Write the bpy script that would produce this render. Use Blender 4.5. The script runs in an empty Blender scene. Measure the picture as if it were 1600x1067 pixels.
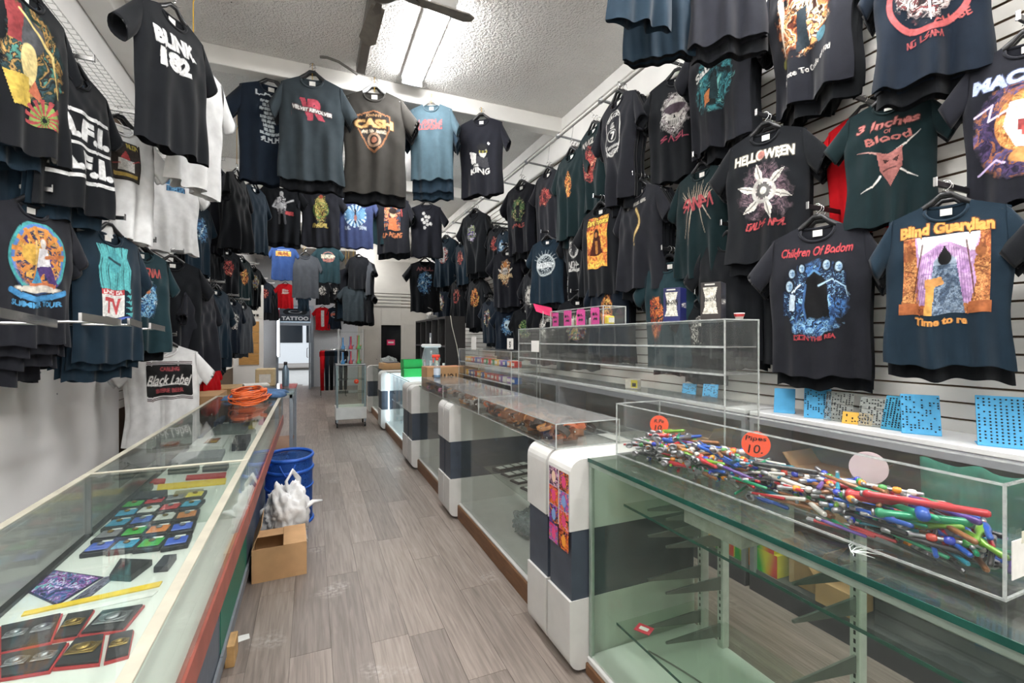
import bpy, math, random
import numpy as np
from mathutils import Vector, Matrix

# ------------------------------------------------------------------ camera
SC = bpy.context.scene
COL = SC.collection
FPX = 730.0                      # focal length in pixels of the 1600 px wide frame
TH = math.atan(313.0 / FPX)      # the camera is turned to the right of the aisle axis (+Y)
SN, CS = math.sin(TH), math.cos(TH)
CAMZ = 1.5
cam_d = bpy.data.cameras.new('camera')
cam = bpy.data.objects.new('camera', cam_d)
COL.objects.link(cam)
cam.location = (0, 0, CAMZ)
cam.rotation_euler = (math.pi / 2, 0, -TH)
cam_d.sensor_width = 36.0
cam_d.lens = FPX / 1600 * 36
cam_d.shift_y = -3.5 / 1600
cam_d.clip_start = 0.02
SC.camera = cam
# ------------------------------------------------------------------ world, exposure
W = bpy.data.worlds.new('world')
SC.world = W
W.use_nodes = True
bg = W.node_tree.nodes['Background']
bg.inputs[0].default_value = (0.86, 0.93, 1.0, 1)
bg.inputs[1].default_value = 1.1
SC.view_settings.view_transform = 'Standard'
SC.view_settings.look = 'None'
SC.view_settings.gamma = 1.0
SC.view_settings.use_curve_mapping = False
SC.view_settings.exposure = 0.4
TUBE = 56.0                      # brightness of the ceiling tubes (the lamps themselves are built below)
SC.cycles.max_bounces = 10
SC.cycles.diffuse_bounces = 5
SC.cycles.glossy_bounces = 4
SC.cycles.transmission_bounces = 8
SC.cycles.transparent_max_bounces = 32
SC.cycles.sample_clamp_indirect = 6.0
SC.cycles.caustics_reflective = False
SC.cycles.caustics_refractive = False

# ------------------------------------------------------------------ pixel -> place
def PX(px, py, X):
    D = 730.0 / CS * X / (px - 487.0)
    return Vector((X, (D - X * SN) / CS, CAMZ + (530 - py) * D / FPX)), D
def PD(px, py, D):
    X = (px - 487.0) * D * CS / FPX
    return Vector((X, (D - X * SN) / CS, CAMZ + (530 - py) * D / FPX)), D
def PY(px, py, Y):
    k = (px - 487.0) * CS / FPX
    X = k * Y * CS / (1 - k * SN)
    D = X * SN + Y * CS
    return Vector((X, Y, CAMZ + (530 - py) * D / FPX)), D
def PZ(px, py, Z):
    return PD(px, py, FPX * (CAMZ - Z) / (py - 530.0))

# ------------------------------------------------------------------ materials
def lin(c):
    if isinstance(c, str):
        c = c.lstrip('#')
        c = [int(c[i:i + 2], 16) / 255 for i in (0, 2, 4)]
        c = [x / 12.92 if x <= .04045 else ((x + .055) / 1.055) ** 2.4 for x in c]
    return (c[0], c[1], c[2], 1.0)
MATS = {}
def nodes(name):
    m = bpy.data.materials.new(name)
    m.use_nodes = True
    nt = m.node_tree
    b = nt.nodes['Principled BSDF']
    return m, nt, b
def mat(name, color='#808080', rough=.6, metal=0.0, var=.08, scale=30., bump=0., bscale=200., spec=.5, sheen=0., emit=0., stretch=None, coat=0.):
    """plain procedural surface: colour broken up by noise, optional fine relief"""
    if name in MATS: return MATS[name]
    m, nt, b = nodes(name)
    c = lin(color)
    b.inputs['Roughness'].default_value = rough
    b.inputs['Metallic'].default_value = metal
    b.inputs['Specular IOR Level'].default_value = spec
    if sheen:
        b.inputs['Sheen Weight'].default_value = sheen
        b.inputs['Sheen Roughness'].default_value = .5
    if coat: b.inputs['Coat Weight'].default_value = coat
    tc = nt.nodes.new('ShaderNodeTexCoord')
    mp = nt.nodes.new('ShaderNodeMapping')
    if stretch: mp.inputs['Scale'].default_value = stretch
    nt.links.new(tc.outputs['Object'], mp.inputs['Vector'])
    n = nt.nodes.new('ShaderNodeTexNoise')
    n.inputs['Scale'].default_value = scale
    n.inputs['Detail'].default_value = 4
    nt.links.new(mp.outputs[0], n.inputs['Vector'])
    r = nt.nodes.new('ShaderNodeValToRGB')
    r.color_ramp.elements[0].position = .3
    r.color_ramp.elements[1].position = .7
    r.color_ramp.elements[0].color = tuple(max(0, x * (1 - var)) for x in c[:3]) + (1,)
    r.color_ramp.elements[1].color = tuple(min(1, x * (1 + var)) for x in c[:3]) + (1,)
    nt.links.new(n.outputs['Fac'], r.inputs[0])
    nt.links.new(r.outputs[0], b.inputs['Base Color'])
    if bump:
        n2 = nt.nodes.new('ShaderNodeTexNoise')
        n2.inputs['Scale'].default_value = bscale
        n2.inputs['Detail'].default_value = 2
        nt.links.new(mp.outputs[0], n2.inputs['Vector'])
        bp = nt.nodes.new('ShaderNodeBump')
        bp.inputs['Strength'].default_value = bump
        bp.inputs['Distance'].default_value = .01
        nt.links.new(n2.outputs['Fac'], bp.inputs['Height'])
        nt.links.new(bp.outputs[0], b.inputs['Normal'])
    if emit:
        b.inputs['Emission Color'].default_value = c
        b.inputs['Emission Strength'].default_value = emit
    MATS[name] = m
    return m
def glass(name, tint='#eef6f2', refl=1.0, haze=0.0, rough=.02, hazecol='#dfe6e4', hscale=14.):
    """clear sheet: transparent body, Fresnel reflection, a little scuffed haze"""
    if name in MATS: return MATS[name]
    m = bpy.data.materials.new(name)
    m.use_nodes = True
    nt = m.node_tree
    nt.nodes.clear()
    out = nt.nodes.new('ShaderNodeOutputMaterial')
    tr = nt.nodes.new('ShaderNodeBsdfTransparent')
    tr.inputs[0].default_value = lin(tint)
    gl = nt.nodes.new('ShaderNodeBsdfGlossy')
    gl.inputs['Roughness'].default_value = rough
    lw = nt.nodes.new('ShaderNodeLayerWeight')
    lw.inputs[0].default_value = .5
    pw = nt.nodes.new('ShaderNodeMath'); pw.operation = 'POWER'; pw.inputs[1].default_value = 4.5
    nt.links.new(lw.outputs['Facing'], pw.inputs[0])
    mu = nt.nodes.new('ShaderNodeMath'); mu.operation = 'MULTIPLY_ADD'; mu.use_clamp = True
    mu.inputs[1].default_value = .9 * refl
    mu.inputs[2].default_value = .025 * refl
    nt.links.new(pw.outputs[0], mu.inputs[0])
    mx = nt.nodes.new('ShaderNodeMixShader')
    nt.links.new(mu.outputs[0], mx.inputs[0])
    src = tr.outputs[0]
    if haze:
        df = nt.nodes.new('ShaderNodeBsdfDiffuse')
        df.inputs[0].default_value = lin(hazecol)
        tc = nt.nodes.new('ShaderNodeTexCoord')
        n = nt.nodes.new('ShaderNodeTexNoise')
        n.inputs['Scale'].default_value = hscale
        n.inputs['Detail'].default_value = 8
        n.inputs['Roughness'].default_value = .75
        nt.links.new(tc.outputs['Object'], n.inputs['Vector'])
        m2 = nt.nodes.new('ShaderNodeMath'); m2.operation = 'MULTIPLY'; m2.use_clamp = True
        m2.inputs[1].default_value = haze * 2
        nt.links.new(n.outputs['Fac'], m2.inputs[0])
        mh = nt.nodes.new('ShaderNodeMixShader')
        nt.links.new(m2.outputs[0], mh.inputs[0])
        nt.links.new(tr.outputs[0], mh.inputs[1])
        nt.links.new(df.outputs[0], mh.inputs[2])
        src = mh.outputs[0]
    nt.links.new(src, mx.inputs[1])
    nt.links.new(gl.outputs[0], mx.inputs[2])
    nt.links.new(mx.outputs[0], out.inputs[0])
    MATS[name] = m
    return m
def print_mat(name='ink_print', rough=.75):
    if name in MATS: return MATS[name]
    m, nt, b = nodes(name)
    a = nt.nodes.new('ShaderNodeAttribute')
    a.attribute_name = 'ink'
    nt.links.new(a.outputs['Color'], b.inputs['Base Color'])
    b.inputs['Roughness'].default_value = rough
    b.inputs['Specular IOR Level'].default_value = .25
    MATS[name] = m
    return m

# ------------------------------------------------------------------ mesh building
def link(name, data, parent=None, loc=None, rot=None):
    o = bpy.data.objects.new(name, data)
    COL.objects.link(o)
    if parent is not None: o.parent = parent
    if loc is not None: o.location = loc
    if rot is not None: o.rotation_euler = rot
    return o
def tag(o, label=None, cat=None, group=None, kind=None):
    if label: o['label'] = label
    if cat: o['category'] = cat
    if group: o['group'] = group
    if kind: o['kind'] = kind
    return o
def empty(name, loc=(0, 0, 0), rz=0.0, label=None, cat=None, group=None, kind=None):
    o = link(name, None, None, loc, (0, 0, rz))
    o.empty_display_size = .05
    return tag(o, label, cat, group, kind)
def raw_mesh(name, v, f, m=None, smooth=False):
    me = bpy.data.meshes.new(name)
    me.from_pydata([tuple(p) for p in v], [], f)
    if m is not None: me.materials.append(m)
    if smooth: me.polygons.foreach_set('use_smooth', [True] * len(me.polygons))
    me.update()
    return me
class MB:
    """collects shapes for ONE mesh object"""
    def __init__(s): s.v = []; s.f = []; s.sm = []
    def add(s, v, f, smooth=False):
        k = len(s.v)
        s.v += [tuple(p) for p in v]
        s.f += [tuple(i + k for i in q) for q in f]
        s.sm += [smooth] * len(f)
        return s
    def box(s, x0, x1, y0, y1, z0, z1, c=0.0, M=None):
        if x0 > x1: x0, x1 = x1, x0
        if y0 > y1: y0, y1 = y1, y0
        if z0 > z1: z0, z1 = z1, z0
        c = min(c, (x1 - x0) * .45, (y1 - y0) * .45, (z1 - z0) * .45)
        if c <= 0:
            v = [(x, y, z) for z in (z0, z1) for y in (y0, y1) for x in (x0, x1)]
            f = [(0, 2, 3, 1), (4, 5, 7, 6), (0, 1, 5, 4), (2, 6, 7, 3), (0, 4, 6, 2), (1, 3, 7, 5)]
        else:
            v, idx = [], {}
            for iz, z in enumerate((z0, z1)):
                for iy, y in enumerate((y0, y1)):
                    for ix, x in enumerate((x0, x1)):
                        sx, sy, sz = (c if ix == 0 else -c), (c if iy == 0 else -c), (c if iz == 0 else -c)
                        for a in range(3):
                            idx[(ix, iy, iz, a)] = len(v)
                            v.append((x + (0 if a == 0 else sx), y + (0 if a == 1 else sy), z + (0 if a == 2 else sz)))
            g = lambda x, y, z, a: idx[(x, y, z, a)]
            f = []
            for a in range(3):
                for e in (0, 1):
                    def q(i, j):
                        t = [0, 0, 0]; t[a] = e; t[(a + 1) % 3] = i; t[(a + 2) % 3] = j
                        return g(t[0], t[1], t[2], a)
                    l = [q(0, 0), q(1, 0), q(1, 1), q(0, 1)]
                    f.append(tuple(l if e else l[::-1]))
            for a in range(3):
                b, d = (a + 1) % 3, (a + 2) % 3
                for i in (0, 1):
                    for j in (0, 1):
                        t0 = [0, 0, 0]; t0[b] = i; t0[d] = j; t1 = list(t0); t1[a] = 1
                        l = [g(*t0, b), g(*t1, b), g(*t1, d), g(*t0, d)]
                        f.append(tuple(l if (i != j) else l[::-1]))
            for ix in (0, 1):
                for iy in (0, 1):
                    for iz in (0, 1):
                        l = [g(ix, iy, iz, 0), g(ix, iy, iz, 1), g(ix, iy, iz, 2)]
                        f.append(tuple(l if (ix + iy + iz) % 2 == 1 else l[::-1]))
        if M is not None: v = [M @ Vector(p) for p in v]
        return s.add(v, f)
    def tube(s, path, r, n=8, cap=True, closed=False, flat=None):
        path = [Vector(p) for p in path]
        v, f, k = [], [], len(path)
        rs = r if isinstance(r, (list, tuple)) else [r] * k
        up = None
        for i, p in enumerate(path):
            if closed: t = path[(i + 1) % k] - path[i - 1]
            else: t = path[min(i + 1, k - 1)] - path[max(i - 1, 0)]
            t = t.normalized() if t.length > 1e-9 else Vector((0, 0, 1))
            if up is None:
                a = Vector((0, 0, 1)) if abs(t.z) < .9 else Vector((1, 0, 0))
                up = (a - t * a.dot(t)).normalized()
            else:
                up = (up - t * up.dot(t))
                up = up.normalized() if up.length > 1e-6 else Vector((1, 0, 0))
            sd = t.cross(up)
            for j in range(n):
                a = 2 * math.pi * j / n
                v.append(p + sd * (math.cos(a) * rs[i]) + up * (math.sin(a) * rs[i] * (flat or 1)))
        for i in range(k if closed else k - 1):
            for j in range(n):
                a, b = i * n + j, i * n + (j + 1) % n
                c, d = ((i + 1) % k) * n + (j + 1) % n, ((i + 1) % k) * n + j
                f.append((a, b, c, d))
        if cap and not closed:
            f.append(tuple(range(n))[::-1]); f.append(tuple((k - 1) * n + j for j in range(n)))
        return s.add(v, f, True)
    def lathe(s, prof, n=16, M=None, cap=True):
        v, f, k = [], [], len(prof)
        for r, z in prof:
            for j in range(n):
                a = 2 * math.pi * j / n
                v.append(Vector((r * math.cos(a), r * math.sin(a), z)))
        for i in range(k - 1):
            for j in range(n):
                f.append((i * n + j, i * n + (j + 1) % n, (i + 1) * n + (j + 1) % n, (i + 1) * n + j))
        if cap:
            f.append(tuple(range(n))[::-1]); f.append(tuple((k - 1) * n + j for j in range(n)))
        if M is not None: v = [M @ p for p in v]
        return s.add(v, f, True)
    def prism(s, poly, a, b, axis=0, M=None):
        """polygon (two coordinates) pushed out along an axis from a to b"""
        n = len(poly)
        def pt(p, h):
            if axis == 0: return (h, p[0], p[1])
            if axis == 1: return (p[0], h, p[1])
            return (p[0], p[1], h)
        v = [pt(p, a) for p in poly] + [pt(p, b) for p in poly]
        f = [tuple(range(n))[::-1], tuple(range(n, 2 * n))] + [(i, (i + 1) % n, (i + 1) % n + n, i + n) for i in range(n)]
        if M is not None: v = [M @ Vector(p) for p in v]
        return s.add(v, f)
    def mesh(s, name, m, smooth=None):
        me = raw_mesh(name, s.v, s.f, m)
        me.polygons.foreach_set('use_smooth', s.sm if smooth is None else [smooth] * len(s.f))
        return me
    def build(s, name, m, parent=None, loc=None, rot=None, smooth=None):
        return link(name, s.mesh(name, m, smooth), parent, loc, rot)
def B(*a, **k): return MB().box(*a, **k)

# ------------------------------------------------------------------ painting flat print
_txt = {}
def text_tris(body, bold=0.0):
    key = (body, bold)
    if key in _txt: return _txt[key]
    cu = bpy.data.curves.new('lettering', 'FONT')
    cu.body = body
    cu.resolution_u = 3
    cu.offset = bold
    ob = bpy.data.objects.new('lettering', cu)
    me = bpy.data.meshes.new_from_object(ob)
    me.calc_loop_triangles()
    v = np.array([tuple(p.co)[:2] for p in me.vertices]) if len(me.vertices) else np.zeros((1, 2))
    t = np.array([tuple(l.vertices) for l in me.loop_triangles], int) if len(me.loop_triangles) else np.zeros((0, 3), int)
    bpy.data.objects.remove(ob); bpy.data.curves.remove(cu); bpy.data.meshes.remove(me)
    lo, hi = v.min(0), v.max(0)
    v = (v - lo) / max(hi[1] - lo[1], 1e-6)
    _txt[key] = (v, t, (hi[0] - lo[0]) / max(hi[1] - lo[1], 1e-6))
    return _txt[key]
def vnoise(x, y, seed):
    xi, yi = np.floor(x).astype(int), np.floor(y).astype(int)
    fx, fy = x - xi, y - yi
    fx, fy = fx * fx * (3 - 2 * fx), fy * fy * (3 - 2 * fy)
    def h(i, j):
        n = (i * 374761393 + j * 668265263 + seed * 1442695041) & 0x7fffffff
        n = ((n ^ (n >> 13)) * 1274126177) & 0x7fffffff
        return ((n ^ (n >> 16)) & 0xffff) / 65535.0
    return (h(xi, yi) * (1 - fx) + h(xi + 1, yi) * fx) * (1 - fy) + (h(xi, yi + 1) * (1 - fx) + h(xi + 1, yi + 1) * fx) * fy
def fbm(x, y, seed, o=3):
    s, a, t = 0, 1, 0
    for i in range(o):
        s = s + a * vnoise(x * 2 ** i, y * 2 ** i, seed + i * 17); t += a; a *= .55
    return s / t
class Canvas:
    """a printed picture: u to the right 0..1, v downwards 0..h (in widths)"""
    def __init__(s, width, height, res, base=(0.02, 0.02, 0.02)):
        s.w, s.ht = width, height
        s.nx, s.ny = max(6, int(width / res)), max(6, int(height / res))
        s.h = height / width
        s.px = 1.0 / s.nx
        u = (np.arange(s.nx) + .5) / s.nx
        v = (np.arange(s.ny) + .5) / s.ny * s.h
        s.U, s.V = np.meshgrid(u, v)
        s.c = np.zeros((s.ny, s.nx, 3)) + np.array(base[:3])
        s.a = np.zeros((s.ny, s.nx))
    def put(s, m, col):
        m = np.clip(m, 0, 1)
        c = np.array(lin(col)[:3]) if not isinstance(col, np.ndarray) else col
        s.c = s.c * (1 - m[..., None]) + c * m[..., None]
        s.a = np.maximum(s.a, m)
        return s
    def sd(s, d): return np.clip(.5 - d / s.px, 0, 1)
    def ell(s, cx, cy, rx, ry, col, rot=0., op=1.):
        x, y = s.U - cx, s.V - cy
        if rot: x, y = x * math.cos(rot) + y * math.sin(rot), -x * math.sin(rot) + y * math.cos(rot)
        d = (np.sqrt((x / rx) ** 2 + (y / ry) ** 2) - 1) * min(rx, ry)
        return s.put(s.sd(d) * op, col)
    def ring(s, cx, cy, rx, ry, w, col):
        d = np.abs(np.sqrt(((s.U - cx) / rx) ** 2 + ((s.V - cy) / ry) ** 2) - 1) * min(rx, ry) - w
        return s.put(s.sd(d), col)
    def mask_poly(s, pts):
        inside = np.zeros(s.U.shape, bool)
        n = len(pts)
        for i in range(n):
            (x0, y0), (x1, y1) = pts[i], pts[(i + 1) % n]
            if y0 == y1: continue
            c = ((y0 > s.V) != (y1 > s.V)) & (s.U < (x1 - x0) * (s.V - y0) / (y1 - y0) + x0)
            inside ^= c
        return inside.astype(float)
    def poly(s, pts, col, op=1.): return s.put(s.mask_poly(pts) * op, col)
    def rect(s, x0, y0, x1, y1, col, op=1.): return s.put(((s.U >= x0) & (s.U <= x1) & (s.V >= y0) & (s.V <= y1)) * op, col)
    def line(s, pts, w, col, taper=False):
        n = len(pts) - 1
        for i in range(n):
            (x0, y0), (x1, y1) = pts[i], pts[i + 1]
            dx, dy = x1 - x0, y1 - y0
            l2 = dx * dx + dy * dy + 1e-9
            t = np.clip(((s.U - x0) * dx + (s.V - y0) * dy) / l2, 0, 1)
            ww = w * (1 - (i + t) / n * .85) if taper else w
            s.put(s.sd(np.hypot(s.U - x0 - t * dx, s.V - y0 - t * dy) - ww), col)
        return s
    def rays(s, cx, cy, n, r, col, ph=0., r0=0., duty=.5):
        an = np.arctan2(s.V - cy, s.U - cx) / (2 * math.pi) * n + ph
        rr = np.hypot(s.U - cx, s.V - cy)
        return s.put(((an % 1) < duty) * (rr < r) * (rr > r0), col)
    def cloud(s, m, cols, scale, seed):
        """painterly mottling with the given colours inside a mask"""
        wx = fbm(s.U * scale * .7, s.V * scale * .7, seed + 91, 3) - .5
        wy = fbm(s.U * scale * .7, s.V * scale * .7, seed + 57, 3) - .5
        n = fbm((s.U + wx * .5) * scale * 1.5, (s.V + wy * .5) * scale * 1.5, seed, 5)
        lo, hi = np.percentile(n, 3), np.percentile(n, 97)
        k = np.clip((n - lo) / (hi - lo + 1e-6), 0, .9999) * (len(cols) - 1)
        i = k.astype(int); f = (k - i)[..., None]
        f = np.clip((f - .25) * 2, 0, 1)
        pal = np.array([lin(c)[:3] for c in cols])
        br = .45 + 1.1 * fbm(s.U * scale * 5, s.V * scale * 5, seed + 33, 3)[..., None]
        return s.put(m, (pal[i] * (1 - f) + pal[i + 1] * f) * br)
    def soft(s, cx, cy, rx, ry, edge=.3, seed=0, rag=.25):
        d = np.sqrt(((s.U - cx) / rx) ** 2 + ((s.V - cy) / ry) ** 2)
        d = d + (fbm(s.U * 9, s.V * 9, seed) - .5) * rag * 2
        return np.clip((1 - d) / edge, 0, 1)
    def box(s, x0, y0, x1, y1): return ((s.U >= x0) & (s.U <= x1) & (s.V >= y0) & (s.V <= y1)).astype(float)
    def text(s, body, cx, cy, hgt, col, wid=None, arc=0., shear=0., bold=.02, out=None, ow=None, jag=0., rot=0., flip=False):
        if body[0] == '~': return s.scrawl(body[1:], cx, cy, hgt, col, wid, rot, shear)
        v, t, asp = text_tris(body, bold)
        if len(t) == 0: return s
        wid = wid or hgt * asp
        x = (v[:, 0] / asp - .5); y = v[:, 1] - .5
        if flip: x, y = -x, -y
        X = x * wid + shear * y * hgt
        Y = -y * hgt + arc * (4 * x * x - .5) * hgt
        if jag: Y = Y + jag * hgt * np.sin(x * 37.) * np.abs(y)
        if rot: X, Y = X * math.cos(rot) - Y * math.sin(rot), X * math.sin(rot) + Y * math.cos(rot)
        X = X + cx; Y = Y + cy
        SS = 3
        m = np.zeros((s.ny * SS, s.nx * SS), bool)
        gx, gy = X * s.nx * SS, Y / s.h * s.ny * SS
        for a, b, c in t:
            xs, ys = gx[[a, b, c]], gy[[a, b, c]]
            x0, x1 = max(0, int(xs.min())), min(s.nx * SS, int(xs.max()) + 2)
            y0, y1 = max(0, int(ys.min())), min(s.ny * SS, int(ys.max()) + 2)
            if x0 >= x1 or y0 >= y1: continue
            px, py = np.meshgrid(np.arange(x0, x1) + .5, np.arange(y0, y1) + .5)
            e = [(xs[j] - xs[i]) * (py - ys[i]) - (ys[j] - ys[i]) * (px - xs[i]) for i, j in ((0, 1), (1, 2), (2, 0))]
            m[y0:y1, x0:x1] |= ((e[0] >= 0) & (e[1] >= 0) & (e[2] >= 0)) | ((e[0] <= 0) & (e[1] <= 0) & (e[2] <= 0))
        al = m.reshape(s.ny, SS, s.nx, SS).mean((1, 3))
        if out:
            k = max(1, int(round((ow or .006) / s.px)))
            o = al.copy()
            for dx in range(-k, k + 1):
                for dy in range(-k, k + 1):
                    if dx * dx + dy * dy <= k * k + 1: o = np.maximum(o, np.roll(np.roll(al, dx, 1), dy, 0))
            s.put(o, out)
        return s.put(al, col)
    def scrawl(s, body, cx, cy, hgt, col, wid=None, rot=0., shear=0.):
        """lettering too small or too wild to read: letter-like strokes"""
        n = len(body)
        wid = wid or hgt * .62 * n
        r = random.Random(sum(ord(q) * (i + 3) for i, q in enumerate(body)))
        cw = wid / n
        ca, sa = math.cos(rot), math.sin(rot)
        def T(x, y):
            x = x - shear * y
            return (cx + x * ca - y * sa, cy + x * sa + y * ca)
        th = max(hgt * .075, s.px * .55)
        for i, q in enumerate(body):
            if q == ' ': continue
            x0, x1 = -wid / 2 + (i + .12) * cw, -wid / 2 + (i + .88) * cw
            t, b, m = -hgt / 2, hgt / 2, r.uniform(-.15, .15) * hgt
            k = r.randrange(6)
            pts = [[(x0, b), (x0, t), (x1, m), (x0, m)], [(x0, t), (x0, b), (x1, b)], [(x0, b), ((x0 + x1) / 2, t), (x1, b)], [(x1, t), (x0, m), (x1, m), (x0, b)], [(x0, b), (x0, t), (x1, b), (x1, t)], [(x1, t), (x0, t), (x0, b), (x1, b), (x1, m)]][k]
            s.line([T(*p) for p in pts], th, col)
        return s
    def figure(s, cx, y0, hh, col, spread=.0):
        """standing figure: head, shoulders, robe"""
        s.ell(cx, y0 + hh * .08, hh * .06, hh * .08, col)
        s.poly([(cx - hh * .05, y0 + hh * .14), (cx + hh * .05, y0 + hh * .14), (cx + hh * .16, y0 + hh * .24), (cx + hh * (.15 + spread), y0 + hh), (cx - hh * (.15 + spread), y0 + hh), (cx - hh * .16, y0 + hh * .24)], col)
        return s
    def skull(s, cx, cy, r, col='#d8d4c8', dark='#16161a'):
        s.ell(cx, cy, r, r * 1.0, col)
        s.rect(cx - r * .5, cy + r * .6, cx + r * .5, cy + r * 1.35, col)
        s.ell(cx - r * .4, cy + r * .1, r * .26, r * .3, dark); s.ell(cx + r * .4, cy + r * .1, r * .26, r * .3, dark)
        s.poly([(cx, cy + r * .4), (cx + r * .14, cy + r * .72), (cx - r * .14, cy + r * .72)], dark)
        for k in range(-2, 3): s.line([(cx + k * r * .2, cy + r * .95), (cx + k * r * .2, cy + r * 1.3)], r * .035, dark)
        return s
    def mesh(s, name, place, m=None, cut=.12, flat_from=None):
        """grid of ink; place(u 0..1, v 0..1) -> 3 arrays of coordinates"""
        gu, gv = np.meshgrid(np.linspace(0, 1, s.nx + 1), np.linspace(0, 1, s.ny + 1))
        X, Y, Z = place(gu, gv)
        keep = s.a > cut
        jj, ii = np.nonzero(keep)
        n1 = s.nx + 1
        a = jj * n1 + ii
        q = np.stack([a, a + n1, a + n1 + 1, a + 1], 1)
        used = np.unique(q)
        remap = np.full(n1 * (s.ny + 1), -1); remap[used] = np.arange(len(used))
        q = remap[q]
        co = np.stack([X.ravel()[used], Y.ravel()[used], Z.ravel()[used]], 1)
        me = bpy.data.meshes.new(name)
        nq = len(q)
        me.vertices.add(len(co)); me.loops.add(nq * 4); me.polygons.add(nq)
        me.vertices.foreach_set('co', co.astype(np.float32).ravel())
        me.loops.foreach_set('vertex_index', q.astype(np.int32).ravel())
        me.polygons.foreach_set('loop_start', np.arange(0, nq * 4, 4, dtype=np.int32))
        me.polygons.foreach_set('use_smooth', np.ones(nq, bool))
        me.update()
        at = me.attributes.new('ink', 'FLOAT_COLOR', 'CORNER')
        c = np.concatenate([s.c[jj, ii], np.ones((nq, 1))], 1)
        at.data.foreach_set('color', np.repeat(c, 4, 0).astype(np.float32).ravel())
        me.materials.append(m or print_mat())
        me.validate()
        return me
def flat_print(cv, name, origin, right, down, parent=None, m=None):
    """lay a canvas flat in space: origin = top left corner, right / down = full edge vectors"""
    o, r, d = Vector(origin), Vector(right), Vector(down)
    me = cv.mesh(name, lambda u, v: tuple(o[i] + r[i] * u + d[i] * v for i in range(3)), m)
    return link(name, me, parent)

# ================================================================== the room
XL, XR, YB, YF, ZC = -1.55, 2.78, -2.4, 16.0, 4.12
R = random.Random(7)
def structure(name, mb, m, parent=None):
    o = mb.build(name, m, parent)
    if parent is None: o['kind'] = 'structure'
    return o
def ceiling_mat():
    m, nt, b = nodes('stippled_ceiling')
    b.inputs['Roughness'].default_value = .9
    tc = nt.nodes.new('ShaderNodeTexCoord')
    n = nt.nodes.new('ShaderNodeTexNoise'); n.inputs['Scale'].default_value = 55; n.inputs['Detail'].default_value = 3
    n2 = nt.nodes.new('ShaderNodeTexNoise'); n2.inputs['Scale'].default_value = 1.1; n2.inputs['Detail'].default_value = 4
    nt.links.new(tc.outputs['Object'], n.inputs['Vector']); nt.links.new(tc.outputs['Object'], n2.inputs['Vector'])
    r = nt.nodes.new('ShaderNodeValToRGB')
    r.color_ramp.elements[0].position = .3; r.color_ramp.elements[1].position = .72
    r.color_ramp.elements[0].color = lin('#dedbd7'); r.color_ramp.elements[1].color = lin('#efedea')
    nt.links.new(n2.outputs['Fac'], r.inputs[0]); nt.links.new(r.outputs[0], b.inputs['Base Color'])
    bp = nt.nodes.new('ShaderNodeBump'); bp.inputs['Strength'].default_value = 1.0; bp.inputs['Distance'].default_value = .03
    nt.links.new(n.outputs['Fac'], bp.inputs['Height']); nt.links.new(bp.outputs[0], b.inputs['Normal'])
    return m
def plank_mat():
    """grey brown wood look vinyl: grain along the board, tone by board, chalky scuffs"""
    m, nt, b = nodes('vinyl_plank')
    N, L = nt.nodes.new, nt.links.new
    oi = N('ShaderNodeObjectInfo'); geo = N('ShaderNodeNewGeometry')
    mp = N('ShaderNodeMapping'); mp.inputs['Scale'].default_value = (60, 3.2, 1)
    L(geo.outputs['Position'], mp.inputs['Vector'])
    n = N('ShaderNodeTexNoise'); n.noise_dimensions = '4D'; n.inputs['Scale'].default_value = 1; n.inputs['Detail'].default_value = 6; n.inputs['Distortion'].default_value = .8
    L(mp.outputs[0], n.inputs['Vector'])
    w = N('ShaderNodeMath'); w.operation = 'MULTIPLY'; w.inputs[1].default_value = 40
    L(oi.outputs['Random'], w.inputs[0]); L(w.outputs[0], n.inputs['W'])
    r = N('ShaderNodeValToRGB')
    r.color_ramp.elements[0].position = .28; r.color_ramp.elements[0].color = lin('#665c55')
    r.color_ramp.elements[1].position = .74; r.color_ramp.elements[1].color = lin('#90857d')
    L(n.outputs['Fac'], r.inputs[0])
    hs = N('ShaderNodeHueSaturation')
    v = N('ShaderNodeMapRange'); v.inputs['To Min'].default_value = .72; v.inputs['To Max'].default_value = 1.14
    L(oi.outputs['Random'], v.inputs['Value']); L(v.outputs[0], hs.inputs['Value']); L(r.outputs[0], hs.inputs['Color'])
    s1 = N('ShaderNodeTexNoise'); s1.inputs['Scale'].default_value = 2.6; s1.inputs['Detail'].default_value = 1
    s2 = N('ShaderNodeTexNoise'); s2.inputs['Scale'].default_value = 42; s2.inputs['Detail'].default_value = 5
    L(geo.outputs['Position'], s1.inputs['Vector']); L(geo.outputs['Position'], s2.inputs['Vector'])
    a = N('ShaderNodeMapRange'); a.inputs['From Min'].default_value = .64; a.inputs['From Max'].default_value = .8
    c = N('ShaderNodeMapRange'); c.inputs['From Min'].default_value = .42; c.inputs['From Max'].default_value = .85
    L(s1.outputs['Fac'], a.inputs['Value']); L(s2.outputs['Fac'], c.inputs['Value'])
    mu = N('ShaderNodeMath'); mu.operation = 'MULTIPLY'; L(a.outputs[0], mu.inputs[0]); L(c.outputs[0], mu.inputs[1])
    mx = N('ShaderNodeMix'); mx.data_type = 'RGBA'
    L(mu.outputs[0], mx.inputs['Factor']); L(hs.outputs[0], mx.inputs[6]); mx.inputs[7].default_value = lin('#cfcac5')
    L(mx.outputs[2], b.inputs['Base Color'])
    b.inputs['Roughness'].default_value = .42
    bp = N('ShaderNodeBump'); bp.inputs['Strength'].default_value = .12; bp.inputs['Distance'].default_value = .004
    L(n.outputs['Fac'], bp.inputs['Height']); L(bp.outputs[0], b.inputs['Normal'])
    return m
M_CEIL, M_PLANK = ceiling_mat(), plank_mat()
M_WALL = mat('painted_wall', '#e6e4e1', .75, var=.05, scale=2.5, bump=.08, bscale=60)
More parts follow.
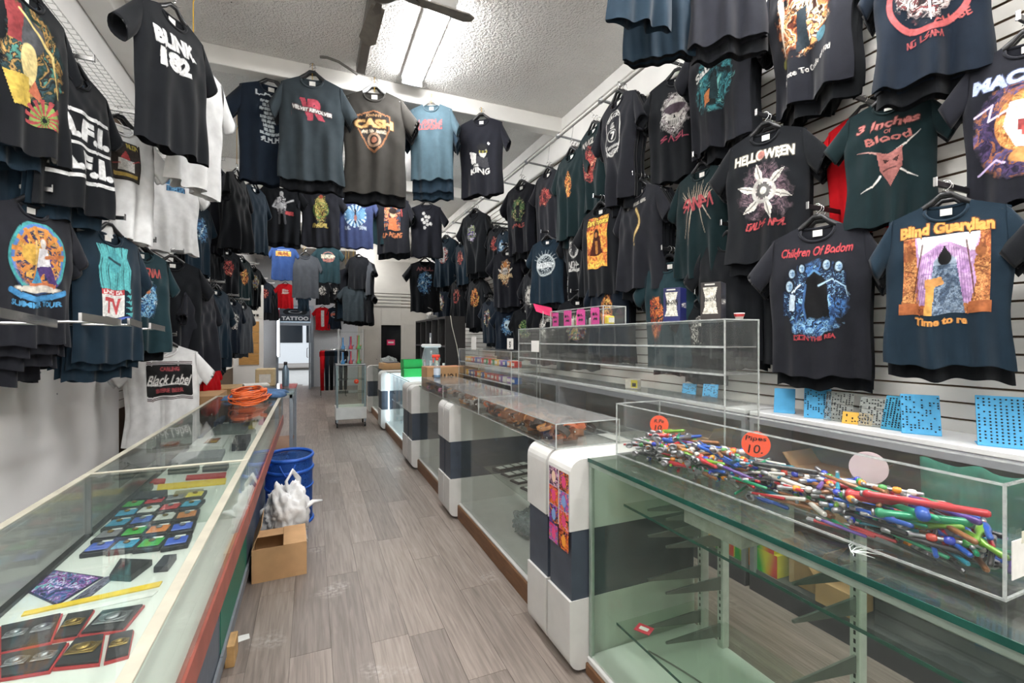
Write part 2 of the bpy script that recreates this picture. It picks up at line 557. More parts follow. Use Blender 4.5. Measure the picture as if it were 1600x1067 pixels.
M_TRIM = mat('painted_trim', '#e6e4e0', .55, var=.04, scale=4)
M_SLAT = mat('slat_board', '#e9e6e0', .55, var=.05, scale=3)
M_GROOVE = mat('fibreboard_groove', '#5a4735', .85, var=.2, scale=20)
M_CHROME = mat('chrome', '#c9c9c9', .22, 1.0, var=.03)
M_STEEL = mat('brushed_steel', '#a5a6a8', .4, .9, var=.06)
M_BLACK = mat('black_plastic', '#17171a', .38, var=.1)
M_WHITE = mat('white_plastic', '#e4e4e2', .4, var=.03)
M_ALU = mat('grey_aluminium', '#9aa3ad', .45, .5, var=.05)
M_CARD = mat('cardboard', '#b08a62', .85, var=.08, scale=12, bump=.05)
M_DARKWOOD = mat('stained_plinth', '#6b4a30', .6, var=.2, scale=9, stretch=(4, 1, 8))

# floor: base slab and boards of vinyl plank
fl = structure('floor', B(XL - .1, XR + .1, YB, YF + .2, -.1, -.004), mat('plank_joint', '#4a423c', .8))
PW, PL = .182, 1.22
plank_me = B(.0008, PW - .0008, .0008, PL - .0008, -.004, 0).mesh('plank', M_PLANK)
cols = int((XR - XL) / PW) + 1
count = 0
rest = MB()
for i in range(cols):
    off = R.random() * PL
    y = YB - off
    while y < YF:
        x = XL + i * PW
        if y + PL > .6 and y < 10.5 and count < 300:
            link('plank', plank_me, fl, (x, y, 0)); count += 1
        else:
            rest.box(x + .0008, x + PW - .0008, y + .0008, y + PL - .0008, -.004, 0)
        y += PL
o = rest.build('planks', M_PLANK, fl); o['kind'] = 'stuff'

structure('ceiling', B(XL - .2, XR + .2, YB - .1, YF + .2, ZC, ZC + .1), M_CEIL)
structure('wall_left', B(XL - .2, XL, YB, YF, 0, ZC), M_WALL)
structure('wall_back', B(XL - .2, XR + .2, YB - .2, YB, 0, ZC), M_WALL)
# left: smooth panel at the front, then slat board
pan = structure('trim_1', B(XL, XL + .05, YB, 4.95, 0, 2.05, c=.004), mat('white_panel', '#eceae8', .6, var=.05, scale=2, bump=.05, bscale=40))
for (y, z) in ((1.9, 1.32), (3.1, 1.2), (3.7, 1.3), (3.9, 1.15), (2.6, 1.05), (4.3, 1.33)):
    MB().lathe([(.005, 0), (.006, .002), (.002, .0035)], 8, Matrix.Translation((XL + .05, y, z)) @ Matrix.Rotation(math.pi / 2, 4, 'Y')).build('screw', M_STEEL, pan)
SLH = .0765
def slat_wall(par, x, sgn, y0, y1, z0, z1, pl):
    n = int((z1 - z0) / SLH)
    k = max(1, round((y1 - y0) / pl))
    L = (y1 - y0) / k
    poly = [(0, .004), (.012, .0), (.012, SLH - .013), (.004, SLH - .009), (0, SLH - .009)]
    me = MB().prism([(sgn * p[0], p[1]) for p in poly], .001, L - .001, axis=1).mesh('slat', M_SLAT)
    c = 0
    for j in range(k):
        for i in range(n):
            if c < 300: link('slat', me, par, (x, y0 + j * L, z0 + i * SLH))
            c += 1
wr = structure('wall_right', B(XR, XR + .2, YB, YF, 0, ZC), M_GROOVE)
slat_wall(wr, XR, -1, -1.6, 13.04, .98, 3.66, 2.44)
wl_b = structure('trim_2', B(XL, XL + .006, 4.97, 12.2, .2, 3.4), M_GROOVE)
slat_wall(wl_b, XL + .006, 1, 4.97, 12.2, .9, 3.35, 2.44)
structure('trim_3', B(XR - .03, XR, YB, 13.1, 3.665, ZC, c=.004), M_TRIM)
structure('trim_4', B(XR - .06, XR - .03, YB, 13.1, 3.98, ZC, c=.006), M_TRIM)
structure('trim_5', B(XL, XL + .22, YB, YF, 3.93, ZC, c=.01), M_TRIM)
for k, y in enumerate((1.9, 4.85, 7.8, 10.75, 13.7)):
    if k == 0: continue
    structure('trim_%d' % (6 + k), B(XL, XR - .03, y, y + .14, 3.95, ZC, c=.006), M_TRIM)

# storefront at the far end: wall pieces round the door
wf = structure('wall_front', MB().box(XL, -1.0, YF, YF + .15, 0, ZC).box(-1.0, .06, YF, YF + .15, 2.56, ZC).box(.06, XR, YF, YF + .15, 0, ZC), mat('front_wall', '#d3d6da', .7, var=.05))
d1 = empty('door_1', (-.47, YF, 0), 0, kind='structure')
fr = MB()
fr.box(-.53, -.47, -.04, .1, 0, 2.56, c=.005).box(.44, .53, -.04, .1, 0, 2.56, c=.005)
fr.box(-.47, .44, -.04, .1, 2.48, 2.56, c=.005).box(-.47, .44, -.04, .1, 1.93, 2.02, c=.005)
fr.build('door_frame', M_ALU, d1)
# the door itself stands open against the right jamb, seen edge on
dl = MB().box(.39, .435, -.86, -.05, .02, .2, c=.004).box(.39, .435, -.86, -.05, 1.83, 1.92, c=.004).box(.39, .435, -.86, -.78, .2, 1.83, c=.004).box(.39, .435, -.13, -.05, .2, 1.83, c=.004)
dl.build('door_leaf', M_ALU, d1)
B(.41, .416, -.78, -.13, .2, 1.83).build('door_pane', glass('door_glass', '#e8f0f2'), d1)
MB().tube([(.37, -.7, .95), (.34, -.7, .97), (.34, -.7, 1.22), (.37, -.7, 1.24)], .011, 8).build('door_handle', M_CHROME, d1)
B(-.47, .44, .02, .028, 2.02, 2.48).build('transom_pane', glass('transom_glass', '#dfe8ee'), d1)
sign = Canvas(.86, .40, .007)
sign.rect(0, 0, 1, sign.h, '#5f6a76'); sign.ell(.5, .13, .40, .14, '#22262c'); sign.ring(.5, .12, .2, .05, .006, '#aeb6bf')
sign.rect(0, .22, 1, sign.h, '#49525d'); sign.text('TATTOO', .5, .36, .14, '#eef2f5', wid=.88, bold=.04)
s0 = empty('shop_sign', (-.47, YF - .03, 2.05), 0, 'dark oval tattoo sign board in the window above the door', 'sign')
B(-.44, .43, .0, .012, 0, .41).build('board', mat('sign_board', '#4c5560', .5), s0)
flat_print(sign, 'lettering', (-.43, -.002, .405), (.86, 0, 0), (0, 0, -.40), s0)

# street outside
structure('ground', B(-14, 14, YF + .15, 40, -.12, -.02), mat('pavement', '#c9c7c3', .8, var=.08, scale=6))
bus = empty('bus', (-.9, 25.0, -.02), 0, 'white bus with a red stripe passing outside the open door', 'bus')
MB().prism([(-3.6, .35), (3.4, .35), (3.4, 2.9), (3.15, 3.05), (-3.4, 3.05), (-3.6, 2.85)], 0, 2.4, axis=1).build('bus_body', mat('bus_white', '#eceef0', .35, var=.02), bus)
B(-3.62, 3.42, -.012, 0, 2.55, 2.95).build('red_stripe', mat('bus_red', '#c01f2c', .4), bus)
for k in range(5): B(-3.3 + k * 1.32, -2.15 + k * 1.32, -.02, .01, 1.35, 2.3, c=.006).build('bus_window', mat('bus_glass', '#20262c', .12), bus)
for k in (-2.3, 2.0):
    MB().lathe([(.2, -.02), (.44, -.02), (.46, .03), (.46, .25), (.2, .25)], 20, Matrix.Translation((k, -.03, .46)) @ Matrix.Rotation(-math.pi / 2, 4, 'X')).build('wheel', mat('tyre', '#1c1c1e', .8), bus)
fac = structure('wall_street', B(-14, 14, 32, 32.3, -.1, 9), mat('street_brick', '#8d7466', .85, var=.2, scale=3))

# white enclosure with a sloping hood near the far right end
M_ENC = mat('enclosure_paint', '#c9c6c0', .6, var=.06, scale=3)
YE = 12.2
enc = empty('wall_enclosure', (0, 0, 0), kind='structure')
for nm, a in (('pier', (1.12, 1.62, YE, YE + .1, 0, 2.32)), ('pier', (2.12, 2.78, YE, YE + .1, 0, 2.32)), ('lintel', (1.62, 2.12, YE, YE + .1, 1.86, 2.32)), ('sill', (1.62, 2.12, YE, YE + .1, 0, .85)), ('post', (1.06, 1.16, YE - .08, YE + .1, 0, 2.7))):
    B(*a, c=.006).build(nm, M_ENC, enc)
B(1.62, 2.12, YE + .07, YE + .09, .85, 1.86).build('dark_pane', mat('dark_pane', '#16181b', .15), enc)
for k in range(4): B(1.1, 2.78, YE - .05 + .02 * k, YE + .05 + .02 * k, 2.33 + k * .085, 2.395 + k * .085, c=.012).build('rib', M_ENC, enc)
MB().prism([(YE + .05, 2.68), (YE + .1, 2.66), (YE + .95, 3.62), (YE + .9, 3.64)], 1.1, 2.78, axis=0).build('hood', mat('hood_paint', '#a5a29c', .7, var=.08, scale=2), enc)
B(1.1, 2.78, YE + .9, YE + 1.0, 3.6, ZC).build('bulkhead', M_ENC, enc)
for a in ((1.2, 1.56, 1.0, 1.75), (2.2, 2.5, .9, 1.9)):
    f = B(a[0], a[1], YE - .018, YE, a[2] - .75, a[3], c=.005).build('cabinet_door', M_ENC, enc)
    MB().lathe([(.012, 0), (.016, .012), (.008, .022)], 10, Matrix.Translation((a[1] - .05, YE - .018, a[2])) @ Matrix.Rotation(math.pi / 2, 4, 'X')).build('knob', M_STEEL, f)

# ------------------------------------------------------------------ ceiling lamps (each lamp gives its own light)
def tube_mat():
    m, nt, b = nodes('lit_tube')
    b.inputs['Base Color'].default_value = (1, 1, 1, 1)
    b.inputs['Emission Color'].default_value = (1.0, .995, .985, 1)
    b.inputs['Emission Strength'].default_value = TUBE
    return m
M_TUBE = tube_mat()
lamp_proto = None
LAMPS = [(.92, 3.45, 'lit fluorescent ceiling lamp beside the fan, nearest of the row'), (.92, .75, 'fluorescent ceiling lamp over the front end of the aisle'), (.92, -1.7, 'fluorescent ceiling lamp over the back end of the shop'),
         (.92, 6.15, 'fluorescent ceiling lamp just past the first beam'), (.92, 9.2, 'fluorescent ceiling lamp past the second beam'), (.92, 12.1, 'fluorescent ceiling lamp past the third beam, towards the door'), (-.75, 9.2, 'fluorescent ceiling lamp on the left side past the second beam'), (-.75, -1.7, 'added unseen ceiling lamp on the left over the back end, for fill light'), (-.75, .9, 'added unseen ceiling lamp above the near left counter, brightening the left ceiling'), (2.1, .75, 'added unseen ceiling lamp brightening the near end of the staff side'), (2.1, -1.7, 'added unseen ceiling lamp on the right over the back end, for fill light')]  # out-of-view side lamps at near and back ends are added as fill light
lp = [B(-.11, .11, 0, 1.24, -.03, 0, c=.008).mesh('housing', M_WHITE),
      MB().prism([(-.085, -.03), (-.085, -.06), (-.06, -.085), (.06, -.085), (.085, -.06), (.085, -.03)], .03, 1.21, axis=1).mesh('tube', M_TUBE),
      B(-.1, .1, 0, .03, -.092, -.03, c=.006).mesh('end_cap', M_WHITE)]
for x, y, lb in LAMPS:
    e = empty('ceiling_lamp', (x, y, ZC), 0, lb, 'lamp', 'fluorescent lamps along the ceiling')
    link('housing', lp[0], e); link('tube', lp[1], e)
    link('end_cap', lp[2], e); link('end_cap', lp[2], e, (0, 1.21, 0))

# ceiling fan, hub above the top of the picture
fan = empty('ceiling_fan', (.42, 3.05, ZC), 0, 'four-bladed ceiling fan with dusty grey brown blades', 'fan')
MB().lathe([(.06, 0), (.06, -.03), (.02, -.05), (.014, -.06), (.014, -.27), (.05, -.28), (.11, -.31), (.12, -.36), (.11, -.42), (.05, -.45)], 20).build('motor', mat('fan_metal', '#5b564f', .45, .4), fan)
for k in range(4):
    a = math.radians(4 + 90 * k)
    M = Matrix.Rotation(a, 4, 'Z') @ Matrix.Translation((0, 0, -.40)) @ Matrix.Rotation(.2, 4, 'X')
    bl = MB().prism([(.17, -.045), (.56, -.062), (.61, -.03), (.61, .03), (.56, .062), (.17, .045)], -.004, .004, axis=2, M=M).build('blade', mat('fan_blade', '#6a645c', .7, var=.25, scale=14), fan)
    MB().prism([(.09, -.014), (.2, -.03), (.24, 0), (.2, .03), (.09, .014)], -.012, -.005, axis=2, M=M).build('blade_bracket', mat('fan_metal', '#5b564f', .45, .4), bl)
ch = empty('ceiling_channel', (.43, 2.4, ZC), 0, 'grey metal channel on the ceiling between the fan and the first beam', 'channel')
B(-.04, .04, 0, 2.25, -.09, 0, c=.004).build('channel_body', mat('channel_grey', '#716e6a', .55, .2), ch)
B(-.042, .042, 2.25, 2.262, -.092, 0).build('channel_end', mat('channel_grey', '#716e6a', .55, .2), ch)
MB().tube([(-.36, 2.2, -.05), (-.3, 2.21, -.035), (-.2, 2.22, -.045), (-.1, 2.24, -.08), (-.03, 2.25, -.11)], .012, 8).build('bent_pipe', mat('channel_grey', '#716e6a', .55, .2), ch)
hk = mat('black_wire', '#1a1a1a', .5)
for i, (px, py) in enumerate(((362, 6), (128, 50), (150, 44), (384, 105), (350, 78))):
    p, D = PZ(px, py, 4.1)
    MB().tube([p + Vector((.05 * math.cos(t) - .05, .05 * math.sin(t) * .6, .02 * math.sin(t) + .012)) for t in np.linspace(.2, 2.9, 8)], .0035, 6).build('wire_hook', hk).update_tag()
    tag(bpy.data.objects[-1] if False else COL.objects[-1], ['bent black wire hook in the ceiling above the aisle', 'small dark wire hook by the wire shelf, upper one', 'small dark wire hook by the wire shelf, lower one', 'thin round wire hook in the ceiling left of the channel', 'dark wire hook on the ceiling by the first beam'][i], 'hook')

# hanging rail high on the right wall with its brackets
rail = empty('hanging_rail', (2.48, 0, 3.72), 0, 'long grey pipe rail held off the wall above the slat boards', 'rail')
MB().tube([(0, .3, 0), (0, 13, 0)], .019, 10).build('pipe', mat('rail_grey', '#b9b7b2', .45, .3), rail)
for k in range(15):
    y = 1.2 + k * .82
    b = MB().tube([(-.035, y, .0), (.27, y, -.02)], .013, 8).build('bracket', M_STEEL, rail)
    MB().tube([(-.002, y - .03, 0), (-.002, y + .03, 0)], .026, 10).build('clamp', M_STEEL, b)
# wire shelf high on the left wall
ws = empty('wire_shelf', (XL, 0, 3.42), 0, 'white wire grid shelf high on the left wall', 'shelf')
g = MB()
for k in range(5): g.tube([(.02 + k * .045, .8, 0), (.02 + k * .045, 6.2, 0)], .003, 5)
g.build('long_wires', mat('wire_white', '#b5b4b0', .5), ws)
g = MB()
for k in range(90): g.tube([(.0, .8 + k * .06, .004), (.2, .8 + k * .06, .004), (.21, .8 + k * .06, -.03)], .0022, 4, cap=False)
o = g.build('cross_wires', mat('wire_white', '#b5b4b0', .5), ws); o['kind'] = 'stuff'

# ================================================================== T-shirts
FAB = {'black': '#131519', 'charcoal': '#1e1f25', 'slate': '#182733', 'green': '#112124', 'navy': '#121b27', 'grey': '#3c3f44', 'bluegrey': '#41545e', 'fade': '#2f373c', 'stone': '#34322f',
       'white': '#d4d4d4', 'blue': '#29406e', 'denim': '#3a4468', 'red': '#b3141c', 'teal': '#1d3238', 'plum': '#1b1c23'}
def fabric(key):
    return mat('cotton_' + key, FAB[key], .9, var=.10, scale=18, bump=.12, bscale=420, spec=.12, sheen=.1 if key not in ('white', 'red') else 0)
NU, NV = 40, 52
LS = .72                                       # length of a shirt of scale 1
def sstep(a, b, x):
    t = np.clip((x - a) / (b - a), 0, 1)
    return t * t * (3 - 2 * t)
class Variant:
    def __init__(s, seed, twist=.0, flare=0., ang=(36, 36), amp=1.0, lean=0.):
        r = random.Random(seed)
        s.seed = seed
        u = np.linspace(-1, 1, NU + 1)[:, None] * np.ones((1, NV + 1))
        v = np.ones((NU + 1, 1)) * np.linspace(0, 1, NV + 1)[None, :] ** 1.15
        ph = [r.random() * 6.28 for _ in range(8)]
        f1, f2 = 4.2 + r.random() * 2.2, 8.5 + r.random() * 3
        def half(t): return .222 + .012 * sstep(.08, .25, t) - .010 * sstep(.25, .5, t) + (.012 + flare) * sstep(.45, .72, t)
        def top(x, front):
            ax = np.abs(x)
            neck = np.sqrt(np.clip(1 - (ax / .084) ** 2, 0, 1))
            drop = (.082 if front else .016) * neck ** .8
            return np.where(ax < .084, drop, (ax - .084) * .36)
        def sheet(front):
            xt = u * .222
            tp = top(xt, front)
            hem = LS + .008 * np.sin(u * 5 + ph[0]) + .006 * np.sin(u * 11 + ph[1])
            t = tp + v * (hem - tp)
            x = u * half(t)
            d = (.010 + .034 * sstep(0, .2, t) - .008 * sstep(.4, .72, t)) * np.sqrt(np.clip(1 - u * u, 0, 1))
            g = sstep(.16, .70, t) * amp
            fold = g * (.020 * np.sin(6.283 * f1 * x + ph[2] + 1.2 * t) + .009 * np.sin(6.283 * f2 * x + ph[3] - 2 * t))
            aL = np.arctan2(x + .21, t + .12); aR = np.arctan2(.21 - x, t + .12)
            fold = fold + .0035 * amp * np.sin(26 * aL + ph[4]) * sstep(.05, .25, t) + .0035 * amp * np.sin(24 * aR + ph[5]) * sstep(.05, .25, t)
            fold = fold * np.clip(1.15 - np.abs(u) ** 4 * .5, 0, 1)
            y = (-d if front else d) + fold
            x = x + .010 * amp * np.sin(7 * t + ph[6]) * sstep(.1, .7, t) + lean * t
            an = twist * sstep(.05, .72, t)
            X = x * np.cos(an) - y * np.sin(an); Y = x * np.sin(an) + y * np.cos(an)
            return np.stack([X, Y, -t], -1)
        s.front, s.back = sheet(True), sheet(False)
        s.half, s.top = half, top
        # body mesh
        n1 = NV + 1
        v_ = np.concatenate([s.front.reshape(-1, 3), s.back.reshape(-1, 3)])
        k = (NU + 1) * n1
        f_ = []
        for i in range(NU):
            for j in range(NV):
                a = i * n1 + j
                f_.append((a, a + 1, a + n1 + 1, a + n1))
                b = k + a
                f_.append((b, b + n1, b + n1 + 1, b + 1))
        s.body = (v_.tolist(), f_)
        s.sleeves = [s.sleeve(sg, ang[0 if sg < 0 else 1], r) for sg in (-1, 1)]
        # collar rib
        ii = [i for i in range(NU + 1) if abs(-1 + 2 * i / NU) * .222 < .086]
        ring = [Vector(s.front[i, 0]) + Vector((0, -.001, .001)) for i in ii] + [Vector(s.back[i, 0]) + Vector((0, .001, .002)) for i in ii[::-1]]
        s.collar = MB().tube(ring, .0075, 6, closed=True)
        # hem line (double stitched band) is a narrow strip on front
        c = s.back[NU // 2, 0]
        y = c[1] - .006
        s.label = MB().box(-.022, .022, y - .001, y, -.052, -.022)
    def sleeve(s, sg, deg, r):
        a = math.radians(deg + r.uniform(-5, 5))
        dr = Vector((sg * math.sin(a), r.uniform(-.12, .12), -math.cos(a)))
        S, A = Vector((sg * .205, 0, -.040)), Vector((sg * .214, 0, -.225))
        v, f, n, m = [], [], 18, 9
        l1, l2 = .215 + r.uniform(-.015, .015), .105
        p1, p2 = r.random() * 6, r.random() * 6
        for i in range(m + 3):
            q = min(i / m, 1.0)
            tp, bt = S + dr * l1 * q, A + dr * l2 * q
            if i > m:                           # the hem turns in
                tp = S + dr * (l1 - .02 * (i - m)); bt = A + dr * (l2 - .012 * (i - m))
            c, h = (tp + bt) / 2, (tp - bt) / 2
            k = 1.0 if i <= m else .94 - .02 * (i - m)
            th = (.020 + .022 * q) * k
            for j in range(n):
                w = 2 * math.pi * j / n
                wob = .004 * q * math.sin(3 * w + p1) + .003 * math.sin(5 * q + 2 * w + p2)
                v.append(tuple(c + h * (math.cos(w) * k) + Vector((0, th * math.sin(w) + wob, 0))))
        for i in range(m + 2):
            for j in range(n):
                f.append((i * n + j, i * n + (j + 1) % n, (i + 1) * n + (j + 1) % n, (i + 1) * n + j) if sg > 0 else (i * n + j, (i + 1) * n + j, (i + 1) * n + (j + 1) % n, i * n + (j + 1) % n))
        return v, f
    def on_front(s, X0, T, off):
        """points of the front sheet at undeformed (x, depth below the neck)"""
        U = np.clip(X0 / s.half(T), -.999, .999)
        tp = s.top(U * .222, True)
        V = np.clip((T - tp) / (LS - tp), 0, .999) ** (1 / 1.15)
        iu, iv = (U + 1) / 2 * NU, V * NV
        i, j = np.minimum(iu.astype(int), NU - 1), np.minimum(iv.astype(int), NV - 1)
        fu, fv = (iu - i)[..., None], (iv - j)[..., None]
        F = s.front
        P = (F[i, j] * (1 - fu) + F[i + 1, j] * fu) * (1 - fv) + (F[i, j + 1] * (1 - fu) + F[i + 1, j + 1] * fu) * fv
        du = F[i + 1, j] - F[i, j]; dv = F[i, j + 1] - F[i, j]
        nrm = np.cross(dv, du); nrm /= np.linalg.norm(nrm, axis=-1, keepdims=True) + 1e-9
        nrm = np.where(nrm[..., 1:2] > 0, -nrm, nrm)
        return P + nrm * off
VARS = [Variant(11, .05, .004, (34, 40)), Variant(23, -.14, .0, (42, 30)), Variant(37, .2, .012, (30, 36), 1.2), Variant(41, -.06, -.006, (38, 34), .7), Variant(53, .1, .006, (48, 44), 1.1), Variant(67, -.25, .004, (26, 30), 1.3)]
_cache = {}
def shirt_meshes(vi, key):
    if (vi, key) in _cache: return _cache[(vi, key)]
    V, m = VARS[vi], fabric(key)
    b = raw_mesh('shirt_body', V.body[0], V.body[1], m, True)
    sl = [raw_mesh('sleeve', q[0], q[1], m, True) for q in V.sleeves]
    c = V.collar.mesh('collar', m)
    l = V.label.mesh('neck_label', mat('woven_label', '#d9d7d2', .8))
    al = MB(); al.add(*V.body, True)
    for q in V.sleeves: al.add(*q, True)
    al.add(V.collar.v, V.collar.f, True)
    whole = al.mesh('shirt', m)
    _cache[(vi, key)] = (b, sl, c, l, whole)
    return _cache[(vi, key)]
# hangers
def hanger_meshes():
    out = {}
    mb = MB()
    path = [(-.195, 0, -.062), (-.17, 0, -.047), (-.1, 0, -.014), (-.05, 0, .018), (-.02, 0, .044), (.02, 0, .044), (.05, 0, .018), (.1, 0, -.014), (.17, 0, -.047), (.195, 0, -.062)]
    hh = [.008, .011, .014, .017, .012, .012, .017, .014, .011, .008]
    v, f = [], []
    for p, h in zip(path, hh):
        for dy, dz in ((-.007, -h), (.007, -h), (.009, 0), (.006, h * .6), (-.006, h * .6), (-.009, 0)):
            v.append((p[0], p[1] + dy, p[2] + dz))
    n = 6
    for i in range(len(path) - 1):
        for j in range(n): f.append((i * n + j, i * n + (j + 1) % n, (i + 1) * n + (j + 1) % n, (i + 1) * n + j))
    f += [tuple(range(n))[::-1], tuple((len(path) - 1) * n + j for j in range(n))]
    mb.add(v, f)
    hook = MB().tube([(0, 0, .04), (0, 0, .06)] + [(.020 * math.sin(t) - .0, 0, .083 - .020 * math.cos(t) + .0) for t in np.linspace(.5, 4.6, 11)], .0022, 6)
    for k, c in (('black', M_BLACK), ('clear', mat('pale_plastic', '#cfd3d6', .25, var=.03)), ('white', M_WHITE)):
        out[k] = (mb.mesh('hanger_body', c, True), hook.mesh('hook', M_CHROME))
    return out
HANG = hanger_meshes()
HOOKTOP = .100
NSH = 0
WID = .90
ORD = ('next', 'second', 'third', 'fourth', 'fifth', 'sixth')
def shirt(label, short, px, py, hem, plane, deg, fab='black', vi=0, art=None, behind=0, bfab=None, hang='black', support=None, size=None, gap=.034, group='printed shirts hung for sale', bdir=None, boff=0., tall=1.0, arm=None):
    """plane = ('X', x) | ('Y', y) | ('D', d): where the collar hangs; hem gives its size"""
    global NSH
    p, D = {'X': PX, 'Y': PY, 'D': PD}[plane[0]](px, py, plane[1])
    sc = size or (hem - py) * D / FPX / LS
    room = (XR - .02 - p.x) if support in ('right', 'rail') else ((p.x - XL - .07) if support == 'left' else 9)
    for _ in range(40):                         # turn it flat to the wall as far as its sleeves need
        if .33 * sc * WID * abs(math.cos(math.radians(deg))) + .045 <= room or abs(abs(deg) - 90) < 2: break
        deg += 2 if (deg < -90 or 0 <= deg < 90) else -2
    a = math.radians(deg)
    e = empty('t_shirt', p, a, label, 'shirt', group)
    e.scale = (sc * WID, sc, sc * tall)
    b, sl, c, l, whole = shirt_meshes(vi, fab)
    link('shirt_body', b, e)
    for q in sl: link('sleeve', q, e)
    link('collar', c, e)
    if D < 7: link('neck_label', l, e)
    if art is not None:
        fn, pw, ph, ptop, poff = art
        res = max(.0028, D * .0016) / sc
        cv = Canvas(pw, ph, res, lin(FAB[fab]))
        fn(cv)
        g_ = cv.c.mean(2, keepdims=True)
        cv.c = (cv.c * .85 + g_ * .15) * (.55 + .8 * fbm(cv.U * 26, cv.V * 26, 7, 3)[..., None]) * .95
        # ink blends into the cloth at its edges
        base = np.array(lin(FAB[fab])[:3])
        V = VARS[vi]
        def place(u, v):
            P = V.on_front((u - .5) * pw + poff, ptop + v * ph, .0022)
            return P[..., 0], P[..., 1], P[..., 2]
        link('print', cv.mesh('print', place), e)
    h = empty('hanger', p, a, '%s plastic hanger carrying the %s' % (hang if hang != 'clear' else 'pale', short), 'hanger', 'hangers')
    h.scale = (sc * WID, sc, sc)
    link('hanger_body', HANG[hang][0], h); link('hook', HANG[hang][1], h)
    # more of the same rail behind it
    if behind:
        bd = bdir if bdir is not None else Vector((-math.sin(a), math.cos(a), 0))
        for k in range(behind):
            pos = p + bd * gap * (k + 1)
            if support in ('right', 'rail') and pos.x + .33 * sc * WID * abs(math.cos(a)) > XR - .05: break
            if support == 'left' and pos.x - .33 * sc * WID * abs(math.cos(a)) < XL + .09: break
            q = link('t_shirt', shirt_meshes(vi, bfab or fab)[4], None, p + bd * gap * (k + 1) + Vector((0, 0, -.012 * ((k * 7) % 3) - boff)), (0, 0, a + .02 * ((k * 5) % 3 - 1)))
            q.scale = (sc * WID * (.97 + .03 * ((k * 3) % 3)), sc) + (sc * tall * (1.0 + .035 * ((k * 2) % 3)),)
            tag(q, '%s shirt behind the %s' % (ORD[k], short), 'shirt', 'shirts behind the %s' % short)
            if k < 2:
                g = empty('hanger', q.location, q.rotation_euler[2], 'hanger of the %s shirt behind the %s' % (ORD[k], short), 'hanger', 'hangers behind the %s' % short)
                g.scale = (sc,) * 3
                link('hanger_body', HANG['black'][0], g); link('hook', HANG['black'][1], g)
    zt = p.z + HOOKTOP * sc
    if support in ('right', 'left'):
        sg = 1 if support == 'right' else -1
        xw = XR - .012 if sg > 0 else XL + (.05 if p.y < 4.95 else .018)
        key = (support, round(p.y, 1), round(zt, 1))
        f = empty('faceout_arm', (xw, p.y, zt), 0, '%s wall arm holding the %s' % ('black' if sg > 0 else 'chrome', short), 'display arm', 'display arms on the walls')
        L = abs(xw - p.x) + .075
        B(-sg * L, 0, -.006, .006, -.032, -.008, c=.002).build('bar', M_BLACK if sg > 0 else M_CHROME, f)
        B(-sg * L, -sg * (L + .006), -.008, .008, -.034, .006, c=.002).build('end_stop', M_CHROME, f)
        B(-sg * .008, 0, -.02, .02, -.06, .02, c=.003).build('wall_plate', M_CHROME, f)
    elif support in ('beam', 'ceiling'):
        zb = 3.95 if support == 'beam' else ZC
        f = MB().tube([(0, 0, 0), (0, 0, -(zb - zt) * .45), (.012, 0, -(zb - zt) * .5), (0, 0, -(zb - zt) * .55), (0, 0, -(zb - zt) + .0), (.008, 0, -(zb - zt) - .004)], .003, 6).build('wire_hook', mat('yellow_wire', '#d0a21c', .4), None, (p.x, p.y, zb))
        tag(f, 'yellow wire hook on the ceiling beam holding the %s' % short if support == 'beam' else 'wire dropped from the ceiling holding the %s' % short, 'hook')
    elif support == 'rail':
        f = MB().tube([(2.48 - p.x, 0, 3.74 - zt), (2.48 - p.x, 0, 3.69 - zt), (0, 0, .004), (0, 0, -.01)], .0028, 6).build('wire_hook', M_CHROME, None, (p.x, p.y, zt))
        tag(f, 'wire hook on the pipe rail holding the %s' % short, 'hook')
    NSH += 1
    return e, p, D, sc

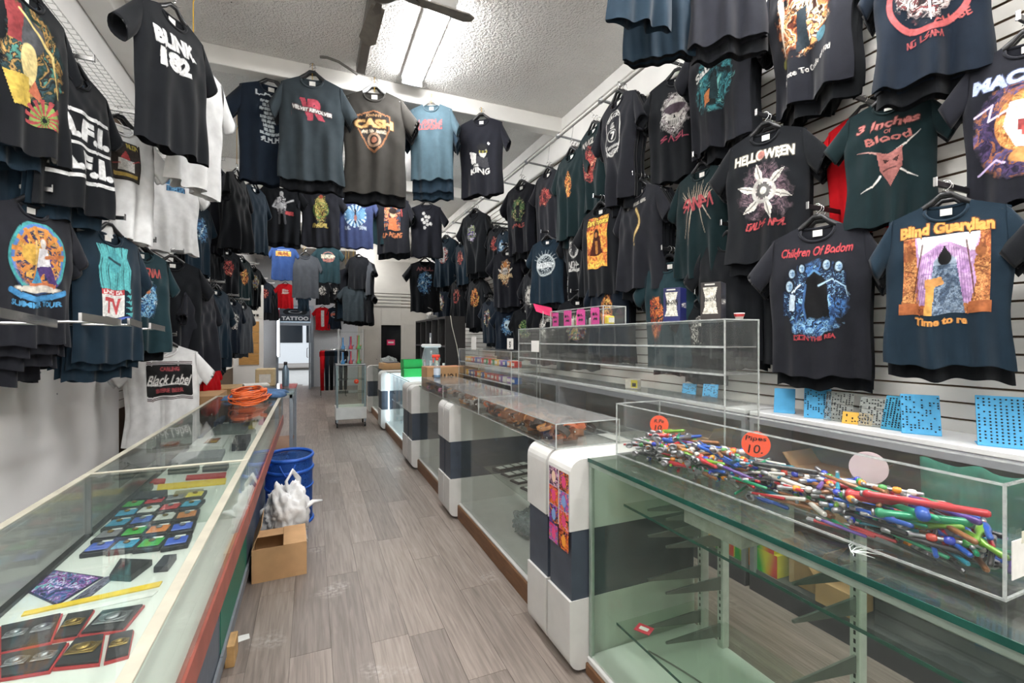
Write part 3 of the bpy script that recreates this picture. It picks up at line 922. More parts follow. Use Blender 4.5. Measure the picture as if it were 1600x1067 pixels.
# ------------------------------------------------------------------ what is printed on the shirts
def d_robe(c):
    c.rect(.05, .2, .95, 1.2, '#a1531f'); c.cloud(c.box(.05, .2, .95, 1.2), ['#7d3c16', '#a1531f', '#c27a36', '#8f4a1d'], 9, 3)
    c.poly([(.18, .2), (.86, .2), (.8, 1.08), (.24, 1.08)], '#b98bc0'); c.poly([(.2, .2), (.86, .2), (.8, .44), (.55, .3), (.45, .3), (.22, .46)], '#ece6ee')
    c.cloud(c.mask_poly([(.24, .5), (.42, .34), (.5, .3), (.58, .34), (.78, .5), (.8, 1.08), (.24, 1.08)]), ['#a478b0', '#b98bc0', '#cfa8d4', '#9068a0'], 5, 15)
    for k in range(9): c.line([(.46 - .025 * k, .32 + .02 * k), (.42 - .03 * k, 1.06)], .004, '#8a5f98'); c.line([(.54 + .025 * k, .32 + .02 * k), (.58 + .03 * k, 1.06)], .004, '#8a5f98')
    for x in (.12, .86):
        g = [(x - .05, .5), (x - .07, .62), (x - .04, .8), (x - .09, 1.1), (x + .1, 1.1), (x + .06, .8), (x + .09, .6), (x + .06, .48)]
        c.poly(g, '#b0682e'); c.cloud(c.mask_poly(g), ['#7c441c', '#b0682e', '#cf9048', '#8f5224'], 14, 8); c.ell(x, .44, .055, .07, '#9a5826'); c.poly([(x - .03, .4), (x - .01, .3), (x + .02, .39)], '#8a4a20'); c.poly([(x + .01, .4), (x + .04, .31), (x + .05, .42)], '#7a4018'); c.line([(x - .05, .62), (x + .05, .66)], .01, '#6a3814')
        c.rect(x - .11, 1.06, x + .11, 1.2, '#a85a22')
        c.line([(x + (.14 if x < .5 else -.14), .3), (x + (.05 if x < .5 else -.05), 1.0)], .008, '#5b3015')
    c.poly([(.5, .34), (.6, .56), (.4, .56)], '#0c0c10'); c.ell(.5, .56, .12, .1, '#8fa0b4'); c.ell(.5, .5, .07, .09, '#0b0b0e')
    c.poly([(.38, .58), (.62, .58), (.72, 1.2), (.3, 1.2)], '#4c6078'); c.cloud(c.mask_poly([(.38, .58), (.62, .58), (.72, 1.2), (.3, 1.2)]), ['#34465c', '#4c6078', '#7b8ea3', '#5b7088'], 12, 5)
    c.poly([(.3, .75), (.46, .72), (.5, .82), (.3, .86)], '#c98a3c'); c.poly([(.31, .84), (.4, .84), (.38, 1.2), (.3, 1.2)], '#d69a34')
    c.text('Blind Guardian', .5, .11, .16, '#e0962c', wid=.98, arc=.12, bold=.05, out='#5a2c0c', ow=.012, jag=.1)
    c.text('Time to re', .47, 1.29, .1, '#d98f2c', wid=.55, bold=.04)
def d_blueband(c):
    c.cloud(c.soft(.52, .8, .44, .56, .2, 3, .15), ['#0b1322', '#16345c', '#2f6aa8', '#0d1a30', '#86bfe4'], 7, 8)
    for x, y, r in ((.18, .42, .055), (.32, .36, .05), (.66, .34, .06), (.82, .38, .06), (.14, .6, .07)):
        c.poly([(x - r * 1.1, y + r), (x + r * 1.1, y + r), (x + r * 1.6, y + r * 1.6), (x + r * 1.5, y + .44), (x - r * 1.5, y + .44), (x - r * 1.6, y + r * 1.6)], '#12203a')
        c.cloud(c.mask_poly([(x - r * 1.1, y + r), (x + r * 1.1, y + r), (x + r * 1.5, y + .44), (x - r * 1.5, y + .44)]), ['#0c1424', '#1c3a62', '#0c1424', '#6a9cc4'], 16, int(x * 90))
        c.ell(x, y, r * 1.25, r * 1.6, '#0a1020'); c.ell(x, y + r * .1, r * .75, r * 1.1, '#a8c4d8'); c.ell(x + r * .3, y + r * .2, r * .42, r * .8, '#6a90b4')
        for q in (-.28, .28): c.ell(x + q * r, y - r * .1, r * .14, r * .1, '#0c1424')
        c.line([(x - r * .2, y + r * .6), (x + r * .2, y + r * .6)], r * .05, '#2a4468')
    c.poly([(.36, .6), (.42, .46), (.5, .38), (.58, .46), (.66, .58), (.72, 1.18), (.34, 1.2)], '#08080c'); c.ell(.5, .53, .05, .07, '#04040a'); c.line([(.42, .47), (.5, .4), (.58, .47)], .012, '#4a86b8'); c.line([(.38, .6), (.34, .9), (.38, 1.15)], .014, '#2a5a90'); c.line([(.56, .62), (.74, .56), (.9, .66), (.93, .8)], .014, '#a8cfea', True)
    c.poly([(.15, .72), (.24, .74), (.22, .98), (.14, .96)], '#c0d4e4'); c.line([(.19, .7), (.3, .6)], .012, '#d4e4f0'); c.cloud(c.soft(.5, 1.2, .36, .14, .4, 6, .4), ['#0b1322', '#2f6aa8', '#86bfe4', '#16345c'], 10, 18)
    c.text('Children Of Bodom', .5, .12, .13, '#c8303a', wid=.98, arc=-.12, bold=.01, shear=.2)
    c.text('~RUN', .3, 1.36, .06, '#b8303a', wid=.2); c.text('THE REA', .6, 1.36, .06, '#b8303a', wid=.36, bold=.03)
def d_wheel(c):
    c.cloud(c.soft(.5, .72, .46, .5, .35, 4, .3), ['#1b1820', '#3c2f38', '#6d5560', '#2a2630', '#8c7078'], 6, 12)
    for k in range(6):
        a = k * math.pi / 3 + .3
        d, e = (math.cos(a), math.sin(a)), (-math.sin(a), math.cos(a))
        P = lambda r, w: (.5 + d[0] * r + e[0] * w, .72 + d[1] * r + e[1] * w)
        c.poly([P(.1, -.03), P(.3, -.07), P(.47, .0), P(.3, .05), P(.1, .03)], '#c9c5bc'); c.line([P(.12, 0), P(.42, 0)], .008, '#55504c')
    c.ring(.5, .72, .17, .17, .03, '#b9b6b0'); c.ell(.5, .72, .12, .12, '#5c5a58'); c.ell(.5, .72, .06, .06, '#d9d6cc')
    c.text('HELLOWEEN', .5, .14, .17, '#d8d2c2', wid=.98, arc=.12, bold=.04, out='#4a443a', ow=.01); c.ell(.47, .13, .06, .07, '#a8685c')
    c.text('~Seven Keys', .52, 1.24, .1, '#b8363c', wid=.62, shear=.3)
def d_horns(c):
    c.text('3 Inches', .5, .12, .15, '#c06a64', wid=.95, bold=.03, out='#3a1816', ow=.008, shear=.25, jag=.25); c.text('Of', .5, .27, .07, '#a8584f'); c.text('Blood', .5, .38, .13, '#b05e56', wid=.7, bold=.02, shear=-.2, jag=.3)
    c.line([(.38, .64), (.22, .56), (.02, .55)], .02, '#b08078', True); c.line([(.64, .62), (.8, .52), (.98, .34)], .02, '#d8cfc6', True); c.line([(.36, 1.02), (.24, 1.16), (.06, 1.28)], .022, '#e4ddd6', True); c.line([(.66, .96), (.8, 1.06), (.92, 1.12)], .018, '#e4ddd6', True)
    c.poly([(.32, .6), (.5, .68), (.72, .56), (.7, .9), (.52, 1.25), (.36, .92)], '#9a5a54'); c.poly([(.42, .75), (.52, .8), (.45, .84)], '#3a1c1a'); c.poly([(.66, .72), (.56, .8), (.63, .84)], '#3a1c1a'); c.line([(.42, .95), (.6, .93)], .012, '#4a2422')
def d_robot(c):
    c.cloud(c.soft(.5, .75, .52, .62, .12, 5, .15), ['#231c38', '#4a3560', '#2c2a52', '#9a5a30', '#5a4a7c'], 6, 21)
    c.ell(.58, .72, .36, .38, '#c87a2e'); c.cloud(c.soft(.58, .72, .36, .38, .05, 6, .02), ['#8c4a18', '#c87a2e', '#e4a850', '#b0682c'], 9, 31)
    c.poly([(.36, .45), (.82, .45), (.9, .7), (.8, 1.02), (.42, 1.02), (.3, .72)], '#d8d2cc'); 
    for i in range(3):
        for j in range(3):
            if (i + j) % 2: c.rect(.44 + i * .13, .56 + j * .13, .57 + i * .13, .69 + j * .13, '#8f2c2c')
    c.ell(.6, 1.12, .26, .1, '#d29042'); c.ell(.62, 1.14, .06, .07, '#e8dcc6')
    c.line([(.02, .5), (.2, .42), (.16, .6), (.34, .54)], .012, '#d8c4ee'); c.line([(.02, 1.2), (.22, 1.08), (.3, 1.14)], .012, '#cfb8ea')
    c.text('MACHINE', .5, .16, .17, '#a9b8da', wid=1., arc=-.1, bold=.06, out='#3a466c', ow=.012, shear=.1); c.text('M H', .6, .82, .12, '#b83a34', bold=.05)
def d_fire(c):
    c.cloud(c.soft(.5, .55, .48, .55, .2, 7, .3), ['#1a0d08', '#6a2810', '#c8702c', '#f0d8b0', '#3a1a10', '#e89a4c'], 5, 40)
    c.poly([(.42, .45), (.55, .4), (.62, 1.0), (.4, 1.05)], '#1c2a34'); c.line([(.12, .1), (.2, 1.0)], .05, '#f2dcc0', True); c.line([(.7, .05), (.6, .6)], .05, '#f6e6cc', True)
    c.ell(.8, .95, .08, .1, '#3a6a78'); c.ell(.15, 1.1, .06, .07, '#7c7a34')
    c.text('~Cradle', .35, .08, .13, '#c04a3c', wid=.55, jag=.2); c.text('A Tribute To Cradle of Filth', .55, 1.32, .085, '#e0dcd6', wid=.95, rot=-.12, bold=.01)
def d_chase(c):
    c.ring(.5, .3, .45, .5, .035, '#b0484a'); c.cloud(c.soft(.5, .25, .4, .42, .2, 9, .3), ['#1a1416', '#5a2a2c', '#c8b8b4', '#2a1c20', '#8a3a3c'], 7, 44)
    c.line([(.5, .1), (.5, .7)], .03, '#e0d6d0', True); c.text('CHASE', .72, .72, .1, '#b84c4a', jag=.2, rot=-.25); c.text('~NO MERCY', .42, .9, .08, '#a83c3e', jag=.15)
def d_teal(c):
    c.cloud(c.soft(.5, .62, .46, .6, .2, 2, .25), ['#06181c', '#12505a', '#2a8a92', '#0a2a30', '#6cc0bc'], 5, 50)
    c.poly([(.3, .8), (.5, .7), (.55, .95), (.32, 1.05)], '#d0762c'); c.ell(.55, .2, .14, .1, '#b89a50'); c.line([(.55, .5), (.5, 1.0)], .05, '#0a1618'); c.figure(.52, .45, .5, '#16343a')
    c.text('Sabaton', .5, .28, .17, '#e6e6e0', wid=.95, rot=-.3, bold=.03, out='#1a1a1a', ow=.008)
def d_greymask(c):
    c.cloud(c.soft(.5, .55, .42, .55, .2, 6, .25), ['#2a2628', '#8a8482', '#d0ccc8', '#5a5254', '#a89ca0'], 7, 61); c.skull(.5, .45, .26, '#cac6c0'); c.ell(.5, .42, .3, .12, '#4c3c48'); c.text('~DEAD', .5, 1.12, .14, '#b83a5a', jag=.3, wid=.8)
def d_spikes(c, col='#b8424a', lc='#c8b49c'):
    for k in range(16):
        a = -math.pi / 2 + (k - 7.5) * .16; r = .35 + .25 * ((k * 7) % 5) / 5
        c.line([(.5 + .25 * math.sin((k - 7.5) * .2), .45), (.5 + math.cos(a) * r * 1.2, .5 + math.sin(a) * r)], .010, lc, True)
    for x, y in ((.1, 1.25), (.28, 1.4), (.72, 1.2), (.9, .95)): c.line([(.45 + (x - .5) * .5, .6), (x, y)], .012, lc, True)
    c.text('~HIMSA', .5, .5, .26, col, wid=.92, jag=.5, bold=.02, out='#3a1418', ow=.006)
def d_goldcurve(c):
    c.text('~The Faceless Order', .5, .1, .08, '#a8a49c', wid=.9, rot=-.12)
    c.line([(.5 + .18 * math.sin(t * 3.2 + .4), .28 + t * .9) for t in np.linspace(0, 1, 14)], .05, '#a8843c'); c.line([(.5 + .18 * math.sin(t * 3.2 + .4), .28 + t * .9) for t in np.linspace(0, 1, 14)], .02, '#d8c078')
    c.ell(.5, 1.3, .03, .04, '#c8a860')
def d_flamefig(c):
    c.rect(.08, .0, .92, 1.4, '#d8860f'); c.cloud(c.box(.08, .0, .92, 1.4), ['#c85a08', '#e88a10', '#f6b81c', '#e07008', '#8a3206'], 5, 70)
    c.poly([(.5, .38), (.64, .6), (.78, 1.05), (.26, 1.05), (.36, .6)], '#4a1806'); c.ell(.5, .48, .1, .13, '#2a0e06'); c.ell(.5, .5, .05, .07, '#b86a28'); c.poly([(.44, .66), (.56, .66), (.54, 1.0), (.46, 1.0)], '#b8741c')
    c.text('Dark Funeral', .5, .14, .17, '#f0d42c', wid=.84, bold=.03, out='#5a2006', ow=.01, jag=.2); c.text('~ANGELUS', .5, 1.3, .1, '#f4dc3c', wid=.7, jag=.2)
def d_seal(c, col='#b9c4c8'):
    c.ring(.5, .62, .38, .34, .03, col); c.ring(.5, .62, .28, .25, .012, col); c.cloud(c.soft(.5, .62, .36, .32, .1, 3, .1), ['#22323c', '#22323c', col, '#22323c', '#6d7a80'], 14, 77)
    for k in range(9):
        a = -math.pi / 2 + (k - 4) * .28
        c.line([(.5 + math.cos(a) * .3, .62 + math.sin(a) * .3), (.5 + math.cos(a) * .56, .62 + math.sin(a) * .5)], .014, col, True)
    c.text('~Dissection', .5, .62, .14, '#e4eaec', wid=.7, jag=.3)
def d_totem(c, p=('#c87a2c', '#e8c890', '#8c5a3c', '#d8d0c8')):
    c.cloud(c.soft(.5, .6, .3, .6, .2, 5, .3), ['#2a1c1c', p[0], p[2], p[1], '#3a2a28', p[3]], 8, 81); c.skull(.5, .52, .13, p[3]); c.ell(.5, .26, .1, .14, p[0])
    c.poly([(.1, .42), (.3, .5), (.26, .62)], p[3]); c.poly([(.9, .42), (.7, .5), (.74, .62)], p[3]); c.text('~ABIGAIL', .5, .76, .13, p[1], wid=.75, bold=.03, out='#3a1c10', ow=.01)
def d_grave(c, col='#c8c6c2'):
    c.cloud(c.soft(.5, .45, .34, .46, .2, 4, .25), ['#17181c', col, '#4a4a4c', '#8a8a88', '#17181c'], 8, 90); c.ring(.5, .45, .3, .42, .015, col); c.figure(.5, .2, .6, '#222226'); c.text('~NILE', .5, 1.12, .2, col, wid=.6, jag=.15, bold=.03); c.text('~ANNIHILATION', .5, 1.3, .07, col, wid=.7)
def d_whisky(c):
    c.ring(.5, .6, .42, .62, .015, '#cfcdc8'); c.text('JACK', .5, .16, .16, '#d8d6d2', wid=.6, arc=.2, bold=.03); c.text('~OLD', .5, .4, .1, '#d8d6d2'); c.ring(.5, .66, .2, .16, .012, '#cfcdc8'); c.text('7', .5, .66, .22, '#e0deda', bold=.04); c.text('Tennessee', .5, .95, .12, '#d8d6d2', wid=.7, shear=.2); c.text('WHISKEY', .5, 1.12, .12, '#d8d6d2', wid=.66)
def blob(pal, seed, title=None, tc='#d8d4ce', foot=None, cx=.5, cy=.6, rx=.4, ry=.5, fig=None, fcol='#15151a'):
    def fn(c):
        c.cloud(c.soft(cx, cy, rx, ry, .2, seed, .3), pal, 6.5, seed * 3 + 1)
        if fig == 'figure': c.figure(cx, cy - ry * .6, ry * 1.3, fcol); c.ell(cx, cy - ry * .5, ry * .1, ry * .13, pal[-1])
        if fig == 'skull': c.skull(cx, cy - ry * .1, rx * .55, pal[-1])
        if fig == 'flower':
            for k in range(9):
                a = k * 2.4; r = .09 + .034 * k
                for j in range(5): c.ell(cx + math.cos(a) * r * .8 + .05 * math.cos(j * 1.257), cy + math.sin(a) * r * 1.3 + .05 * math.sin(j * 1.257), .04, .04, pal[-1])
        if title: c.text('~' + title, .5, .12, .15, tc, wid=.92, bold=.03, jag=.2)
        if foot: c.text('~' + foot, .5, min(c.h - .09, cy + ry + .12), .11, tc, wid=.8, jag=.15)
    return fn
def d_vr(c):
    c.poly([(.2, .1), (.34, .1), (.5, .62), (.42, .62)], '#b83a50'); c.text('R', .62, .38, .5, '#b83a50', bold=.06); c.text('VELVET REVOLVER', .52, .4, .09, '#e6e4e0', wid=1.0, rot=.15, bold=.05, out='#4a3034', ow=.008)
def d_list(c):
    c.text('L.A. T', .45, .1, .16, '#c4ccd0', wid=.8, bold=.02)
    for k in range(9): c.text('~' + ('nor thes ounce', 'rem oun tel', 'sar ouneth lomina', 'ren tos', 'melis reno thal', 'sor nun oreth', 'tol remin', 'sen orut', 'lor neth oru ain')[k], .42 + .02 * (k % 3), .34 + k * .115, .055, '#a9b3b8', bold=.01)
    c.text('~Motley', .5, 1.42, .12, '#c4ccd0', wid=.6, jag=.2)
def d_cash(c):
    c.poly([(.08, .22), (.5, .1), (.92, .22), (.9, .55), (.68, .95), (.5, 1.12), (.32, .95), (.1, .55)], '#8a5a34'); c.poly([(.12, .25), (.5, .14), (.88, .25), (.86, .54), (.65, .92), (.5, 1.06), (.35, .92), (.14, .54)], '#241f1d')
    c.text('JOHNNY', .5, .24, .08, '#b88a54', wid=.4, arc=.1); c.text('CASH', .5, .42, .2, '#cda05c', wid=.95, arc=.1, bold=.06, out='#5a3a1c', ow=.012); c.text('~MAN IN BLACK', .5, .6, .06, '#c8b49a', wid=.6); c.ring(.5, .8, .14, .14, .03, '#9a7a60'); c.ell(.5, .8, .07, .07, '#c07a5c')
def d_red2(c):
    c.text('~Avenged', .5, .1, .16, '#b04848', wid=.95, jag=.25, bold=.02); c.text('~Fivefold', .5, .28, .15, '#b04848', wid=.95, jag=.25, bold=.02)
def d_king(c):
    c.ell(.62, .32, .15, .2, '#c8c4be'); c.ell(.6, .18, .19, .13, '#121216'); c.rect(.48, .28, .78, .37, '#b0a830'); c.ell(.56, .33, .06, .04, '#2a2a18'); c.ell(.7, .33, .06, .04, '#2a2a18'); c.poly([(.1, .3), (.38, .4), (.36, .75), (.18, .72)], '#c8c6c2'); c.poly([(.4, .5), (.8, .52), (.86, .85), (.36, .85)], '#3a3a40')
    c.text('THE', .36, .82, .08, '#dcdad6'); c.text('KING', .5, .98, .2, '#e4e2de', wid=.75, bold=.03); c.poly([(.84, -.0), (.9, .06), (.84, .12), (.78, .06)], '#dcdad6')
def d_guitar(c):
    c.ell(.5, .16, .07, .1, '#c6c6c8'); c.poly([(.36, .3), (.6, .28), (.66, .7), (.4, .75)], '#8c8c92'); c.cloud(c.soft(.48, .55, .2, .35, .2, 3, .3), ['#1a1a1e', '#9a9aa0', '#d0d0d2', '#3a3a40'], 9, 5); c.line([(.4, .6), (.92, .34)], .025, '#c8c8cc'); c.ell(.44, .64, .13, .1, '#b8b8bc'); c.line([(.3, .42), (.2, .62), (.36, .64)], .03, '#b0b0b4'); c.line([(.42, .72), (.4, 1.2)], .035, '#5a5a60'); c.line([(.56, .72), (.6, 1.2)], .035, '#5a5a60'); c.text('~Clapton', .78, .82, .09, '#c03a3e', wid=.3, shear=.3)
def d_idol(c):
    c.cloud(c.soft(.5, .65, .3, .6, .2, 6, .3), ['#3a3010', '#a88a30', '#4c6a2c', '#c8b860', '#6a3a1c', '#2c4a2c'], 9, 7); c.ell(.5, .3, .1, .12, '#b8a050'); c.ell(.5, .12, .08, .08, '#a8442c'); c.ring(.5, .65, .3, .28, .012, '#5a8a3c'); c.text('~TREASURE', .5, 1.24, .14, '#c8b050', wid=.62, bold=.03)
def d_fly(c):
    c.ell(.5, .72, .44, .38, '#3a6c9c'); c.rays(.5, .72, 16, .42, '#b0c8d8'); c.poly([(.5, .6), (.12, .42), (.16, .86), (.46, .86)], '#5a92bc'); c.poly([(.5, .6), (.88, .42), (.84, .86), (.54, .86)], '#5a92bc'); c.line([(.5, .5), (.5, .95)], .035, '#2a2430'); c.ell(.5, .78, .06, .1, '#a8685c')
    c.text('GOOD CHARLOTTE', .5, .16, .16, '#c0cad8', wid=1.0, bold=.03); c.text('~NOW', .2, 1.16, .1, '#aab8cc'); c.text('~TOUR', .78, 1.16, .1, '#aab8cc')
def d_girl(c):
    c.cloud(c.box(.18, .1, .82, 1.05), ['#3c6a94', '#2a3440', '#8a3a34', '#c88a50', '#24506c'], 5, 19); c.ell(.52, .42, .12, .14, '#d8b088'); c.ell(.52, .32, .16, .12, '#2a1a16'); c.poly([(.38, .58), (.66, .58), (.74, 1.05), (.34, 1.05)], '#c86a30'); c.line([(.18, .1), (.82, .06), (.9, .5)], .02, '#b03a34'); c.text('~La Femme', .5, 1.22, .14, '#d07a44', wid=.8, shear=.3)
def d_flag(c):
    c.rect(0, .1, 1, .42, '#d0a02c'); c.cloud(c.box(0, .1, 1, .42), ['#d8a82c', '#c88a24', '#e0b848'], 6, 4); c.text('~ROLLING', .5, .26, .16, '#7a3a1c', wid=.7, bold=.05); c.rect(.1, 0, .9, .07, '#8a98b8')
def d_logo(col1, col2, s1, s2=None):
    def fn(c):
        c.ring(.5, .45, .42, .34, .02, col2); c.text('~' + s1, .5, .42, .2, col1, wid=.95, bold=.04, arc=.1, out='#1a1a1c', ow=.01)
        if s2: c.text('~' + s2, .5, .66, .11, col2, wid=.7)
    return fn
def d_blink(c):
    c.text('BLINK', .5, .2, .3, '#d6d6d6', wid=.96, bold=.06, shear=-.1, rot=-.05); c.text('182', .5, .56, .34, '#d6d6d6', wid=.72, bold=.07, rot=-.05)
def d_lion(c):
    c.cloud(c.soft(.5, .6, .46, .62, .15, 8, .25), ['#141416', '#26424a', '#17342c', '#a8803c', '#1c1c20', '#3a7a70'], 5, 23); c.ell(.42, .35, .22, .2, '#4a4c50'); c.poly([(.1, .05), (.34, .02), (.3, .5), (.14, .5)], '#8c2c30'); c.line([(.3, .1), (.75, .45), (.8, .95)], .02, '#d8c070'); c.ell(.4, .7, .13, .24, '#d8c27c'); c.poly([(.1, .9), (.4, .86), (.44, 1.2), (.2, 1.25)], '#c8a830'); c.poly([(.5, .84), (.62, 1.1), (.4, 1.02)], '#b8603c'); c.rays(.62, 1.3, 14, .26, '#a83c40', 0, .06); c.rays(.62, 1.3, 14, .2, '#7a9a44', .5, .03)
def d_stripe(c):
    for y in (.12, .58, 1.04): c.rect(0, y, 1, y + .05, '#d2d2d2')
    c.text('A.F.I.', .5, .37, .3, '#d8d8d8', wid=.96, bold=.06); c.text('A.F.I.', .5, .83, .3, '#d8d8d8', wid=.96, bold=.06)
def d_poster(c):
    c.rect(.0, .0, 1, 1.2, '#2a2624'); c.rect(.04, .04, .96, 1.16, '#3a3430'); c.text('~PINK FLAG', .5, .12, .12, '#c8b43c', wid=.85, bold=.03); c.poly([(.5, .3), (.72, .6), (.28, .6)], '#b83a3c'); c.rect(.25, .55, .78, .9, '#d8d6d2'); c.line([(.1, .75), (.3, .7)], .015, '#b04040'); c.line([(.75, .6), (.95, .5)], .015, '#b04040'); c.rect(.1, .98, .9, 1.08, '#b89a3c')
def d_tour(c):
    c.ell(.5, .6, .46, .58, '#26406c'); 
    for k, col in enumerate(('#2f9a9c', '#4a78c0', '#d08a2c', '#24385c')): c.ring(.5, .55, .46 - k * .05, .55 - k * .05, .025, col)
    c.cloud(c.soft(.5, .62, .4, .5, .1, 4, .05), ['#26406c', '#c8741f', '#1c2c50', '#d8a02c', '#4a2a6c'], 5, 13); c.rays(.5, .5, 14, .44, '#d08220', 0, .22, .4); c.ell(.36, .52, .16, .17, '#c89a24')
    c.ell(.54, .34, .06, .08, '#d8d0c8'); c.poly([(.46, .42), (.64, .42), (.68, .72), (.46, .74)], '#d4d0d4'); c.poly([(.46, .72), (.68, .7), (.84, 1.0), (.72, 1.05), (.58, .82), (.46, 1.0)], '#4a3070'); c.line([(.42, .3), (.44, 1.0)], .012, '#d8b060'); c.line([(.6, .56), (.92, .5)], .03, '#b8672c'); c.poly([(.3, 1.0), (.46, .74), (.58, 1.04)], '#2c8ab4'); c.rect(.3, .98, .8, 1.06, '#c86a34'); c.ell(.5, 1.08, .36, .06, '#d8cfc2')
    c.line([(.06 + t * .88, 1.12 + .12 * math.sin(t * 3.14)) for t in np.linspace(0, 1, 12)], .045, '#2a86c0'); c.text('SUMMER TOUR', .5, 1.32, .09, '#3a9ad0', wid=.8, arc=-.3, bold=.03)
def d_zig(c):
    c.rect(.05, 0, .95, .98, '#123440')
    for k in range(13): c.line([(.05 + .075 * k, 0), (.12 + .06 * k, .25 + .05 * math.sin(k * 2)), (.02 + .075 * k, .52), (.1 + .066 * k, .98)], .018 + .012 * (k % 3), '#4ab4b8')
    c.ell(.45, .35, .18, .26, '#3aa0a8'); c.line([(.3, .3), (.6, .42)], .03, '#123440')
    c.rect(.08, 1.0, .72, 1.12, '#c8323a'); c.rect(.08, 1.12, .72, 1.62, '#e0dedb'); c.text('TV', .4, 1.37, .36, '#c03a40', wid=.5, bold=.05); c.text('~PUNK ON', .4, 1.06, .07, '#f0eeea', wid=.55)
    for k in range(5): c.poly([(.76, 1.0 + k * .14), (.96, .96 + k * .14), (.9, 1.08 + k * .14)], '#4ab4b8')
    c.poly([(.1, 1.64), (.9, 1.64), (.5, 1.74)], '#4a6ad0')
def d_water(c):
    c.text('~Tornado', .5, .12, .2, '#b8443c', wid=.9, shear=.2, jag=.15, bold=.02); c.cloud(c.soft(.5, .8, .34, .55, .25, 3, .2), ['#0d2a4c', '#2a78b8', '#8cc8e4', '#14406c', '#d8ecf4'], 6, 29); c.ell(.5, .6, .1, .07, '#c87840')
def d_black(c):
    for y in (.02, .06, .88, .92): c.rect(.0, y, 1, y + .014, '#4a3034')
    c.poly([(.0, .12), (.03, .09), (.97, .09), (1, .12), (1, .82), (.97, .85), (.03, .85), (0, .82)], '#141416'); c.text('CARLING', .5, .2, .1, '#a83c44', wid=.42, bold=.04); c.text('Black Label', .5, .46, .24, '#e4e2de', wid=.92, shear=.3, bold=.01); c.line([(.06, .56), (.3, .6), (.6, .56), (.9, .6)], .012, '#e4e2de'); c.text('BIERE BEER', .5, .72, .1, '#a83c44', wid=.6, bold=.04)
def d_surf(c):
    c.cloud(c.soft(.5, .16, .4, .14, .3, 2, .3), ['#6a5a40', '#3a3a30', '#8a7a50'], 8, 2); c.rect(.02, .22, .98, .42, '#1f4f78'); c.rect(.28, .44, .9, .64, '#1f4f78'); c.text('~BEACN', .5, .32, .15, '#5a9ac4', wid=.9); c.text('~BOUS', .59, .54, .15, '#5a9ac4', wid=.56)
def words(lines, col):
    def fn(c):
        for k, (s_, y, hh, w) in enumerate(lines): c.text('~' + s_, .5, y, hh, col, wid=w)
    return fn
PAL = {'red': ['#1c0c0e', '#6a1c1e', '#b83c34', '#3a1416', '#d88a6a'], 'green': ['#0c1a12', '#2c5a34', '#7a9a50', '#142a1c', '#c8b878'], 'blue': ['#0a1424', '#1e4a7c', '#5a9ac8', '#122444', '#c0dcea'], 'fire': ['#1c0f08', '#8a3a10', '#e08a28', '#3a1a0a', '#f0c050'], 'bone': ['#1a1a1c', '#5a5856', '#b8b4ac', '#2a2a2c', '#dcd8d0'], 'mix': ['#1c1c24', '#8a3a3c', '#3a6a8c', '#c89a4c', '#4a7a50', '#d8d0c0']}

# ------------------------------------------------------------------ right wall, near to far
A = lambda fn, w, h, t=.10, o=0.: (fn, w, h, t, o)
RW = ('X', 2.46)
shirt('slate T-shirt printed with a hooded figure between orange columns under gold lettering', 'hooded figure shirt', 1478, 318, 572, ('X', 2.40), -72, 'slate', 0, A(d_robe, .345, .475, .075), 2, 'black', support='right')
shirt('charcoal T-shirt with blue band picture under red script lettering', 'blue band shirt', 1277, 352, 588, ('X', 2.47), -70, 'charcoal', 3, A(d_blueband, .33, .49, .085), 4, 'black', support='right')
shirt('black T-shirt with orange armoured head in lightning, cut by the right picture edge', 'armoured head shirt', 1606, 62, 316, ('X', 2.60), -76, 'plum', 1, A(d_robot, .38, .52, .10, .0), 3, 'black', support='right')
shirt('dark green T-shirt with pink horned head and curved blades', 'horned head shirt', 1388, 158, 352, ('X', 2.58), -68, 'green', 4, A(d_horns, .33, .44, .10), 3, 'black', support='right')
shirt('navy T-shirt with red ring print, cut by the top edge above the horned head shirt', 'red ring shirt', 1452, -110, 126, ('X', 2.48), -70, 'navy', 2, A(d_chase, .36, .40, .21), 3, 'black', support='right')
shirt('charcoal T-shirt with fiery picture and slanting white tribute line, at the top edge', 'fiery tribute shirt', 1262, -66, 158, ('X', 2.5), -84, 'plum', 5, A(d_fire, .34, .48, .12), 4, 'black', support='right')
shirt('black T-shirt with teal sea battle picture and white slanted name', 'teal battle shirt', 1122, 40, 232, ('X', 2.46), -82, 'charcoal', 1, A(d_teal, .32, .46, .14), 4, 'black', support='right')
shirt('black T-shirt with grey masked skull, half behind the teal battle shirt', 'masked skull shirt', 1058, 118, 282, ('X', 2.56), -64, 'black', 3, A(d_greymask, .28, .36, .12), 2, 'black', support='right')
shirt('black T-shirt with silver spoked wheel picture and bone coloured lettering', 'spoked wheel shirt', 1196, 204, 408, ('X', 2.46), -70, 'black', 4, A(d_wheel, .34, .46, .10), 3, 'black', support='right')
shirt('dark green T-shirt with a red thorny logo and long thin roots', 'thorny logo shirt', 1096, 264, 432, ('X', 2.5), -86, 'green', 0, A(d_spikes, .30, .45, .08), 2, 'black', support='right')
shirt('plain black T-shirt above the silver boxed glass, half behind the wheel shirt', 'plain black shirt over the glass box', 1140, 372, 560, ('X', 2.52), -80, 'black', 3, None, 4, 'black', support='right')
shirt('charcoal shirt with a thin golden curl down the front', 'golden curl shirt', 1000, 292, 452, ('X', 2.44), -90, 'charcoal', 2, A(d_goldcurve, .24, .36, .10), 4, 'black', support='right')
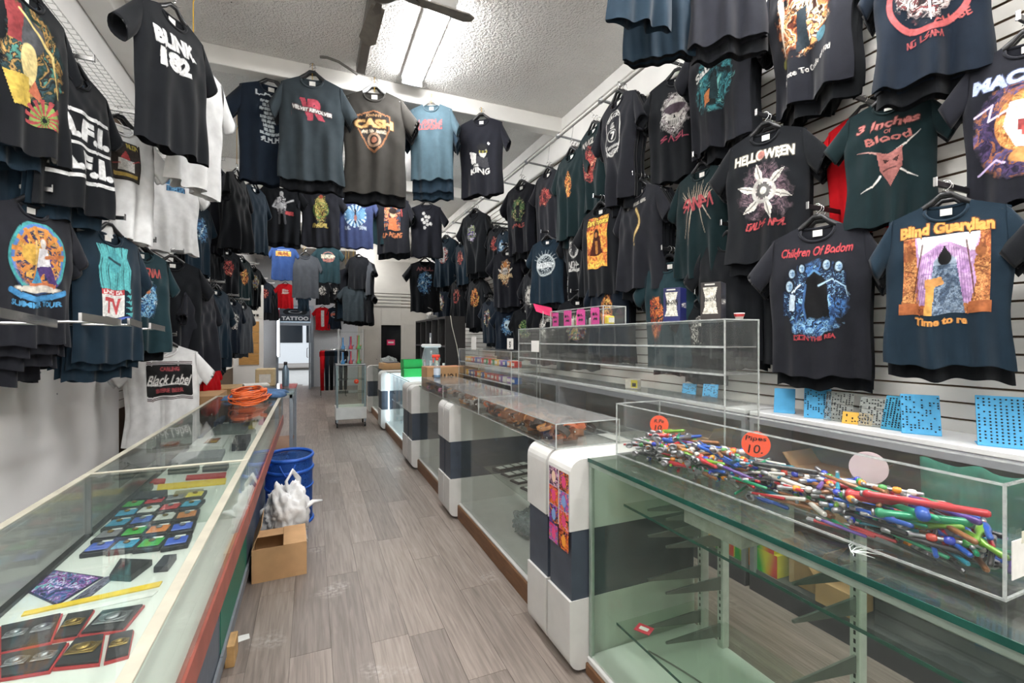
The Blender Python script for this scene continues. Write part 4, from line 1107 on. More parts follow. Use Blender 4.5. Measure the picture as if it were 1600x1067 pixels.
shirt('dark teal T-shirt standing behind the two boxed glasses', 'teal shirt behind the boxes', 1046, 408, 572, ('X', 2.5), -78, 'teal', 1, A(blob(['#1d3238', '#8a2c14', '#e07a24', '#1d3238', '#b83a14'], 5, cx=.2, cy=.7, rx=.3, ry=.5), .32, .40, .16), 3, 'black', support='right')
shirt('black T-shirt with an orange panel of a cloaked figure in flames', 'flame panel shirt', 938, 324, 462, ('X', 2.42), -78, 'black', 3, A(d_flamefig, .30, .43, .08), 3, 'black', support='right')
shirt('black T-shirt with a small flame, above the pink price cards', 'small flame shirt', 952, 424, 556, ('X', 2.46), -76, 'navy', 0, A(blob(PAL['fire'], 9, cx=.55, cy=.55, rx=.25, ry=.4), .3, .3, .16), 3, 'black', support='right')
shirt('black T-shirt with grey standing figures and a white word below, beside the flame panel shirt', 'grey figures shirt', 903, 342, 468, ('X', 2.52), -82, 'black', 5, A(d_grave, .26, .38, .12), 2, 'black', support='right')
shirt('slate T-shirt with a white ornate seal', 'white seal shirt', 855, 374, 474, ('X', 2.40), -60, 'slate', 0, A(d_seal, .33, .38, .09), 3, 'charcoal', support='right')
shirt('black T-shirt with an orange and bone totem, in front of the far slat boards', 'totem shirt', 792, 392, 480, ('X', 2.40), -50, 'plum', 3, A(d_totem, .30, .42, .10), 3, 'black', support='right')
shirt('charcoal T-shirt with white whisky label lettering hung from the pipe rail', 'whisky label shirt', 966, 152, 322, ('X', 2.42), -92, 'charcoal', 5, A(d_whisky, .24, .40, .10), 3, 'black', support='rail')
shirt('dark green T-shirt with red picture behind the whisky label shirt', 'green shirt with a red picture', 927, 198, 330, ('X', 2.50), -90, 'green', 1, A(blob(PAL['red'], 12, 'Corpse', '#d8cfc6', cy=.75), .30, .40, .10), 2, 'black', support='rail')
shirt('dark green T-shirt with a small orange flame mark', 'orange mark shirt', 893, 238, 372, ('X', 2.46), -86, 'green', 4, A(blob(PAL['fire'], 14, cx=.55, cy=.6, rx=.22, ry=.45), .26, .32, .14), 3, 'green', support='rail')
shirt('charcoal T-shirt with a slanting red picture under the pipe rail', 'slanting red shirt', 856, 268, 376, ('X', 2.46), -80, 'charcoal', 3, A(blob(PAL['red'], 15, cx=.5, cy=.6, rx=.4, ry=.35), .28, .34, .10), 3, 'black', support='rail')
shirt('black T-shirt with a green creature print', 'green creature shirt', 814, 288, 396, ('X', 2.44), -68, 'plum', 1, A(blob(PAL['green'], 17, foot='Death', tc='#b84c44', fig='figure'), .26, .40, .12), 4, 'black', support='rail')
shirt('black T-shirt with a faint red print, hanging under the orange totem rail', 'faint red shirt', 775, 356, 424, ('X', 2.54), -72, 'black', 2, A(blob(PAL['red'], 19), .26, .34, .12), 2, 'black', support='right')
shirt('narrow stack of black shirts with a violet print turned edge on', 'edge-on violet shirt', 741, 332, 428, ('X', 2.44), -64, 'black', 5, A(blob(['#1c1824', '#4a3a7c', '#8a9a5c', '#241c34', '#c8b8d8'], 21), .22, .4, .12), 5, 'black', support='rail')
shirt('slate T-shirt with a white and red figure print, far along the rail', 'far figure shirt', 696, 372, 448, ('X', 2.36), -60, 'slate', 0, A(blob(['#22303b', '#b8443c', '#d0ccc8', '#2a3844', '#d8d4d0'], 23, fig='figure', fcol='#c8c4c0'), .26, .40, .1), 3, 'black', support='rail')
shirt('slate T-shirt with a red portrait, next to the far figure shirt', 'far portrait shirt', 722, 380, 446, ('X', 2.44), -74, 'slate', 1, A(blob(PAL['red'], 25), .26, .4, .1), 2, 'black', support='rail')
shirt('black T-shirt with a tall blue print by the white enclosure', 'tall blue print shirt', 664, 408, 488, ('X', 2.1), -12, 'black', 3, A(blob(PAL['blue'], 27, 'IRON', '#8a4a4c', cy=.8, ry=.6), .28, .5, .08), 0, None, support='ceiling')
for k, (px, py, hm, x, dg, fb, pl, lb) in enumerate((
        (716, 438, 500, 2.45, -70, 'black', 'red', 'black T-shirt with a red print low on the far wall beside the cube shelf'),
        (690, 446, 512, 2.5, -26, 'navy', 'mix', 'navy T-shirt with a many-coloured print behind the cube shelf'),
        (745, 436, 512, 2.5, -74, 'black', 'fire', 'black T-shirt with an orange print low on the wall right of the cube shelf'),
        (764, 470, 536, 2.5, -76, 'navy', 'mix', 'navy T-shirt with orange figures above the clear stacked bins'),
        (795, 478, 556, 2.46, -44, 'navy', 'blue', 'navy T-shirt with a pale blue glow, under the totem shirt'),
        (822, 482, 562, 2.5, -46, 'black', 'green', 'black T-shirt with a green beast, under the white seal shirt'),
        (858, 470, 570, 2.5, -48, 'black', 'bone', 'black T-shirt with a pale print behind the pink card on the case'),
        (832, 424, 520, 2.52, -82, 'charcoal', 'bone', 'charcoal T-shirt with a bony print beside the white seal shirt'),
        (902, 468, 578, 2.5, -52, 'black', 'mix', 'black T-shirt seen through the clear bin of price cards'),
        (1098, 470, 590, 2.56, -62, 'black', 'bone', 'black T-shirt behind the silver boxed glass'),
        (786, 362, 420, 2.56, -80, 'slate', 'blue', 'slate T-shirt with a blue print tucked under the green creature shirt'))):
    shirt(lb, ('low red print shirt', 'many-coloured print shirt', 'low orange print shirt', 'orange figures shirt', 'pale blue glow shirt', 'green beast shirt', 'pale print shirt', 'bony print shirt', 'shirt behind the price cards', 'shirt behind the silver box', 'tucked blue print shirt')[k], px, py, hm, ('X', x), dg, fb, k % 6, A(blob(PAL[pl], 31 + k, fig=('figure', 'skull', None)[k % 3]), .28, .4, .12), 2, 'black', support='right')
# shirts over the top edge, hung on the rail nearest the camera
shirt('plain blue-grey shirt cut by the top edge, beside the ceiling line', 'plain blue-grey shirt', 1030, -92, 92, ('X', 1.85), -40, 'slate', 0, None, 1, 'black', support='ceiling')
shirt('plain charcoal shirt cut by the top edge, above the teal battle shirt', 'plain charcoal shirt', 1134, -120, 66, ('X', 2.1), -56, 'plum', 2, None, 2, 'black', support='ceiling')
shirt('blue-grey shirt of which one sleeve hangs into the top edge', 'shirt with one sleeve in view', 1000, -150, 40, ('X', 1.6), -14, 'slate', 4, None, 0, None, support='ceiling')
shirt('black T-shirt at the right picture edge, below the armoured head', 'black shirt at the right edge', 1722, 300, 560, ('X', 2.5), -74, 'black', 4, None, 2, 'black', support='right')
shirt('red shirt tucked behind the horned head shirt', 'red shirt behind the horned head', 1350, 176, 362, ('X', 2.68), -72, 'red', 3, None, 0, None, support='right')
shirt('black shirt hung between the blue band shirt and the wheel shirt', 'black shirt between wheel and band', 1206, 396, 570, ('X', 2.6), -72, 'black', 2, None, 2, 'black', support='right')

# ------------------------------------------------------------------ hung across the aisle from the beams
H1 = ('Y', 4.80)
shirt('dark grey T-shirt with a red emblem crossed by white lettering, hung from the first beam', 'red emblem shirt', 488, 122, 284, H1, -8, 'fade', 0, A(d_vr, .29, .20, .13), 3, 'black', support='beam')
shirt('navy T-shirt with a white list of tour dates, behind the red emblem shirt', 'tour list shirt', 424, 132, 288, ('Y', 4.95), 8, 'navy', 3, A(d_list, .25, .40, .06), 1, 'navy', support='beam')
shirt('faded black T-shirt with a gold shield emblem, hung from the first beam', 'gold shield shirt', 585, 143, 304, H1, -14, 'stone', 4, A(d_cash, .30, .36, .12), 3, 'black', 'clear', support='beam')
shirt('blue-grey T-shirt with two lines of red lettering, hung from the first beam', 'red lettering shirt', 674, 163, 282, H1, -26, 'bluegrey', 3, A(d_red2, .26, .12, .16), 2, 'slate', 'white', support='beam', boff=.12)
shirt('black T-shirt with a face in yellow glasses above white lettering', 'yellow glasses shirt', 752, 185, 306, H1, -34, 'plum', 1, A(d_king, .27, .34, .24), 1, 'black', support='beam')
F1 = ('Y', 7.72)
shirt('black T-shirt with a pale guitarist print, second hanging row', 'guitarist shirt', 440, 287, 380, F1, 2, 'black', 4, A(d_guitar, .34, .46, .08), 1, 'black', support='beam', boff=.05)
shirt('dark grey T-shirt with a yellow-green idol print, second hanging row', 'idol shirt', 502, 291, 386, F1, -6, 'charcoal', 0, A(d_idol, .30, .48, .10), 1, 'black', support='beam')
shirt('faded violet-blue T-shirt with a blue winged fan print', 'winged fan shirt', 556, 298, 388, F1, -10, 'denim', 3, A(d_fly, .34, .44, .08), 1, 'black', support='beam')
shirt('grey-green T-shirt mostly behind the winged fan shirt', 'grey-green shirt', 586, 300, 382, ('Y', 7.86), -14, 'teal', 1, A(words([('Z', .5, .4, .3)], '#8aa09a'), .2, .2, .3, .1), 0, None, support='beam')
shirt('dark grey T-shirt with a woman against a blue window', 'woman in blue window shirt', 614, 308, 396, F1, -18, 'charcoal', 1, A(d_girl, .34, .46, .08), 2, 'black', support='beam')
shirt('black T-shirt with scattered white blossom, second hanging row', 'white blossom shirt', 666, 319, 402, F1, -24, 'plum', 2, A(blob(['#2a292f', '#2a292f', '#2a292f', '#2a292f', '#d0cecb'], 4, fig='flower', cy=.6, rx=.05, ry=.05), .26, .36, .08), 1, 'black', support='beam')
G1 = ('Y', 10.7)
shirt('blue T-shirt with a yellow band across the chest, third hanging row', 'yellow band shirt', 443, 381, 438, G1, 0, 'blue', 0, A(d_flag, .30, .16, .12), 1, 'slate', support='beam')
shirt('plain grey T-shirt in the third hanging row', 'plain grey shirt', 477, 398, 466, G1, -4, 'grey', 3, None, 1, 'black', support='beam')
shirt('dark green T-shirt with a round pale logo, third hanging row', 'round logo shirt', 513, 384, 442, G1, -6, 'teal', 4, A(d_logo('#c8c0a8', '#a8685c', 'SLAYER', 'NYC'), .28, .26, .10), 1, 'black', support='beam')
G2 = ('Y', 13.0)
shirt('bright red T-shirt with a pale emblem over the door', 'bright red shirt', 446, 443, 482, G2, 0, 'red', 3, A(words([('W', .3, .3, .8), ('CANADA', .6, .12, .8)], '#d8c0b8'), .22, .16, .14), 0, None, support='ceiling')
shirt('plain black T-shirt next to the bright red one over the door', 'plain black shirt over the door', 474, 458, 486, G2, 0, 'slate', 2, None, 0, None, support='ceiling')
shirt('black T-shirt with white prints under the round logo shirt', 'white print shirt below the logo shirt', 504, 440, 476, ('Y', 12.0), -4, 'black', 1, A(blob(PAL['bone'], 6), .32, .34, .1), 1, 'black', support='ceiling')
shirt('black T-shirt with a grey print, right of the white print shirt', 'grey print shirt', 525, 442, 474, ('Y', 12.1), -8, 'black', 0, A(blob(PAL['bone'], 8), .3, .3, .12), 0, None, support='ceiling')
shirt('red T-shirt with white trim on the shop front right of the door', 'red shirt by the door', 504, 480, 516, ('Y', 15.7), 0, 'red', 3, A(lambda c: c.rect(.3, 0, .7, c.h, '#c8c8c8'), .3, .5, .1), 0, None, support='ceiling')
shirt('navy T-shirt with an orange logo right of the red one by the door', 'navy shirt by the door', 523, 480, 514, ('Y', 15.7), 0, 'navy', 0, A(d_logo('#c86a4c', '#b8c0c8', 'METS'), .28, .26, .12), 0, None, support='ceiling')
for k, (px, py, hm, dg) in enumerate(((560, 400, 452, -20), (570, 408, 462, -60), (545, 420, 472, 10), (552, 446, 502, -10), (566, 450, 504, -40), (540, 452, 498, 30))):
    lb = ['topmost dark shirt on the crowded rack near the enclosure', 'dark shirt turned sideways on the crowded rack', 'left dark shirt in the upper tier of the crowded rack', 'middle dark shirt in the lower tier of the crowded rack', 'right dark shirt in the lower tier of the crowded rack', 'left dark shirt in the lower tier of the crowded rack'][k]
    shirt(lb, ('topmost rack shirt', 'sideways rack shirt', 'upper left rack shirt', 'lower middle rack shirt', 'lower right rack shirt', 'lower left rack shirt')[k], px, py, hm, ('D', 10.2 + .1 * (k % 3)), dg, ('black', 'grey', 'charcoal', 'fade', 'black', 'slate')[k], k % 6, None, 3, 'black', support='ceiling')

# ------------------------------------------------------------------ left wall, near to far
shirt('dark T-shirt with a bright many-coloured portrait at the upper left corner', 'many-coloured portrait shirt', 40, -16, 240, ('X', -1.22), 72, 'black', 3, A(d_lion, .36, .50, .09), 3, 'slate', support='left')
shirt('black T-shirt with white bands and big white initials', 'white bands shirt', 118, 112, 330, ('X', -1.14), 70, 'black', 1, A(d_stripe, .36, .42, .17), 2, 'slate', support='left')
shirt('white T-shirt with a small dark framed picture on the chest', 'framed picture shirt', 188, 192, 374, ('X', -1.08), 50, 'white', 4, A(d_poster, .20, .25, .12), 1, 'white', support='left')
shirt('white T-shirt with a blue surf logo', 'blue surf logo shirt', 268, 262, 394, ('X', -1.1), 30, 'white', 0, A(d_surf, .24, .17, .06), 1, 'white', support='left')
shirt('long black T-shirt with white block lettering hung high on the left', 'white block lettering shirt', 270, 22, 238, ('X', -.74), 58, 'black', 3, A(d_blink, .27, .24, .12, -.02), 0, None, support='ceiling')
shirt('white T-shirt hanging high behind the block lettering shirt', 'high white shirt', 302, 92, 298, ('X', -.74), 56, 'white', 2, None, 0, None, support='ceiling')
shirt('charcoal T-shirt with a colourful summer tour print and stage rays', 'summer tour shirt', 50, 318, 540, ('X', -1.26), 64, 'charcoal', 0, A(d_tour, .31, .44, .10), 4, 'charcoal', support='left', boff=.05)
shirt('navy T-shirt with a teal zigzag panel and a red and white box', 'teal zigzag shirt', 170, 362, 566, ('X', -1.10), 66, 'slate', 3, A(d_zig, .24, .43, .08), 4, 'slate', support='left', boff=.04)
shirt('slate T-shirt with red script over a blue waterspout', 'waterspout shirt', 222, 392, 550, ('X', -1.08), 56, 'teal', 1, A(d_water, .28, .36, .12), 3, 'black', support='left')
shirt('plain black T-shirt above the white beer label shirt', 'plain black shirt', 270, 408, 548, ('X', -1.08), 26, 'black', 2, None, 1, 'black', support='left')
shirt('white T-shirt with a black beer label hanging low over the counter', 'beer label shirt', 258, 540, 694, ('X', -1.08), 14, 'white', 4, A(d_black, .30, .28, .11, .03), 4, 'white', support='left', bdir=Vector((-.9, .35, 0)), gap=.05)
shirt('narrow charcoal hooded top next to the plain sleeveless black one', 'narrow charcoal top', 338, 262, 384, ('X', -.92), 62, 'charcoal', 0, None, 3, 'charcoal', support='left')
shirt('tall plain black shirt hanging in the middle of the left side', 'tall plain black shirt', 370, 272, 392, ('X', -.72), 74, 'black', 5, None, 0, None, support='ceiling', group='plain shirts')
shirt('slate shirt half hidden behind the tall plain black shirt', 'half hidden slate shirt', 398, 292, 394, ('X', -.62), 62, 'slate', 3, None, 1, 'slate', support='ceiling')
rows = [(309, 318, 428, -1.0, 66, 'slate', 'blue', 'slate T-shirt with a blue print in the upper row left of the rack rails'),
        (330, 372, 452, -1.02, 70, 'black', None, 'plain black shirt in the upper row above the rack rails'),
        (355, 392, 462, -.98, 40, 'black', 'red', 'black T-shirt with a white and red skull print in the upper row'),
        (378, 404, 476, -.94, 62, 'green', 'fire', 'dark green T-shirt with a yellow stripe print in the upper row'),
        (396, 418, 478, -.86, 58, 'black', 'mix', 'black T-shirt with a small orange print at the far end of the upper row'),
        (312, 452, 582, -.92, 68, 'charcoal', None, 'charcoal shirt at the near end of the lower rack row'),
        (338, 452, 560, -.9, 66, 'slate', None, 'slate shirt second in the lower rack row'),
        (334, 462, 574, -1.0, 60, 'slate', 'blue', 'slate T-shirt with a pale blue print low in the rack'),
        (362, 470, 552, -.9, 60, 'navy', 'bone', 'navy shirt with white letters in the lower rack row'),
        (380, 476, 552, -.86, 64, 'grey', None, 'grey shirt at the far end of the lower rack row'),
        (322, 560, 640, -1.05, 60, 'black', None, 'black shirt hanging low behind the beer label shirt'),
        (331, 566, 636, -.98, 74, 'red', None, 'red shirt hanging low beside the beer label shirt'),
        (412, 440, 488, -1.0, 40, 'navy', 'red', 'navy T-shirt with a red print on the far left wall'),
        (424, 448, 500, -1.0, 60, 'black', None, 'black shirt at the far left by the shop front')]
for k, (px, py, hm, x, dg, fb, pl, lb) in enumerate(rows):
    shirt(lb, ('blue print shirt in the upper row', 'plain black shirt in the upper row', 'skull print shirt', 'yellow stripe shirt', 'small orange print shirt', 'charcoal shirt of the lower row', 'second shirt of the lower row', 'pale blue print rack shirt', 'white letters shirt', 'far grey shirt', 'low black shirt', 'low red shirt', 'far navy shirt', 'black shirt by the shop front')[k], px, py, hm, ('X', x), dg, fb, k % 6, A(blob(PAL[pl], 51 + k), .26, .38, .12) if pl else None, 3 if k < 10 else 1, fb if k % 2 else 'black', support='left')
# dark shirts filling the wall behind the near left ones
for k, (px, py, hm, x, fb, lb) in enumerate(((8, 330, 600, -1.38, 'charcoal', 'charcoal shirt cut by the left edge behind the summer tour shirt'), (70, 330, 575, -1.36, 'black', 'dark shirt between the summer tour and zigzag shirts'), (18, 170, 330, -1.34, 'slate', 'slate shirt under the many-coloured portrait shirt'), (110, 250, 345, -1.3, 'black', 'black shirt bottom seen under the white bands shirt'))):
    shirt(lb, ('charcoal edge shirt', 'dark gap shirt', 'slate low shirt', 'black low shirt')[k], px, py, hm, ('X', x), 66, fb, k, None, 3, fb, support='left')
# the chrome strips along the fronts of the left rails
for k, (a, b, lb) in enumerate((((0, 488), (90, 506), 'longest chrome strip, across the summer tour shirt'), ((128, 495), (190, 504), 'chrome strip across the zigzag shirt'), ((203, 502), (222, 508), 'short chrome strip by the waterspout shirt'), ((236, 509), (258, 514), 'chrome strip end beside the plain black shirt'))):
    x = (-1.02, -.92, -.9, -.92)[k]
    p, _ = PX(a[0], a[1], x); q, _ = PX(b[0], b[1], x)
    st = empty('chrome_strip', p, 0, lb, 'display bar', None)
    d = q - p
    MB().add([(0, 0, -.018), (0, 0, .018), (d.x, d.y, d.z + .018), (d.x, d.y, d.z - .018), (-.012, 0, -.018), (-.012, 0, .018), (d.x - .012, d.y, d.z + .018), (d.x - .012, d.y, d.z - .018)],
             [(0, 3, 2, 1), (4, 5, 6, 7), (0, 1, 5, 4), (2, 3, 7, 6), (1, 2, 6, 5), (0, 4, 7, 3)]).build('strip', M_CHROME, st)
    MB().tube([(-.006, d.y * .9, d.z), (XL + .05 - p.x, d.y * .9, d.z)], .008, 6).build('stem', M_CHROME, st)

# ================================================================== counters
G_CLEAR = glass('counter_glass', '#f8fbf9', .8, .012)
G_GREEN = glass('green_glass', '#f4f9f5', .8, .01)
G_EDGE = mat('glass_edge', '#1f4a40', .15, var=.2, scale=8)
G_ACR = glass('acrylic', '#fbfcfb', .8, .02, .04, '#e6e8e8')
G_SCUFF = glass('scuffed_acrylic', '#f8f9f8', 1.0, .2, .12, '#e4e2e0', 7.)
M_ACRE = glass('acrylic_edge', '#f2f4f3', 1.5, .42, .1, '#e2e6e5', 30.)
M_PANW = mat('counter_white', '#cdccc9', .5, var=.05, scale=9)
M_PANS = mat('counter_slate', '#3a424e', .5, var=.12, scale=12)
M_RAIL = mat('cream_rail', '#bdb8a8', .4, .3, var=.1, scale=14)
M_RED = mat('red_trim', '#8f4b40', .5, var=.2, scale=10)
M_PALE = mat('pale_deck', '#c8ccc6', .6, var=.05, scale=5)
def arc_profile(x0, x1, z0, z1, rt=0., rb=0., n=7):
    """panel outline in x,z; rounded at the front (x0) top and bottom"""
    p = []
    if rb: p += [(x0 + rb - rb * math.sin(t), z0 + rb - rb * math.cos(t)) for t in np.linspace(0, math.pi / 2, n)]
    else: p.append((x0, z0))
    if rt: p += [(x0 + rt - rt * math.cos(t), z1 - rt + rt * math.sin(t)) for t in np.linspace(0, math.pi / 2, n)]
    else: p.append((x0, z1))
    return p + [(x1, z1), (x1, z0)]
XF, XBK, ZT = 1.15, 1.77, .965
def post(par, y0, y1):
    x0 = XF - .10
    MB().prism(arc_profile(x0, XBK, .645, ZT - .002, rt=.07), y0, y1, axis=1).build('white_block', M_PANW, par)
    MB().prism(arc_profile(x0 + .012, XBK, .335, .645), y0 + .004, y1 - .004, axis=1).build('slate_block', M_PANS, par)
    MB().prism(arc_profile(x0, XBK, .02, .335, rb=.06), y0, y1, axis=1).build('white_block', M_PANW, par)
def right_counter(lb, y0, y1, posts, lit=False, shelf=.52):
    c = empty('display_counter', (0, 0, 0), 0, lb, 'counter', 'glass counters along the right of the aisle')
    for a, b in posts: post(c, a, b)
    B(XF - .03, XBK, y0, y1, 0, .115, c=.004).build('plinth', M_DARKWOOD, c)
    B(XF - .02, XBK, y0, y1, .115, .13, c=.003).build('base_rail', M_PANW, c)
    B(XF, XF + .006, y0 + .003, y1 - .003, .13, ZT - .01).build('front_pane', G_CLEAR, c)
    B(XF - .01, XBK, y0, y1, ZT - .009, ZT).build('top_pane', G_CLEAR, c)
    B(XF - .012, XF - .009, y0, y1, ZT - .010, ZT).build('pane_edge', G_EDGE, c)
    B(XF + .05, XBK - .02, y0 + .01, y1 - .01, shelf, shelf + .008).build('glass_shelf', G_CLEAR, c)
    if lit:
        lm = mat('led_strip', '#dff0ff', .5, emit=9.)
        for y in (y0 + .03, y1 - .03): B(XF + .012, XF + .026, y - .008, y + .008, .15, .93).build('led_strip', lm, c)
        B(XF + .03, XBK - .03, y0 + .02, y1 - .02, .93, .94).build('led_strip', mat('led_strip_top', '#dff0ff', .5, emit=3.), c)
        B(XBK - .02, XBK - .01, y0, y1, .13, .95).build('back_panel', mat('lit_back', '#cfe0e8', .5), c)
    return c
# the nearest one: green glass, metal edges, slotted uprights inside
c1 = empty('display_counter', (0, 0, 0), 0, 'nearest green glass counter at the lower right with the bin of pipes on top', 'counter', 'glass counters along the right of the aisle')
post(c1, 1.80, 2.01)
Y0 = -1.1
B(XF - .02, XBK, Y0, 1.80, 0, .05, c=.004).build('plinth', M_DARKWOOD, c1)
B(XF - .012, XBK, Y0, 1.80, .05, .075, c=.003).build('base_rail', M_PANW, c1)
B(XF, XBK - .02, Y0, 1.79, .0755, .085).build('inner_deck', mat('pale_green_deck', '#c6cbc5', .5, var=.06, scale=4), c1)
B(XF, XF + .006, Y0, 1.785, .085, .95).build('front_pane', G_GREEN, c1)
B(XF + .007, XBK, 1.786, 1.792, .085, .95).build('end_pane', G_GREEN, c1)
tp = B(XF - .006, XBK, Y0, 1.797, .953, ZT).build('top_pane', G_GREEN, c1)
B(XF - .009, XF - .0055, Y0, 1.797, .950, ZT + .001).build('pane_edge', G_EDGE, c1)
B(XF - .004, XF + .014, Y0, 1.797, .928, .9525, c=.003).build('metal_edge', mat('green_metal', '#9fb0a4', .35, .6), c1)
B(XF - .004, XF + .014, 1.775, 1.797, .075, .928, c=.003).build('corner_post', mat('green_metal', '#9fb0a4', .35, .6), c1)
for z, x in ((.735, 1.32), (.20, 1.28)):
    s = B(x, XBK - .03, Y0, 1.77, z, z + .008).build('glass_shelf', G_GREEN, c1)
    B(x - .003, x - .0005, Y0, 1.77, z - .001, z + .009).build('shelf_edge', G_EDGE, s)
upm = mat('upright_paint', '#c3c6c0', .5, .2, var=.08)
for y in (1.70, 1.58, 1.0, .25):
    u = B(XBK - .045, XBK - .005, y, y + .035, .085, .93, c=.003).build('upright', upm, c1)
    sl = MB()
    for k in range(26): sl.box(XBK - .0462, XBK - .0452, y + .014, y + .021, .12 + k * .03, .135 + k * .03)
    o = sl.build('slots', M_BLACK, u); o['kind'] = 'stuff'
    for z in (.72, .60, .40, .185):
        if y in (.25,) and z != .72: continue
        MB().prism([(XBK - .045, z - .05), (XBK - .045, z + .01), (XBK - .36, z + .005), (XBK - .36, z - .004)], y + .012, y + .02, axis=1).build('bracket', mat('bracket_grey', '#6a706c', .5, .5), c1)
st = Canvas(.19, .40, .003)
rr = random.Random(5)
for i in range(2):
    for j in range(4):
        x0, y0_ = .02 + i * .5, .02 + j * .52
        st.cloud(st.box(x0, y0_, x0 + .46, y0_ + .5), rr.sample(['#c8325a', '#e07a2c', '#2a2a34', '#5a3a8c', '#2c6a9c', '#d8a8b8', '#8c2c24', '#b84a9c'], 4), 9, 5 + i * 4 + j)
        st.ell(x0 + .23, y0_ + .25, .1, .16, rr.choice(['#e8c8b0', '#d84a7c', '#e89a3c', '#7c9ac8']))
flat_print(st, 'sticker_sheet', (XF - .1015, 1.995, .90), (0, -.19, 0), (0, 0, -.36), c1)['label'] = 'colourful flower and figure stickers'
right_counter('second glass counter on the right, under the bins of bracelets', 2.24, 3.77, [(2.03, 2.24), (3.77, 3.945)])
right_counter('third glass counter on the right, under the cardboard box and spray bottle', 4.14, 5.38, [(3.965, 4.14), (5.38, 5.6)])
right_counter('glass counter lit from inside with cold white light', 5.95, 7.93, [(5.65, 5.95), (7.93, 8.1)], lit=True)
right_counter('farthest dark glass counter on the right, beyond the lit one', 8.3, 9.9, [(8.12, 8.3), (9.9, 10.1)])

# rear shelf unit under the slat boards
rs = empty('rear_shelf', (0, 0, 0), 0, 'long low shelf unit with a white top along the right wall', 'shelf')
XS0 = 2.42
M_GREYE = mat('grey_laminate', '#84848a', .5, var=.06)
for k, (a, b) in enumerate(((-.6, 2.02), (2.05, 4.4), (4.42, 6.9))):
    B(XS0, XR - .014, a, b, 1.045, 1.07, c=.003).build('shelf_top', mat('white_laminate', '#d8d8d8', .45, var=.03), rs)
    B(XS0, XS0 + .02, a, b, 1.0, 1.044).build('front_rail', M_GREYE, rs)
    for y in (a, (a + b) / 2, b - .03): B(XS0 + .002, XR - .03, y, y + .03, .1, 1.0).build('divider', M_GREYE, rs)
    B(XS0 + .02, XR - .03, a, b, .10, .125).build('lower_shelf', mat('dark_laminate', '#4a4a4e', .5, var=.1), rs)
    B(XS0 + .02, XR - .03, a, b, .55, .57).build('middle_shelf', M_GREYE, rs)
    B(XS0 - .0, XR - .03, a, b, 0, .10).build('plinth', mat('plinth_dark', '#3c3c40', .6), rs)
B(XR - .03, XR - .014, -.6, 6.9, .1, 1.04).build('back_panel', mat('shelf_back', '#5c5a55', .7), rs)

# left counters
def left_counter(lb, y0, y1):
    c = empty('display_counter', (0, 0, 0), 0, lb, 'counter', 'low glass counters along the left of the aisle')
    xa, xb, zd = -.82, -.26, .72
    B(xa, -.37, y0, y1, .06, zd - .03, c=.004).build('cabinet', mat('slate_cabinet', '#58606c', .55, var=.1), c)
    B(xa, -.40, y0 + .02, y1 - .02, 0, .06).build('plinth', M_DARKWOOD, c)
    B(-.37, -.366, y0 + .02, y0 + .9, .12, .62).build('green_panel', mat('green_panel', '#1f6a58', .5), c)
    B(-.366, -.355, y0, y1, .06, .12).build('kick_board', mat('grey_kick', '#70757c', .5), c)
    B(xa, xb, y0, y1, zd - .03, zd, c=.003).build('deck', M_PALE, c)
    B(xb - .012, xb + .006, y0, y1, zd - .05, zd + .04, c=.006).build('red_trim', M_RED, c)
    B(xb - .004, xb + .002, y0 + .004, y1 - .004, zd + .04, ZT - .012).build('front_pane', G_CLEAR, c)
    B(xa, xb, y0, y1, ZT - .008, ZT).build('top_pane', G_CLEAR, c)
    B(xb - .02, xb + .005, y0, y1, ZT, ZT + .005, c=.001).build('front_rail', M_RAIL, c)
    B(xa - .004, xa + .02, y0, y1, ZT, ZT + .005, c=.001).build('rear_rail', M_RAIL, c)
    B(xa, xb, y1 - .012, y1, ZT, ZT + .006, c=.001).build('end_rail', M_RAIL, c)
    B(xa, xb, y1 - .008, y1 - .003, zd, ZT - .008).build('end_pane', G_CLEAR, c)
    k = 3
    L = (y1 - y0) / k
    for i in range(k):
        p = B(xa + .003 + .008 * (i % 2), xa + .008 + .008 * (i % 2), y0 + i * L, y0 + (i + 1) * L, zd, ZT - .01).build('sliding_pane', G_CLEAR, c)
        B(xa + .001, xa + .02, y0 + (i + 1) * L - .012, y0 + (i + 1) * L, zd, ZT - .008).build('pane_frame', M_STEEL, p)
    B(xa - .002, xa + .02, y0, y1, zd, zd + .012).build('track', M_BLACK, c)
    return c
left_counter('near left glass counter holding buckles, posters and small black boxes', -.9, 2.36)
left_counter('second left glass counter with a coil of orange cord on its far end', 2.365, 5.1)

